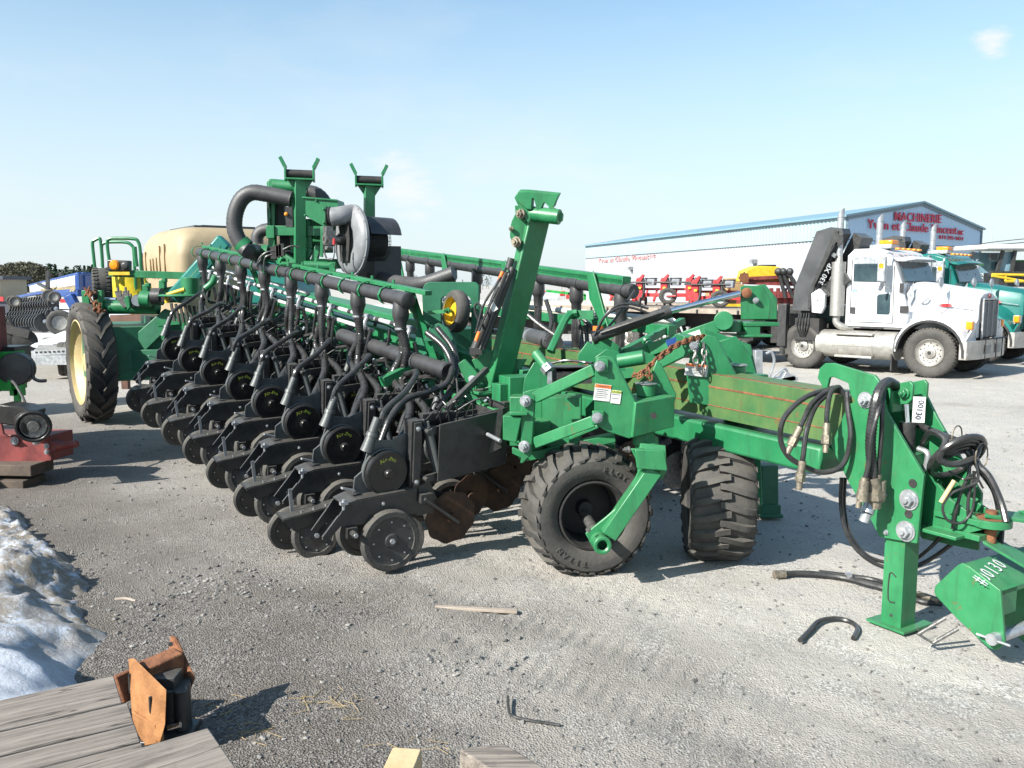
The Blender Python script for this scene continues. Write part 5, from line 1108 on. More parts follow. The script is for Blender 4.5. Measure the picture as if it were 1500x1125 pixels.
# ================================================================== TRUCKS
def truck(name, label, O_, yaw, paint, crane=True, deck=True, logo=True):
    root = thing(name, label, 'truck', O_, yaw)
    def b(m, n, mm, bev=0, par=None): return m.build(n, mm, par or root, True, bev)
    # cab
    m = MB(); c0 = [(-1.95, .98), (-.62, .98), (-.55, 1.3), (-.72, 1.98), (-.92, 2.5), (-1.05, 2.66), (-1.3, 2.74), (-1.8, 2.74), (-1.95, 2.6)]
    m.loops([[V((x, -.93, z)) for x, z in c0], [V((x, .93, z)) for x, z in c0]]); cab = b(m, 'cab', paint, .05)
    m = MB(); m.loops([[V((-.86, -.95, 2.47)), V((-.70, -.9, 2.45)), V((-.58, -.5, 2.50)), V((-.58, .5, 2.50)), V((-.70, .9, 2.45)), V((-.86, .95, 2.47))], [V((x, y, z + .06)) for x, y, z in ((-.9, -.95, 2.47), (-.80, -.9, 2.47), (-.74, -.5, 2.51), (-.74, .5, 2.51), (-.80, .9, 2.47), (-.9, .95, 2.47))]]); b(m, 'sun_visor', paint, .01, cab)
    m = MB(); m.plate([V(p) for p in ((-.70, -.80, 2.02), (-.70, .80, 2.02), (-.87, .76, 2.44), (-.87, -.76, 2.44))], V((.03, 0, .01))); b(m, 'windscreen', glass, 0, cab)
    m = MB(); m.plate([V(p) for p in ((-1.78, -.945, 2.02), (-1.06, -.945, 2.0), (-1.06, -.945, 2.41), (-1.78, -.945, 2.41))], V((0, .03, 0))); b(m, 'side_window', glass, .01, cab)
    m = MB(); m.plate([V(p) for p in ((-1.80, -.94, 2.41), (-1.0, -.94, 2.41), (-1.06, -.94, 2.5), (-1.25, -.94, 2.57), (-1.72, -.94, 2.57), (-1.80, -.94, 2.52))], V((0, .02, 0))); b(m, 'window_deflector', galv, 0, cab)
    m = MB(); m.plate([V(p) for p in ((-1.22, -.942, 1.30), (-.95, -.942, 1.30), (-.93, -.942, 1.34), (-.93, -.942, 1.72), (-.97, -.942, 1.76), (-1.20, -.942, 1.74), (-1.23, -.942, 1.7))], V((0, .02, 0))); b(m, 'lower_window', glass, .01, cab)
    m = MB()
    for p_, q_ in (((-1.82, 1.12), (-1.82, 2.5)), ((-.86, 1.12), (-.88, 2.35)), ((-1.82, 1.12), (-.86, 1.12))): m.beam((p_[0], -.934, p_[1]), (q_[0], -.934, q_[1]), .014)
    m.box((-1.75, -.95, 1.38), (.09, .03, .14)); m.box((-.70, -.95, 1.88), (.08, .03, .2)); m.box((-.62, -.95, 1.42), (.18, .02, .15)); 
    for z in (1.02, ): m.beam((-1.95, -.934, z), (-.62, -.934, z), .02)
    m.box((-1.3, -.96, 1.0), (.5, .05, .03)); m.beam((-.64, -.80, 1.05), (-.64, -.80, 1.95), .014); m.tube([V((-.69, -.3, 2.04)), V((-.76, -.15, 2.25))], .008, 5); m.tube([V((-.69, .3, 2.04)), V((-.76, .45, 2.25))], .008, 5); m.plate([V((-.69, -.84, 2.0)), V((-.69, .84, 2.0)), V((-.70, .84, 2.03)), V((-.70, -.84, 2.03))], V((.012, 0, 0))); b(m, 'door_trim', black, 0, cab)
    if logo:
        m = MB(); Mx = lambda x, z: mat4(V((x, -.938, z)), V((1, 0, 0)), V((0, 0, 1)), V((0, -1, 0)))
        m.text('MACHINERIE', .07, Mx(-1.42, 1.84), .002, .0, 1.1); m.text('VINCENT', .07, Mx(-1.36, 1.76), .002, 0, 1.1); m.text('W', .13, Mx(-1.74, 1.81), .002, .002)
        for k in range(3): m.box((-1.5, -.936, 1.66 - .08 * k), (.4 - .08 * k, .003, .012))
        m.box((-1.4, -.936, 1.17), (.5, .003, .015)); b(m, 'door_lettering', mat('blue_print', (.12, .25, .5), .5), 0, cab)
    # hood: tapered loft
    m = MB(); rg = []
    for x, hw, z0, z1 in ((-.62, .80, 1.0, 2.0), (-.3, .70, 1.0, 1.97), (.2, .60, .95, 1.89), (.62, .55, .85, 1.82), (.72, .53, .85, 1.76)):
        rg.append([V((x, -hw, z0)), V((x, -hw * .98, z1 - .25)), V((x, -hw * .86, z1 - .08)), V((x, -hw * .5, z1)), V((x, 0, z1 + .02)), V((x, hw * .5, z1)), V((x, hw * .86, z1 - .08)), V((x, hw * .98, z1 - .25)), V((x, hw, z0))])
    m.loops(rg); hood = b(m, 'hood', paint, .015)
    m = MB()
    for s_ in (-1, 1):
        ring = []
        arc = [(R(a), .70) for a in range(0, 181, 12)]
        r1 = [V((math.cos(a) * r * .98, s_ * 1.14, .52 + math.sin(a) * r)) for a, r in arc]; r2 = [V((math.cos(a) * (r + .05), s_ * 1.1, .52 + math.sin(a) * (r + .07))) for a, r in arc]
        inn = [V((math.cos(a) * (r + .05) * .98, s_ * .55, .60 + math.sin(a) * (r + .2))) for a, r in arc]
        for A1, A2 in ((r1, r2), (r2, inn)):
            for k in range(len(A1) - 1): m.f([m.bm.verts.new(p) for p in (A1[k], A1[k + 1], A2[k + 1], A2[k])])
        m.plate([V((.66, s_ * .55, .78)), V((.66, s_ * 1.1, .78)), V((.72, s_ * .95, 1.0)), V((.70, s_ * .55, 1.25))], V((.03, 0, 0)))
    bmesh.ops.remove_doubles(m.bm, verts=m.bm.verts, dist=.002); b(m, 'fender', paint, 0)
    m = MB()
    for s_ in (-1, 1):
        arc = [R(a) for a in range(-5, 186, 12)]; o_ = [V((math.cos(a) * .70, 0, .52 + math.sin(a) * .70)) for a in arc]
        for k in range(len(o_) - 1): m.loops([[o_[k] + V((0, s_ * 1.15, 0)), o_[k + 1] + V((0, s_ * 1.15, 0)), o_[k + 1] * 1 + V((0, s_ * .85, -.0)), o_[k] + V((0, s_ * .85, 0))], [(q - V((0, 0, .52))) * .93 + V((0, 0, .52)) + V((0, s_ * yq, 0)) for q, yq in ((o_[k], 1.15), (o_[k + 1], 1.15), (o_[k + 1], .85), (o_[k], .85))]])
        m.box((-.76, s_ * 1.0, .35), (.03, .3, .5))
    b(m, 'fender_lip', black)
    m = MB(); m.box((.73, 0, 1.24), (.05, .86, .80)); m.m = 1
    for k in range(26): m.box((.762, -.38 + k * .0305, 1.24), (.012, .012, .74))
    m.m = 2; m.beam((.775, -.42, .84), (.775, -.42, 1.65), .03); m.beam((.775, .42, .84), (.775, .42, 1.65), .03); m.beam((.775, -.42, 1.65), (.775, .42, 1.65), .03)
    for y in (-.15, .15): m.beam((.775, y, .86), (.775, y, 1.64), .015)
    m.m = 3; m.lathe((.74, 0, 1.72), (1, 0, 0), [(0, .03), (.045, .025), (.05, 0)], 16, ); b(m, 'grille', [dark, mat('grille_bar', (.25, .26, .28), .4, .7), galv, redD])
    m = MB()
    for s_ in (-1, 1): m.m = 0; m.box((.66, s_ * .78, 1.10), (.14, .12, .22)); m.m = 1; m.box((.70, s_ * .90, 1.12), (.12, .12, .16)); m.m = 2; m.box((.735, s_ * .76, 1.10), (.02, .1, .17))
    b(m, 'headlight', [galv, amber, white], .03)
    m = MB(); bmx = [(.60, -1.15), (.74, -1.12), (.84, -.75), (.86, 0), (.84, .75), (.74, 1.12), (.60, 1.15), (.60, 1.05), (.70, 0), (.60, -1.05)]
    m.loops([[V((x, y, .42)) for x, y in bmx], [V((x, y, .80)) for x, y in bmx]])
    m.m = 1; m.box((.87, -.30, .62), (.02, .32, .2)); m.box((.87, .3, .62), (.02, .3, .2)); m.m = 2
    for y in (-.55, .1, .45): m.beam((.90, y, .42), (.88, y + .07, .85), .02)
    m.beam((.89, -.8, .83), (.89, .8, .83), .03); b(m, 'bumper', [alu, mat('plate_grey', (.22, .21, .2), .6), dark], .012)
    # wheels
    def wheel(x, y, front=True, steer=0):
        m = MB(); tyre(m, (x, y, .53), (steer, -1 if y < 0 else 1, 0), .52, .30, .29, 40, 'block', 44, ext=.008); w = b(m, 'wheel', rubberD)
        s_ = V((steer, -1 if y < 0 else 1, 0)).normalized(); c = V((x, y, .53)); m = MB()
        m.lathe(c, s_, [(.295, .12), (.285, .14), (.27, .10), (.235, .06), (.22, .055 if front else -.04), (.12, .06 if front else -.08), (.11, .10), (.07, .12), (.05, .14), (0, .14)], 30)
        _, sd, u = basis(s_)
        for k in range(10): a = k * math.pi / 5; q = c + s_ * (.055 if front else -.05) + (sd * math.cos(a) + u * math.sin(a)) * .165; m.cyl(q, q + s_ * .035, .014, n=6)
        m.m = 1
        for k in range(10): a = (k + .5) * math.pi / 5; q = c + s_ * .052 + (sd * math.cos(a) + u * math.sin(a)) * .205; m.cyl(q, q + s_ * .008, .017, n=8)
        m.cyl(c + s_ * .14, c + s_ * .15, .04)
        m.build('rim', [alu, dark], w, True)
    for x in (0, -2.85, -6.9, -8.2):
        for s_ in (-1, 1): wheel(x, s_ * .98, x == 0 or x == -2.85, .08 if x == 0 else 0)
    m = MB(); m.box((-5.2, 0, .95), (10.6, .9, .25)); m.box((-3.2, 0, .75), (1.2, 1.8, .4)); m.box((-.9, .0, .72), (2.4, 1.0, .4)); m.box((-2.75, -.95, .92), (.6, .35, .5)); b(m, 'chassis', dark)
    for s_ in (-1, 1):
        m = MB(); m.cyl((-2.5, s_ * .88, .62), (-.72, s_ * .88, .62), .31, n=28); m.m = 0; m.box((-1.6, s_ * 1.13, .62), (.78, .14, .06)); m.box((-1.6, s_ * 1.10, .36), (.85, .2, .05)); m.box((-1.6, s_ * 1.10, .86), (.85, .2, .04))
        for x in (-2.0, -1.2): m.lathe((x, s_ * .88, .62), (1, 0, 0), [(.313, -.03), (.32, -.03), (.32, .03), (.313, .03)], 28, close=True)
        b(m, 'fuel_tank', alu, .01)
        m = MB(); m.cyl((-2.1, s_ * 1.0, 1.25), (-2.1, s_ * 1.0, 2.46), .155, n=22); m.m = 0; m.tube([(-2.1, s_ * 1.0, 1.25), (-2.1, s_ * 1.0, 1.1), (-1.98, s_ * .95, 1.0), (-1.8, s_ * .8, .98)], .08, 14); m.cyl((-2.1, s_ * 1.0, 2.46), (-2.1, s_ * 1.0, 2.62), .085, .07, 16)
        b(m, 'muffler', mat('heat_shield', (.30, .29, .27), .5, .7, (.42, .41, .39), 40, .4, 60))
        m = MB(); m.cyl((-2.1, s_ * 1.0, 2.6), (-2.1, s_ * 1.0, 3.45), .075, n=18); rk = []
        for th in range(18): a = th * math.pi / 9; rk.append(V((-2.1 + .075 * math.cos(a), s_ * 1.0 + .075 * math.sin(a), 3.55 + .1 * math.cos(a))))
        m.loops([[V((p.x, p.y, 3.44)) for p in rk], rk]); b(m, 'exhaust_stack', galv)
        m = MB(); m.box((-1.02, s_ * 1.22, 2.28), (.16, .10, .52)); m.m = 1; m.box((-1.02, s_ * 1.27, 2.35), (.10, .01, .1)) ; m.m = 0; m.lathe((-1.02, s_ * 1.2, 1.92), (-.4, 0, .1), [(0, .02), (.11, .02), (.12, 0), (0, 0)], 16)
        m.tube([(-.92, s_ * .95, 2.6), (-.95, s_ * 1.15, 2.62), (-.96, s_ * 1.2, 2.5), (-.96, s_ * 1.2, 1.95), (-.92, s_ * .95, 1.9)], .016, 8); b(m, 'mirror', [galv, amber], .01)
        m = MB(); m.lathe((.1, s_ * .95, 2.0), (1, 0, .1), [(0, .02), (.10, .02), (.11, 0), (.05, -.05), (0, -.06)], 16); m.tube([(.1, s_ * .93, 2.0), (.12, s_ * .95, 1.6), (.14, s_ * .9, 1.1)], .012, 6); b(m, 'hood_mirror', galv)
    m = MB(); m.box((-1.25, -.42, 2.88), (.3, .34, .10)); 
    for y in (-.55, -.28, 0, .28, .55): m.box((-.98, y, 2.73), (.1, .14, .05))
    m.m = 1; m.box((-1.35, -.42, 2.79), (.5, .4, .1)); b(m, 'roof_lamp', [amber, galv], .02)
    m = MB(); m.lathe((.0, 0, 0), (0, -1, 0), [(0, 0), (.09, 0), (.09, .004), (0, .004)], 20)
    for v in m.bm.verts: v.co = V((.12 + v.co.x * 1.6, v.co.y - .66, 1.52 + v.co.z * .4))
    m.m = 1; m.beam((.22, -.665, 1.52), (.62, -.6, 1.46), .02, .012); b(m, 'hood_badge', [redP, galv])
    m = MB(); m.tube([(-.35, -.74, 1.55), (-.25, -.78, 1.62), (-.2, -.74, 1.68)], .02, 6); m.plate([V((-.62, -.86, 1.75)), V((-.55, -.84, 1.5)), V((-.48, -.83, 1.7)), V((-.5, -.83, 2.0))], V((0, .01, 0))); b(m, 'hood_latch', galv)
    if deck:
        m = MB(); m.box((-7.3, 0, 1.28), (7.6, 2.5, .12)); m.m = 1; m.box((-7.3, 0, 1.12), (7.4, 1.0, .2))
        for k in range(12): m.box((-3.9 - k * .6, -1.26, 1.27), (.05, .04, .1))
        for x in (-6.9, -8.2):
            m.m = 2; m.tube([V((x + math.cos(R(a)) * .66, -1.05, .5 + math.sin(R(a)) * .62)) for a in range(10, 171, 20)], .03, 6)
        m.m = 1; m.box((-4.6, -.95, .85), (1.0, .5, .5)); m.m = 3
        for k in range(5): m.box((-4.6, -1.22, .68 + k * .09), (.9, .03, .02))
        b(m, 'flat_deck', [mat('deck_wood', (.25, .21, .17), .8), dark, galv, alu])
    if crane:
        m = MB(); m.box((-3.1, .1, 1.2), (.7, 1.6, .5)); m.cyl((-3.1, .1, 1.3), (-3.1, .1, 2.0), .3, n=20)
        for s_ in (-1, 1): m.box((-3.35, s_ * 1.12, 1.0), (.22, .18, 1.0)); m.cyl((-3.35, s_ * 1.12, .3), (-3.35, s_ * 1.12, .8), .07); m.cyl((-3.35, s_ * 1.12, .28), (-3.35, s_ * 1.12, .32), .16)
        m.box((-2.8, -.95, .9), (.5, .3, .55)); b(m, 'crane_base', black, .01)
        m = MB(); pr = [(-3.15, 1.35), (-2.70, 1.35), (-2.62, 1.7), (-1.98, 3.08), (-2.02, 3.20), (-2.28, 3.24), (-2.62, 3.16), (-3.1, 1.92)]
        m.loops([[V((x, -1.1, z)) for x, z in pr], [V((x, -.72, z)) for x, z in pr]])
        m.m = 1; m.plate([V((x, -1.13, z)) for x, z in ((-2.74, 1.4), (-2.68, 1.4), (-2.66, 1.72), (-2.08, 3.14), (-2.16, 3.18), (-2.74, 1.78))], V((0, .03, 0))); m.beam((-2.58, -1.12, 1.9), (-2.1, -1.12, 2.9), .02, .2, V((0, 1, 0))); m.cyl((-2.1, -1.14, 2.95), (-2.1, -1.1, 2.95), .14)
        m.loops([[V((x, -.66, z)) for x, z in ((-2.75, 1.5), (-2.3, 1.5), (-1.75, 3.0), (-1.95, 3.12))], [V((x, -.1, z)) for x, z in ((-2.75, 1.5), (-2.3, 1.5), (-1.75, 3.0), (-1.95, 3.12))]])
        m.beam((-2.75, -.9, 1.55), (-1.9, -.9, 2.15), .3, .25, V((0, 1, 0)))
        m.m = 2; m.text('330 XP', .17, mat4(V((-2.33, -1.15, 2.18)), V((.45, 0, .89)).normalized(), V((-.89, 0, .45)).normalized(), V((0, -1, 0))), .003, .003)
        for k in range(3): m.box((-2.18 + .0 * k, -1.14, 2.62), (.09, .005, .16), (.45, 0, .89), (0, -1, 0))
        b(m, 'crane_boom', [mat('grey_boom', (.035, .037, .04), .45, 0, (.055, .057, .06), 3), black, galv], .012)
        m = MB(); m.loops([[V((x, -1.16, z)) for x, z in ((-2.62, 1.32), (-2.4, 1.3), (-2.33, 1.45), (-2.33, 1.72), (-2.47, 1.86), (-2.65, 1.75))], [V((x, -1.06, z)) for x, z in ((-2.62, 1.32), (-2.4, 1.3), (-2.33, 1.45), (-2.33, 1.72), (-2.47, 1.86), (-2.65, 1.75))]]); m.m = 1; m.bolt((-2.5, -1.17, 1.6), (0, -1, 0), .015, .01); b(m, 'end_cover', [white, steel], .01)
        m = MB()
        for k in range(5): m.tube([(-2.95 + .06 * k, -1.12, 1.3), (-2.98 + .07 * k, -1.16, 1.0), (-2.9 + .03 * k, -1.14, .75)], .014, 6)
        b(m, 'crane_hose', hoseM)
    return root
YAW = -R(47); lf = V((math.sin(R(47)), math.cos(R(47)), 0))
TR0 = V((8.70, 17.80, 0)) + lf * 1.15
tw1 = truck('crane_truck', 'white crane truck with twin chrome stacks and a black folded boom', TR0, YAW, white); tw1['group'] = 'trucks parked side by side'
tw2 = truck('crane_truck', 'teal truck half hidden behind the white truck', TR0 + V((2.9, 3.3, 0)), YAW, tealT, logo=False); tw2['group'] = 'trucks parked side by side'

# tractor with white roof and yellow rails at the right edge
tt = thing('tractor', 'tractor with white cab roof and yellow rails behind the teal truck', 'tractor', P(1480, 480, 27) * 1)
tt.location.z = 0
def Q8(x, y, d=27): return P(1350 + x / 10, 340 + y / 10, d)
def tb(m, n, mm, bev=0): return m.build(n, mm, tt, bevel=bev)
m = MB(); r0 = [Q8(660, 255), Q8(1000, 235), Q8(1500, 195), Q8(1700, 210), Q8(1700, 235), Q8(1200, 290), Q8(690, 275)]
m.plate([Q8(660, 260), Q8(1200, 285), Q8(1750, 260), Q8(1700, 262)], V((0, 0, 0.02))) if False else m.box(Q8(1200, 235, 27.6), (2.4, 1.6, .16), (.98, .15, 0)); tb(m, 'cab_roof', white, .05)
m = MB()
for a, b in (((1190, 270), (1080, 680)), ((1370, 270), (1310, 600)), ((1640, 260), (1680, 700)), ((760, 290), (700, 420))): m.beam(Q8(*a), Q8(*b), .09)
m.box(Q8(1050, 360), (.22, .1, .18)); m.beam(Q8(1000, 600), Q8(1600, 620), .15); m.box(Q8(1380, 620, 28), (1.6, .9, .8)); tb(m, 'cab_frame', black)
m = MB(); m.plate([Q8(1200, 290, 27.1), Q8(1360, 285, 27.1), Q8(1300, 600, 27.1), Q8(1120, 600, 27.1)], V((0, .02, 0))); m.plate([Q8(700, 300, 27.8), Q8(1150, 300, 27.8), Q8(1100, 600, 27.8), Q8(800, 600, 27.8)], V((0, .02, 0))); tb(m, 'cab_window', mat('pale_glass', (.12, .22, .28), .08, 0, (.2, .3, .36), 2))
m = MB()
for a, b in (((1030, 620), (1600, 630)), ((1230, 640), (1230, 720)), ((1030, 640), (1560, 730)), ((1230, 720), (1600, 720))): m.cyl(Q8(*a, 26.6), Q8(*b, 26.6), .04, n=8)
tb(m, 'hand_rail', yellow)
m = MB(); m.box(Q8(1400, 480, 28.5), (2.0, .8, .3)); tb(m, 'engine_hood', mat('bright_green', (.02, .3, .05), .4))
c = Q8(1500, 900, 27); 
for dx in (-1.2, 1.2):
    m = MB(); tyre(m, (c.x + dx, 27.6, .8), (.2, -1, 0), .8, .5, .45, 36, 'ag', 20); tb(m, 'wheel', rubberD)
m = MB(); m.box((c.x, 28, 1.1), (2.6, 1.2, 1.0)); tb(m, 'tractor_body', mat('bright_green', (.02, .3, .05)))

# ================================================================== OTHER MACHINES
def QF(x, y, d): return P(840 + x / 4.839, 370 + y / 4.839, d)
def red_planter(lab, cx, d, zb, nrow=3, hop=True, wheel=True, sc=1.0, grp=None):
    c = P(cx, 430, d); c.z = zb
    t = thing('red_planter', lab, 'planter', c, -R(25), 'red planters on the flat deck'); t.scale = (.72, .72, .66)
    def b(m, n, mm, bev=0): return m.build(n, mm, t, True, bev)
    m = MB(); m.beam((-1.4 * sc, 0, .45), (1.4 * sc, 0, .45), .16); m.beam((-1.3 * sc, .25, .7), (1.2 * sc, .25, .7), .1)
    for k in range(4): x = (-1.2 + k * .8) * sc; m.beam((x, 0, .45), (x + .05, -.45, .2), .09); m.beam((x, .2, .7), (x, 0, .45), .07)
    b(m, 'frame', redP, .01)
    for k in range(nrow):
        x = (-1.0 + k * 1.0) * sc
        m = MB(); m.loops([[V((x + a, yy, z)) for a, z in ((-.14, .2), (.14, .2), (.10, 1.05), (-.1, 1.2), (-.16, 1.1))] for yy in (-.25, .05)]); m.plate([V((x - .1, -.28, 1.1)), V((x + .12, -.28, 1.35)), V((x + .2, -.28, 1.3)), V((x + .05, -.28, 1.0))], V((0, .12, 0)))
        m.m = 1; m.box((x + .02, -.3, .75), (.12, .03, .1)); b(m, 'row_body', [redP, yellow], .02)
        m = MB(); m.tube([(x, -.1, 1.2), (x + .15, -.2, 1.1), (x + .2, -.3, .6), (x + .1, -.35, .2)], .05, 8); m.cyl((x - .4, -.3, 1.0), (x + .5, -.3, .98), .04); b(m, 'seed_hose', hoseM)
        for yy in (-.5, .35):
            m = MB(); m.lathe((x + .1, yy, .18), (1, .1, 0), [(.12, -.04), (.18, -.03), (.18, .03), (.12, .04), (0, .03)], 16); b(m, 'press_wheel', rubber)
        if hop:
            m = MB(); m.box((x + .38, .1, 1.0), (.34, .36, .28), taper=1.15); m.m = 1; m.box((x + .38, .1, 1.17), (.42, .44, .05)); b(m, 'hopper', [mat('grey_hopper', (.22, .24, .27), .5), black], .02)
    if wheel:
        m = MB(); tyre(m, (.25 * sc, -.6, .42), (.25, -1, 0), .34, .2, .17, 28, 'block', 24, ext=.01); w = b(m, 'wheel', rubber); m = MB(); m.lathe((.25 * sc, -.6, .42), (.25, -1, 0), [(.175, .07), (.15, .04), (.08, .02), (.07, .08), (0, .08)], 20); m.m = 1; m.cyl((.22 * sc, -.7, .42), (.6, -.72, .42), .04); m.build('rim', [white, redP], w, True)
    return t
red_planter('red planter with grey spoked wheel and white lettered hood on the flat deck', 975, 24.5, 1.36, 3)
red_planter('smaller red planter at the deck end nearest the crane', 1052, 23.0, 1.30, 2, sc=.8)
red_planter('red planter partly hidden by the green far wing', 922, 25.5, 1.36, 1, wheel=False, sc=.6)
# grey tanked machine and red one seen in the gap left of the hall
t = thing('grain_trailer', 'long grey tank machine with red base seen in the gap under the far wing', 'machine', P(785, 470, 42)); t.location.z = 0
m = MB(); m.cyl(P(768, 437, 42), P(818, 438, 42), .32, n=20); m.build('tank', mat('grey_tank', (.45, .48, .5), .4, .3), t); m = MB(); m.beam(P(765, 449, 42), P(858, 450, 42), .25); m.box(P(790, 449, 42), (2.5, .8, .2)); 
for k in range(9): c = P(770 + k * 9, 430 + (k % 3) * 4, 42.5); m.box(c, (.25, .2, .25))
m.build('frame', redP, t, bevel=.02)
m = MB()
for u in (775, 815): c = P(u, 450, 42); tyre(m, (c.x, 41.7, .5), (0, -1, 0), .5, .3, .25, 24)
m.build('wheel', rubber, t)
t = thing('green_cultivator', 'green framed implement with a red tine beside the grey tank machine', 'implement', P(845, 470, 36)); t.location.z = 0
m = MB()
for a, b in (((832, 430), (858, 432)), ((836, 430), (835, 452)), ((857, 432), (856, 452)), ((800, 426), (835, 430)), ((845, 431), (845, 478))): m.beam(P(*a, 36), P(*b, 36), .1)
m.build('frame', mat('bright_green', (.02, .3, .05)), t); m = MB(); m.box(P(846, 440, 35.6), (.4, .2, .5), (.8, 0, .5)); m.build('tine', redP, t)
# flat trailer with pale wooden side between the far wing and the truck
t = thing('flat_trailer', 'flat trailer with pale wooden deck behind the folded wing', 'trailer', P(760, 480, 27)); t.location.z = 0
m = MB(); a, b = P(600, 452, 29), P(925, 450, 26); m.beam(a, b, 2.2, .42); m.build('deck', mat('pale_deck', (.42, .38, .31), .8, 0, (.5, .46, .38), 3, .2, 20), t)
m = MB(); m.beam(a - Z * .55, b - Z * .55, 1.0, .5); 
for k in range(7): c = a.lerp(b, k / 6) - Z * .7 - V((0, 1.0, 0)); m.beam(c + Z * .5, c - Z * .35, .1)
m.build('chassis', dark, t)
m = MB()
for k in (.15, .25): c = a.lerp(b, k); tyre(m, (c.x, c.y - .9, .48), (0, -1, 0), .48, .3, .25, 28)
m.build('wheel', rubberD, t)
# planter with yellow bin behind the crane
t = thing('yellow_bin_planter', 'planter with a yellow bin and black tubes behind the crane boom', 'planter', P(1125, 460, 27)); t.location.z = 0
m = MB(); c = P(1118, 402, 27); m.loops([[c + V((x, yy, z)) for x, z in ((-.75, -.22), (-.65, .12), (-.3, .26), (.3, .24), (.6, .12), (.72, -.22))] for yy in (-.4, .5)]); m.m = 1; m.box(c + V((.1, 0, .27)), (.5, .4, .06)); m.build('bin', [yellow, dark], t, bevel=.05)
m = MB(); m.beam(P(1088, 413, 26.6), P(1172, 416, 26.6), .14); m.beam(P(1095, 408, 26.5), P(1160, 405, 26.5), .1)
for k in range(9): q = P(1090 + k * 10, 422, 26.6); m.beam(q, q - Z * .5, .1); m.box(q - V((0, .1, .2)), (.22, .2, .2))
m.box(P(1130, 440, 27), (2.0, .8, .5)); m.build('frame', redD, t)
m = MB()
for k, u in enumerate((1140, 1147, 1157)): q = P(u, 398, 26.4); m.ball(q, .12, 8); m.tube([q, q - Z * .3 + V((.1, 0, 0)), q - Z * .8 + V((.25 + .1 * k, 0, 0))], .06, 8)
m.tube([P(1150, 400, 26.4), P(1163, 412, 26.4), P(1168, 440, 26.4)], .06, 8); m.build('seed_hose', black, t)
m = MB(); m.lathe(P(1090, 407, 26.3), (.1, -1, 0), [(0, 0), (.17, 0), (.17, .01), (0, .01)], 16, wave=(8, .12, .1)); m.build('coulter_disc', rustM, t)
m = MB(); m.box(P(1075, 448, 26), (.8, .1, .12)); m.box(P(1080, 456, 26), (.6, .1, .1)); m.build('yellow_bar', yellow, t)
m = MB()
for s_ in (1100, 1150): q = P(s_, 460, 27); tyre(m, (q.x, 27, .4), (0, -1, 0), .4, .25, .2, 24)
m.build('wheel', rubber, t)
t = thing('rusty_machine', 'tan and rusty machine between the red planter and the yellow bin', 'machine', P(1060, 460, 28)); t.location.z = 0
m = MB(); m.box(P(1066, 424, 28), (.9, .6, .35)); m.cyl(P(1058, 428, 27.5), P(1060, 428, 27.6), .22); m.box(P(1072, 412, 28), (.5, .4, .2)); m.box(P(1062, 445, 28), (1.2, .6, .8)); m.build('body', mat('tan_rust', (.3, .2, .09), .7, 0, (.36, .26, .14), 3), t, bevel=.03)
m = MB(); m.cyl(P(1053, 426, 27.4), P(1056, 426, 27.4), .2); m.cyl(P(1066, 421, 27.4), P(1069, 421, 27.4), .14); m.build('pulley', rustM, t)
m = MB()
for s_ in (1050, 1075): q = P(s_, 460, 28); tyre(m, (q.x, 28, .3), (0, -1, 0), .3, .2, .15, 20)
m.build('wheel', rubber, t)
# small galvanised hitch jack behind the tongue
t = thing('jack_and_hitch', 'small galvanised jack and hitch parts standing behind the green tongue', 'jack', G(1150, 590)); d = 8.2
m = MB(); m.beam(P(1110, 560, d), P(1110, 513, d), .09, .07); m.tube([P(1122, 518, d), P(1130, 516, d), P(1134, 530, d), P(1127, 552, d)], .014, 8); m.cyl(P(1110, 590, d), P(1110, 560, d), .03); m.build('jack_tube', galv, t, bevel=.004)
m = MB(); m.box(P(1145, 556, d), (.24, .12, .05), (1, 0, .2)); m.box(P(1154, 555, d), (.14, .12, .1), (1, 0, -.5)); m.tube([P(1130, 555, d), P(1140, 545, d), P(1150, 540, d), P(1156, 552, d)], .012, 8); m.box(P(1140, 566, d), (.4, .1, .05)); m.cyl(P(1160, 566, d), P(1150, 566, d), .05); m.build('coupler', galv, t, bevel=.004)
m = MB(); m.beam(P(1145, 572, d), G(1145, 600), .05); m.beam(P(1128, 572, d), P(1128, 592, d), .05); m.build('frame_leg', steel, t)

# ---- blue seeder on the left
def QB(x, y, d=30): return P(x / 7.5, 370 + y / 7.5, d)
t = thing('blue_seeder', 'long blue and white grain drill with rows of black discs', 'seeder', QB(500, 900)); t.location.z = 0
def b(m, n, mm, bev=0): return m.build(n, mm, t, bevel=bev)
m = MB(); L3 = lambda a0, a1, w, h, dd0=42, dd1=29: m.beam(QB(*a0, dd0), QB(*a1, dd1), w, h)
L3((345, 362), (900, 232), .30, .10); m.beam(QB(880, 238, 29), QB(1080, 245, 30), .25, .14); m.box(QB(935, 320, 29), (.12, 1.0, .55)); L3((165, 492), (520, 432), .12, .12, 40, 33); m.box(QB(975, 330, 29.4), (.35, 1.2, .5)); m.beam(QB(760, 470, 29), QB(840, 620, 29), .3, .3); m.beam(QB(680, 800, 28.6), QB(830, 660, 28.6), .16, .16); m.beam(QB(600, 450, 32), QB(900, 440, 29), .3, .25)
b(m, 'frame', blueP, .02)
m = MB(); m.beam(QB(370, 400, 41.5), QB(890, 305, 29.2), .35, .34); b(m, 'hopper', white, .03)
m = MB()
for k in range(16): f = k / 15; m.beam(QB(470 + 400 * f, 400 - 60 * f, 36 - 7 * f), QB(400 + 400 * f, 480 - 55 * f, 36 - 7 * f), .06)
for k in range(7): f = k / 6; m.beam(QB(340 + 120 * f, 500 - 10 * f, 36), QB(270 + 130 * f, 560, 36), .06)
b(m, 'seed_tube', mat('tan_tube', (.36, .28, .14), .6))
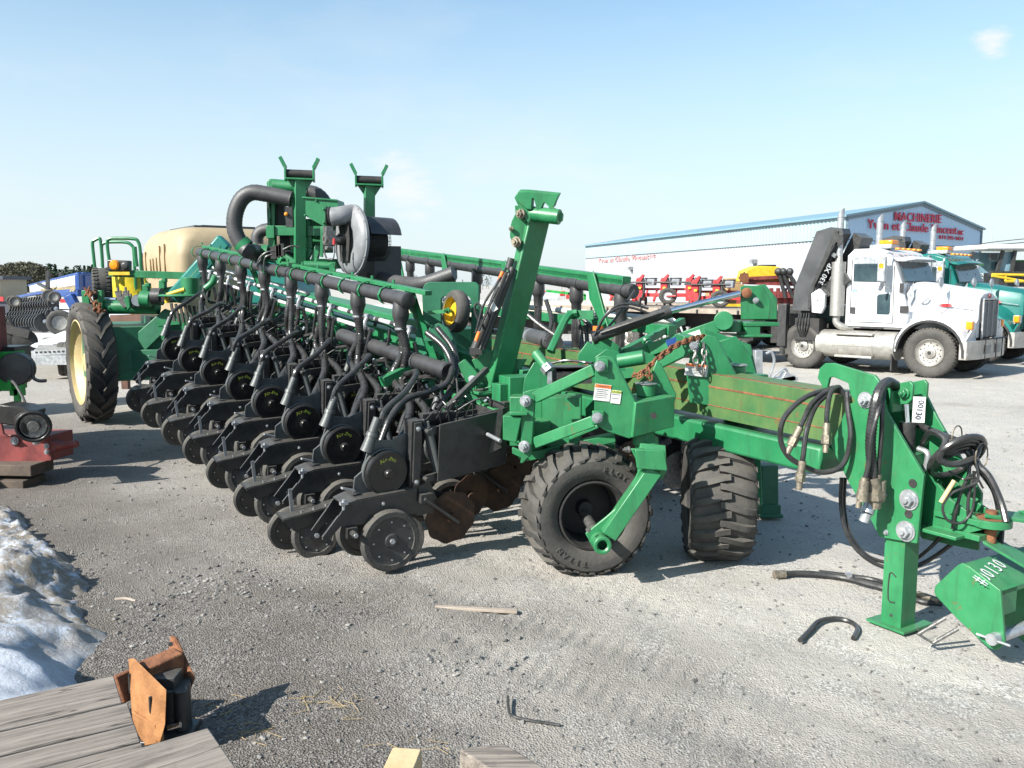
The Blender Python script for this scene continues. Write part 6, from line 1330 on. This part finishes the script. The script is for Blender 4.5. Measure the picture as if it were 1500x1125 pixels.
for row, (x0, y0, x1, y1, n, r_) in enumerate(((150, 600, 570, 560, 16, .16), (140, 640, 600, 630, 16, .16), (120, 690, 560, 680, 16, .2), (110, 770, 480, 770, 13, .34))):
    m = MB()
    for k in range(n):
        f = k / (n - 1); dd = 38 - 8 * f; c = QB(x0 + (x1 - x0) * f, y0 + (y1 - y0) * f, dd); m.m = 0; m.lathe(c, (.75, -.65, 0), [(r_ * .5, -.04), (r_, -.03), (r_, .03), (r_ * .5, .04), (0, .03)], 14); m.m = 1; m.bolt(c + V((.1, -.1, .05)), (.4, -.9, .2), .05, .05); m.m = 0; m.beam(c, c + V((.1, .1, .35)), .06)
    b(m, 'disc_row', [black, galv])
m = MB(); m.beam(QB(120, 600, 39), QB(600, 560, 31.5), .3, .3); m.beam(QB(120, 680, 39), QB(600, 660, 31.5), .3, .3); b(m, 'disc_gang_frame', dark)
for x, y, r_, d in ((660, 770, .42, 28.5), (600, 490, .20, 29), (540, 480, .24, 30), (170, 540, .25, 36), (130, 530, .22, 37)):
    m = MB(); c = QB(x, y, d); tyre(m, c, (.3, -.95, 0), r_, r_ * .5, r_ * .55, 26); w = b(m, 'wheel', rubberD); m = MB(); m.lathe(c, V((.3, -.95, 0)), [(r_ * .56, r_ * .2), (r_ * .4, r_ * .1), (0, r_ * .1)], 20); m.build('rim', mat('grey_rim', (.16, .16, .15), .6), w)
m = MB(); m.beam(QB(525, 400, 33), QB(525, 205, 33), .12); m.beam(QB(660, 260, 34), QB(665, 215, 34), .1); m.beam(QB(420, 340, 34), QB(560, 410, 33), .1); b(m, 'folding_arm', black)
m = MB(); m.box(QB(697, 530, 28.9), (.2, .05, .12)); b(m, 'tail_lamp', redP)
# dark disc gang in front of the blue seeder
t = thing('disc_harrow', 'big dark harrow discs beside the red implement', 'harrow', QB(200, 1000, 21)); t.location.z = 0
for x, y, r_ in ((275, 975, .29), (90, 970, .3), (60, 880, .25)):
    m = MB(); m.lathe(QB(x, y, 21), (.3, -.95, 0), [(0, .03), (r_ * .6, .02), (r_, 0), (r_, -.01), (0, -.01)], 24); m.build('disc', dark, t)
m = MB(); m.beam(QB(-60, 800, 21), QB(330, 900, 21), .12, .2); m.beam(QB(40, 860, 21), QB(300, 840, 22), .14); m.tube([QB(100, 720, 21), QB(150, 830, 21), QB(260, 900, 21)], .05, 6); m.beam(QB(0, 900, 21.5), QB(0, 1200, 21.5), .15); m.beam(QB(180, 870, 21), QB(200, 1010, 21), .08); m.build('frame', dark, t)
# combine at the far left edge
t = thing('tan_combine', 'tan machine with dark roof at the left edge below the wood', 'machine', P(-20, 480, 55)); t.location.z = 0
m = MB(); m.box(P(-19, 428, 55), (3.6, 3, 1.9)); m.build('body', mat('tan_panel', (.24, .2, .13), .6, 0, (.3, .25, .17), 1), t, bevel=.15); m = MB(); m.box(P(-19, 407, 55), (3.9, 3.2, .22)); m.box(P(-18, 450, 53.4), (3.4, .2, .7)); m.build('roof', mat('roof_dark', (.03, .035, .05), .6), t); m = MB(); m.box(P(-4, 438, 53.2), (.8, .1, .28)); m.build('stripe', redP, t)
m = MB(); tyre(m, P(-30, 475, 54), (0, -1, 0), .8, .5, .4, 24); m.build('wheel', rubber, t)
# flat trailer with snow
t = thing('snowy_trailer', 'low flat trailer with snow on its pale deck behind the big wheel', 'trailer', P(120, 550, 18.6)); t.location.z = 0
m = MB(); k0 = [P(51, 513, 17.4), P(250, 505, 17.0), P(250, 492, 22), P(64, 494, 22)]; m.loops([[p - Z * .16 for p in k0], k0])
m.build('deck', mat('grey_boards', (.20, .19, .175), .8, 0, (.28, .27, .25), 2, .2, 20), t)
m = MB(); c0, c1_ = P(51, 517, 17.35), P(250, 509, 16.95); m.beam(c0, c1_, .03, .10)
m.beam(P(53, 523, 17.6), P(250, 522, 17.3), .5, .28); m.m = 1
for k in range(30): q = c0.lerp(c1_, (k + .5) / 30) - V((0, .02, -.01)); m.box(q, (.05, .01, .035))
m.build('side_rail', [galv, dark], t)
for u, d in ((93, 18.4), (103, 18.2)):
    m = MB(); c = P(u, 528, d); c.z = .36; tyre(m, c, (-.9, -.42, 0), .36, .22, .2, 28); w = m.build('wheel', rubberD, t); m = MB(); m.lathe(c, V((-.9, -.42, 0)), [(.2, .1), (.15, .05), (0, .05)], 18); m.build('rim', galv, w)
m = MB()
for u, v, w_, hh in ((96, 498, .6, .16), (112, 495, .6, .26), (185, 494, .9, .22), (80, 500, .5, .10)): c = P(u, v, 19.6); m.lathe(c - Z * .1, Z, [(w_, 0), (w_ * .8, hh * .6), (w_ * .4, hh), (0, hh)], 20, wave=(5, .12, 0))
o = m.build('snow_heap', snw); tag(o, 'small heaps of white snow lying on the flat trailer', 'snow', None, 'stuff')
# rusty frame seen under the green tube
t = thing('scrap_steel', 'rusty brown steel frame with orange castings under the green cross tube', 'scrap', P(205, 480, 16)); t.location.z = 0
m = MB(); m.beam(P(168, 470, 16), P(245, 468, 15.5), .2, .22); m.beam(P(180, 478, 16), V((P(180, 478, 16).x, 16, 0)), .12); m.beam(P(240, 472, 15.5), V((P(240, 472, 15.5).x, 15.5, 0)), .12); m.build('beam', mat('brown_steel', (.09, .045, .03), .8), t)
m = MB()
for u in (194, 202, 212, 219): q = P(u, 458, 15.9); m.cyl(q - Z * .05, q + Z * .07, .05, .03, 10); m.ball(q + Z * .07, .04, 8)
m.build('casting', rustO, t)
# yellow oilskin hung on the platform
m = MB(); rings = []
for k in range(9):
    z = k / 8; ring = []
    for a in range(20):
        th = a * math.pi / 10; w_ = .33 + .05 * math.sin(z * 5) ; r_ = 1 + .13 * math.sin(th * 5 + z * 3)
        ring.append(Q1(688, 535 - 155 * z, 12.9) + V((math.cos(th) * w_ * r_ * (1 - .15 * (z > .9)), math.sin(th) * .14 * r_, 0)))
    rings.append(ring)
m.loops(rings); o = m.build('yellow_cover', mat('yellow_sheet', (.55, .42, .015), .45, 0, (.7, .55, .03), 3, .3, 12)); tag(o, 'crumpled bright yellow cover hanging below the platform rails', 'cover')

# ---- red implement on timber at the left edge
def QR(x, y, d=8.3): return P(x / 5.115, 500 + y / 5.115, d)
t = thing('red_implement', 'dark red tongue with rounded hook end, resting on a timber block', 'implement', QR(200, 1080)); t.location.z = 0
def b(m, n, mm, bev=0): return m.build(n, mm, t, bevel=bev)
m = MB(); r0 = [QR(-150, 700), QR(60, 700), QR(380, 705), QR(388, 895), QR(350, 900), QR(320, 915), QR(60, 960), QR(-150, 965)]; m.loops([r0, [p + V((.04, .35, 0)) for p in r0]])
m.loops([[QR(375, 740), QR(440, 765), QR(470, 790), QR(375, 845)], [p + V((0, .1, 0)) for p in (QR(375, 740), QR(440, 765), QR(470, 790), QR(375, 845))]])
m.tube([QR(420, 795, 8.35), QR(470, 785, 8.3), QR(530, 775, 8.25), QR(568, 768, 8.2)], .035, 12); m.ball(QR(565, 768, 8.2), .036)
m.plate([QR(-60, 470, 8.2), QR(-5, 540, 8.2), QR(25, 690, 8.2), QR(70, 720, 8.2), QR(-40, 720, 8.2)], V((0, .03, 0))); m.box(QR(-240, 60, 8.6), (.4, .5, .9)); m.box(QR(-25, -10, 8.9), (.05, .3, .7))
b(m, 'tongue', redD, .008)
m = MB(); m.bolt(QR(110, 745, 8.28), (0, -1, 0), .03, .02); m.bolt(QR(350, 785, 8.28), (0, -1, 0), .02, .02); m.bolt(QR(352, 828, 8.28), (0, -1, 0), .02, .02); m.cyl(QR(270, 700, 8.2), QR(270, 770, 8.2), .05, .03); b(m, 'bolt', galv)
m = MB(); m.cyl(QR(165, 590, 8.1), QR(252, 630, 7.85), .075, .11, 22); m.lathe(QR(252, 632, 7.84), V((.35, -.9, -.15)), [(.09, 0), (.155, 0), (.16, .03), (.13, .05), (.12, .0)], 26, close=True); m.loops([[QR(-10, 470, 8.1), QR(160, 490, 8.1), QR(245, 530, 8.05), QR(230, 580, 8.05), QR(150, 640, 8.1), QR(-10, 620, 8.1)], [p + V((0, .25, 0)) for p in (QR(-10, 470, 8.1), QR(160, 490, 8.1), QR(245, 530, 8.05), QR(230, 580, 8.05), QR(150, 640, 8.1), QR(-10, 620, 8.1))]]); b(m, 'pto_guard', blackG, .02)
m = MB(); m.lathe(QR(252, 632, 7.83), V((.35, -.9, -.15)), [(.115, .01), (.06, .0), (.05, .03), (0, .03)], 14); b(m, 'pto_joint', steel)
gr = mat('bright_green', (.02, .3, .05))
m = MB(); m.box(QR(40, 215, 8.9), (.3, .25, .4)); m.box(QR(55, 320, 8.8), (.16, .15, .13)); m.box(QR(130, 345, 8.8), (.14, .06, .17)); m.box(QR(132, 430, 8.8), (.05, .06, .22)); m.box(QR(110, 305, 8.8), (.2, .06, .03)); b(m, 'green_bracket', gr, .005)
m = MB(); m.tube([QR(150, 150, 8.8), QR(230, 155, 8.8), QR(250, 200, 8.8), QR(250, 270, 8.8), QR(290, 295, 8.8), QR(345, 295, 8.8)], .018, 8); m.lathe(QR(110, 210, 8.75), (.2, -1, 0), [(0, .02), (.16, .01), (.17, 0), (.17, -.12), (0, -.12)], 20); m.tube([QR(60, 270, 8.6), QR(120, 330, 8.5), QR(180, 440, 8.4), QR(210, 540, 8.2)], .014, 7); m.box(QR(0, 140, 9), (.5, .3, .3)); b(m, 'crank_handle', black)
m = MB(); m.beam(QR(-150, 400, 8.9), V((-8.6, 10.5, 1.4)), .25, .25); m.beam(V((-6.6, 8.9, 0.1)), V((-6.6, 8.9, 2.3)), .25); m.box((-7.4, 8.9, 1.7), (2.6, .9, .6)); m.box((-7.3, 8.8, 2.35), (2.2, .7, .6)); m.beam((-8.8, 7.6, .5), (-5.9, 9.6, .5), .3)
for k in range(7): m.beam((-8.6 + k * .42, 8.2, .15), (-8.6 + k * .42, 8.6, 1.5), .12)
for k in range(6): m.beam((-10.2 + k * .3, 9.8 + k * .5, .2), (-10.0 + k * .3, 10.1 + k * .5, 2.3), .16)
m.beam((-10.6, 9.2, 1.9), (-8.8, 13.0, 1.9), .4, .5); m.beam((-10.6, 9.2, 1.0), (-8.8, 13.0, 1.0), .3, .3); m.box((-7.2, 7.2, 1.0), (1.6, .6, .7))  # unseen rear part, with beams added to cast more shade over the yard
b(m, 'rear_shade_frame', redP, .01)
m = MB(); q = G(33, 712); m.box((q.x - .25, q.y + .15, .16), (.8, .35, .11), (1, -.1, 0)); m.box((q.x - .34, q.y + .12, .015), (.85, .35, .11), (1, -.1, 0)); o = m.build('timber_block', mat('old_timber', (.06, .045, .035), .9, 0, (.11, .085, .065), 4, .4, 30), bevel=.01); tag(o, 'weathered timber block under the dark red tongue', 'timber')
# unseen stack added out of frame at the left to shade the snow
woodG = mat('grey_wood', (.16, .14, .12), .85, 0, (.27, .245, .215), 3, .35, 40)

ps = thing('added_shade_stack', 'stack of grey pallets standing left of the snow, out of frame', 'pallets', (-4.6, 2.6, 0))
for k in range(8):
    m = MB(); jx, jy = random.uniform(-.05, .05), random.uniform(-.05, .05); z = k * .145
    for q in range(7): m.box((-4.75 + jx, 1.75 + q * .24 + jy, z + .13), (1.9, .15, .022))
    for q in (-.95, 0, .95): m.box((-4.75 + jx + q * .9, 2.47 + jy, z + .065), (.09, 1.6, .1))
    m.build('shade_layer', woodG, ps)
# ---------------- foreground wood
wd, N, L = procg('weathered_planks'); bs = N['Principled BSDF']; bs.inputs['Roughness'].default_value = .85; tc = N.new('ShaderNodeTexCoord'); mp = N.new('ShaderNodeMapping'); mp.inputs['Scale'].default_value = (1.2, 22, 22); L.new(tc.outputs['Object'], mp.inputs[0])
g1 = noise_(2.2, 9, .7, mp.outputs[0]); g2 = noise_(3, 5)
c_ = mix_(ramp_(g1, .32, .68), (.085, .07, .06), (.27, .235, .20)); c_ = mix_(math_('MULTIPLY', ramp_(g2, .35, .7), .6), c_, (.215, .185, .16)); mq = N.new('ShaderNodeMapping'); mq.inputs['Scale'].default_value = (.5, 9, 9); L.new(tc.outputs['Object'], mq.inputs[0]); ck = noise_(1.5, 4, .5, mq.outputs[0]); c_ = mix_(ramp_(math_('ABSOLUTE', math_('SUBTRACT', ck, .5)), .010, .0), c_, (.04, .032, .027)); c_ = mix_(math_('MULTIPLY', ramp_(noise_(14, 4), .62, .72), .5), c_, (.10, .085, .07)); L.new(c_, bs.inputs['Base Color'])
bp = N.new('ShaderNodeBump'); bp.inputs['Strength'].default_value = .8; bp.inputs['Distance'].default_value = .006; L.new(g1, bp.inputs['Height']); L.new(bp.outputs[0], bs.inputs['Normal'])
wood = wd
def beam_obj(name, p, q, w, h, lab, cat='timber', grp=None, mm=None):
    p, q = V(p), V(q); X = (q - p).normalized(); Ln = (q - p).length; Y = Z.cross(X).normalized(); W = X.cross(Y)
    m = MB(); m.box((0, 0, 0), (Ln, w, h)); nseg = 1
    o = m.build(name, mm or wood, bevel=.004); c = (p + q) / 2; o.matrix_world = mat4(c, X, Y, W); tag(o, lab, cat, grp); return o
zt = .72
def GT(u, v, z=zt): return G(u, v, z)
# crate: planks running left-right with their ends along the line (168,989)-(208,1093)
e0, e1 = GT(168, 989), GT(214, 1110); le = GT(0, 1025); dx = (le - e0); dx.z = 0; dx.normalize(); 
cr = thing('plank_stack', 'grey weathered plank top at the bottom left corner, long boards with cracks', 'planks', (e0.x - .8, e0.y - .3, 0))
dd = (e1 - e0); dd.z = 0; tot = dd.length; dn = dd.normalized(); nb = 4; prev = 0
for k, f in enumerate((.38, .26, .20, .5)):
    w_ = f * tot * .97; p0 = e0 + dn * (prev + w_ / 2); prev += f * tot
    m = MB(); Y = dn; X = dx; off = random.uniform(-.006, .006)
    m.box((0, 0, 0), (2.6, w_ - .003, .045)); o = m.build('plank', wood, cr, bevel=.003)
    o.matrix_parent_inverse = wm(cr).inverted(); Yp = Z.cross(X).normalized(); o.matrix_basis = mat4(p0 + X * (1.3 + off) - Z * .0225, X, Yp, Z)
m = MB()
for k in (0.1, 1.2): m.beam(e0 + dn * .02 + dx * k - Z * .10, e0 + dn * tot + dx * k - Z * .10, .1, .09)
for k in (0.12, 1.22):
    for f in (.15, .9): c = e0 + dn * tot * f + dx * k; m.box((c.x, c.y, .29), (.09, .09, .58))
m.build('bearer', woodG, cr)
m = MB(); q = e0 + dx * .02; 
b0_ = GT(147, 1115, .745); b1_ = GT(317, 1065, .745); b2_ = GT(340, 1130, .745); X = (b0_ - b1_); X.z = 0; X.normalize(); Yv = (b2_ - b1_); Yv.z = 0
beam_obj('loose_board', b1_ + Yv.normalized() * .16 - Z * .02, b1_ + Yv.normalized() * .16 + X * 1.6 - Z * .02, .32, .05, 'wide grey board lying over the plank top, with a squared right end', 'board')
m = MB(); 
bb = thing('timber_prop', 'short timber prop under the wide grey board', 'timber', (b1_.x - .15, b1_.y - .2, 0)); m = MB(); m.box((b1_.x - .15, b1_.y - .12, .345), (.12, .2, .69)); m.build('post', woodG, bb)
# tan wedge and grey block ends at the bottom
paleW = mat('fresh_wood', (.40, .29, .15), .8, 0, (.5, .38, .22), 6, .2, 40)
p = GT(598, 1102, .62); o = beam_obj('timber_end', V((p.x + .0, p.y - .02, .60)), V((p.x - .10, p.y - .95, .60)), .085, .09, 'pale yellow wood end poking up at the bottom edge, left of the grey block', mm=paleW); 
tp = [GT(u, v, .66) for u, v in ((672, 1097), (738, 1088), (800, 1125))]
X = (tp[2] - tp[1]).normalized(); Y = (tp[0] - tp[1]).normalized()
m = MB(); A0 = tp[1]; r0 = [A0, A0 + (tp[0] - tp[1]), A0 + (tp[0] - tp[1]) + X * 1.2, A0 + X * 1.2]; m.loops([[p - Z * .14 for p in r0], r0]); o = m.build('sawn_block', wood, bevel=.006); tag(o, 'thick grey sawn block with split top at the bottom edge', 'timber')
m = MB(); cgx = A0 + X * .5; m.box((cgx.x, cgx.y, .25), (.3, .3, .5)); o = m.build('timber_prop', woodG); tag(o, 'timber prop below the thick sawn block', 'timber')

# rusty bracket
def QK(x, y, d): return P(x / 2.647, 700 + y / 2.647, d)
t = thing('rusty_bracket', 'rusty steel bracket of plates and square tube beside the planks', 'bracket', G(245, 1075))
def b(m, n, mm, bev=0): return m.build(n, mm, t, bevel=bev)
m = MB(); m.plate([QK(x, y, d) for x, y, d in ((497, 702, 3.5), (515, 698, 3.5), (636, 818, 3.3), (632, 955, 3.3), (610, 1030, 3.3), (600, 1000, 3.3), (510, 912, 3.45))], V((.012, -.006, 0))); b(m, 'slotted_plate', rustO, .003)
pa_, pb_ = QK(515, 698, 3.5), QK(636, 818, 3.3); pv = V((pb_.x - pa_.x, pb_.y - pa_.y, 0)).normalized(); pn = pv.cross(Z).normalized(); pn = pn if pn.y < 0 else -pn
def onp(x, y): q_ = ray(x / 2.647, 700 + y / 2.647); return C0 + q_ * ((pa_ - C0).dot(pn) / q_.dot(pn))
m = MB()
for x, y in ((523, 790), (603, 880)): c = onp(x, y); m.box(c, (.014, .05, .075), pv); m.cyl(c + Z * .037 + pn * .025, c + Z * .037 - pn * .025, .007, n=10); m.cyl(c - Z * .037 + pn * .025, c - Z * .037 - pn * .025, .007, n=10)
b(m, 'slot', dark)
m = MB(); m.beam(QK(430, 830, 3.58), QK(510, 800, 3.52), .12, .12); m.beam(QK(560, 775, 3.5), QK(698, 715, 3.62), .10, .12); b(m, 'square_tube', rustM, .008)
m = MB(); m.plate([QK(x, y, d) for x, y, d in ((660, 612, 3.66), (672, 622, 3.66), (745, 775, 3.55), (722, 838, 3.55), (650, 690, 3.66))], V((.014, .004, 0))); b(m, 'end_plate', rustM, .003)
m = MB()
for x, y in ((662, 645), (735, 785)): m.cyl(QK(x, y, 3.56), QK(x, y, 3.54), .01)
b(m, 'bolt_hole', dark)
m = MB(); m.plate([QK(510, 905, 3.42), QK(600, 960, 3.3), QK(608, 1030, 3.3), QK(560, 1040, 3.35), QK(515, 960, 3.42)], V((.02, .03, 0))); b(m, 'lower_plate', rustO, .003)
m = MB(); m.cyl(QK(672, 800, 3.5), V((QK(672, 800, 3.5).x, 3.5, 0.0)), .07, n=20); m.cyl(QK(700, 820, 3.45), QK(705, 975, 3.45), .03); m.box(QK(660, 990, 3.45), (.2, .2, .03)); m.box(QK(650, 800, 3.5), (.1, .1, .1)); b(m, 'cylinder', black, .004)
m = MB(); m.cyl(QK(652, 970, 3.38), QK(700, 957, 3.38), .012); b(m, 'pin', chrome)

# litter on the gravel
def lit(name, pts, r, lab, cat, mm, flat=None, n=8):
    m = MB(); m.tube([G(u, v, z) for u, v, z in pts], r, n); o = m.build(name, mm); return tag(o, lab, cat)
lit('hose_piece', [(1172, 938, .02), (1185, 925, .02), (1200, 910, .025), (1225, 906, .025), (1248, 912, .02), (1256, 922, .02), (1250, 935, .02)], .014, 'short bent piece of black hose lying on the pale gravel', 'hose', hoseM)
m = MB(); m.tube([G(1140, 841, .03), G(1180, 840, .03), G(1230, 845, .03), G(1270, 855, .03), G(1310, 865, .03), G(1350, 872, .03)], .02, 9); m.tube([G(1200, 838, .03), G(1240, 843, .03), G(1290, 852, .03), G(1340, 878, .02), G(1380, 885, .02)], .016, 9); m.m = 1; m.cyl(G(1134, 842, .03), G(1150, 841, .03), .028); m.cyl(G(1345, 870, .04), G(1375, 880, .04), .02); m.m = 2; m.box(G(1243, 843, .05), (.03, .05, .03)); o = m.build('ground_hose', [hoseM, brass, galv]); tag(o, 'pair of long black hoses lying on the gravel behind the jack stand', 'hose')
lit('bent_rod', [(744, 1020, .03), (745, 1038, .02), (750, 1048, .015), (775, 1055, .01), (820, 1062, .01)], .007, 'thin bent black strip on the gravel near the bottom middle', 'strip', hoseM, n=6)
m = MB(); a, b_ = G(638, 889, .03), G(758, 896, .022); m.beam(a, b_, .035, .018); o = m.build('wood_stick', mat('pale_stick', (.26, .21, .17), .8, 0, (.34, .29, .24), 8), bevel=.003); tag(o, 'pale flat stick half sunk in the tyre tracks', 'stick')
lit('wooden_peg', [(168, 878, .015), (185, 877, .015), (199, 881, .012)], .010, 'small tan peg lying on the dark gravel right of the snow', 'peg', MATS['pale_stick'])
m = MB(); m.plate([G(u, v, .02) for u, v in ((493, 828), (510, 820), (528, 812), (525, 820), (510, 832), (498, 836))], (0, 0, .008)); o = m.build('leather_scrap', mat('scrap', (.45, .40, .28), .6)); tag(o, 'pale leaf-shaped scrap beside the nearest gauge wheel', 'scrap')
m = MB(); m.tube([G(520, 812, .02), G(545, 808, .03), G(562, 812, .02)], .004, 5); o = m.build('twine', MATS['scrap']); tag(o, 'thin cord trailing from under the nearest gauge wheel', 'cord')
random.seed(3); m = MB()
for cx, cy, n in ((480, 1030, 26), (330, 1040, 14), (410, 905, 8), (380, 1075, 14), (620, 1095, 10)):
    g = G(cx, cy)
    for _ in range(n): a = random.uniform(0, 3.14); c = V((g.x + random.gauss(0, .08), g.y + random.gauss(0, .07), .012)); d_ = V((math.cos(a), math.sin(a), random.uniform(-.08, .12))) * random.uniform(.015, .05); m.beam(c - d_, c + d_, .0018)
o = m.build('straw', mat('straw', (.33, .25, .13), .8)); tag(o, 'wisps of dry straw on the dark gravel', 'straw', None, 'stuff')

# ================================================================== LIGHT, SKY
sun = bpy.data.lights.new('sun', 'SUN'); sun.energy = 5.0; sun.angle = R(.5); sun.color = (1, .955, .88)
so = bpy.data.objects.new('sun', sun); COL.objects.link(so); EL = R(35); dirv = V((.8 * math.cos(EL), .6 * math.cos(EL), -math.sin(EL)))
so.rotation_euler = dirv.to_track_quat('-Z', 'Y').to_euler()
w = bpy.data.worlds.new('World'); S.world = w; w.use_nodes = True; N = w.node_tree.nodes; L = w.node_tree.links
bg = N['Background']; sk = N.new('ShaderNodeTexSky'); sk.sky_type = 'NISHITA'; sk.sun_disc = False; sk.sun_elevation = EL; sk.sun_rotation = math.atan2(-.8, -.6)
sk.air_density = 1.0; sk.dust_density = 1.2; sk.ozone_density = 2.0; sk.altitude = 100
tc = N.new('ShaderNodeTexCoord'); nrmz = N.new('ShaderNodeVectorMath'); nrmz.operation = 'NORMALIZE'; L.new(tc.outputs['Generated'], nrmz.inputs[0])
mp = N.new('ShaderNodeMapping'); mp.inputs['Scale'].default_value = (1, 1, 3.2); L.new(nrmz.outputs[0], mp.inputs[0])
nz = noise_(3.2, 8, .62, mp.outputs[0])
# two small cloud puffs, each round a direction of its own
def puff(u, v, rad, st):
    d = ray(u, v).normalized(); sb = N.new('ShaderNodeVectorMath'); sb.operation = 'DISTANCE'; L.new(nrmz.outputs[0], sb.inputs[0]); sb.inputs[1].default_value = d
    f = ramp_(math_('ADD', sb.outputs['Value'], math_('MULTIPLY', math_('SUBTRACT', noise_(16, 6, .65, mp.outputs[0]), .5), rad * 3.2)), rad * 1.1, rad * -.2)
    return math_('MULTIPLY', f, st)
cloud = math_('MAXIMUM', puff(1455, 66, .020, .9), math_('MAXIMUM', puff(592, 268, .040, .75), math_('MAXIMUM', puff(480, 290, .06, .35), puff(700, 245, .03, .3))))
sz = N.new('ShaderNodeSeparateXYZ'); L.new(nrmz.outputs[0], sz.inputs[0])
wisp = math_('MULTIPLY', ramp_(nz, .46, .72), ramp_(sz.outputs[2], .5, .02, .04, .22))
haze_ = ramp_(sz.outputs[2], .42, -.02, .05, .88)
cloud = math_('MAXIMUM', cloud, wisp)
tn = N.new('ShaderNodeMixRGB'); tn.blend_type = 'MULTIPLY'; tn.inputs[0].default_value = 1; tn.inputs[2].default_value = (.77, .98, .96, 1); L.new(sk.outputs[0], tn.inputs[1]); col = mix_(haze_, tn.outputs[0], (3.75, 4.12, 4.35)); col = mix_(cloud, col, (4.4, 4.45, 4.55))
L.new(col, bg.inputs['Color']); bg.inputs['Strength'].default_value = .105
S.view_settings.view_transform = 'Standard'; S.view_settings.look = 'None'; S.view_settings.exposure = 1.1; S.view_settings.gamma = 1
S.render.engine = 'CYCLES'; S.cycles.max_bounces = 6; S.cycles.diffuse_bounces = 3
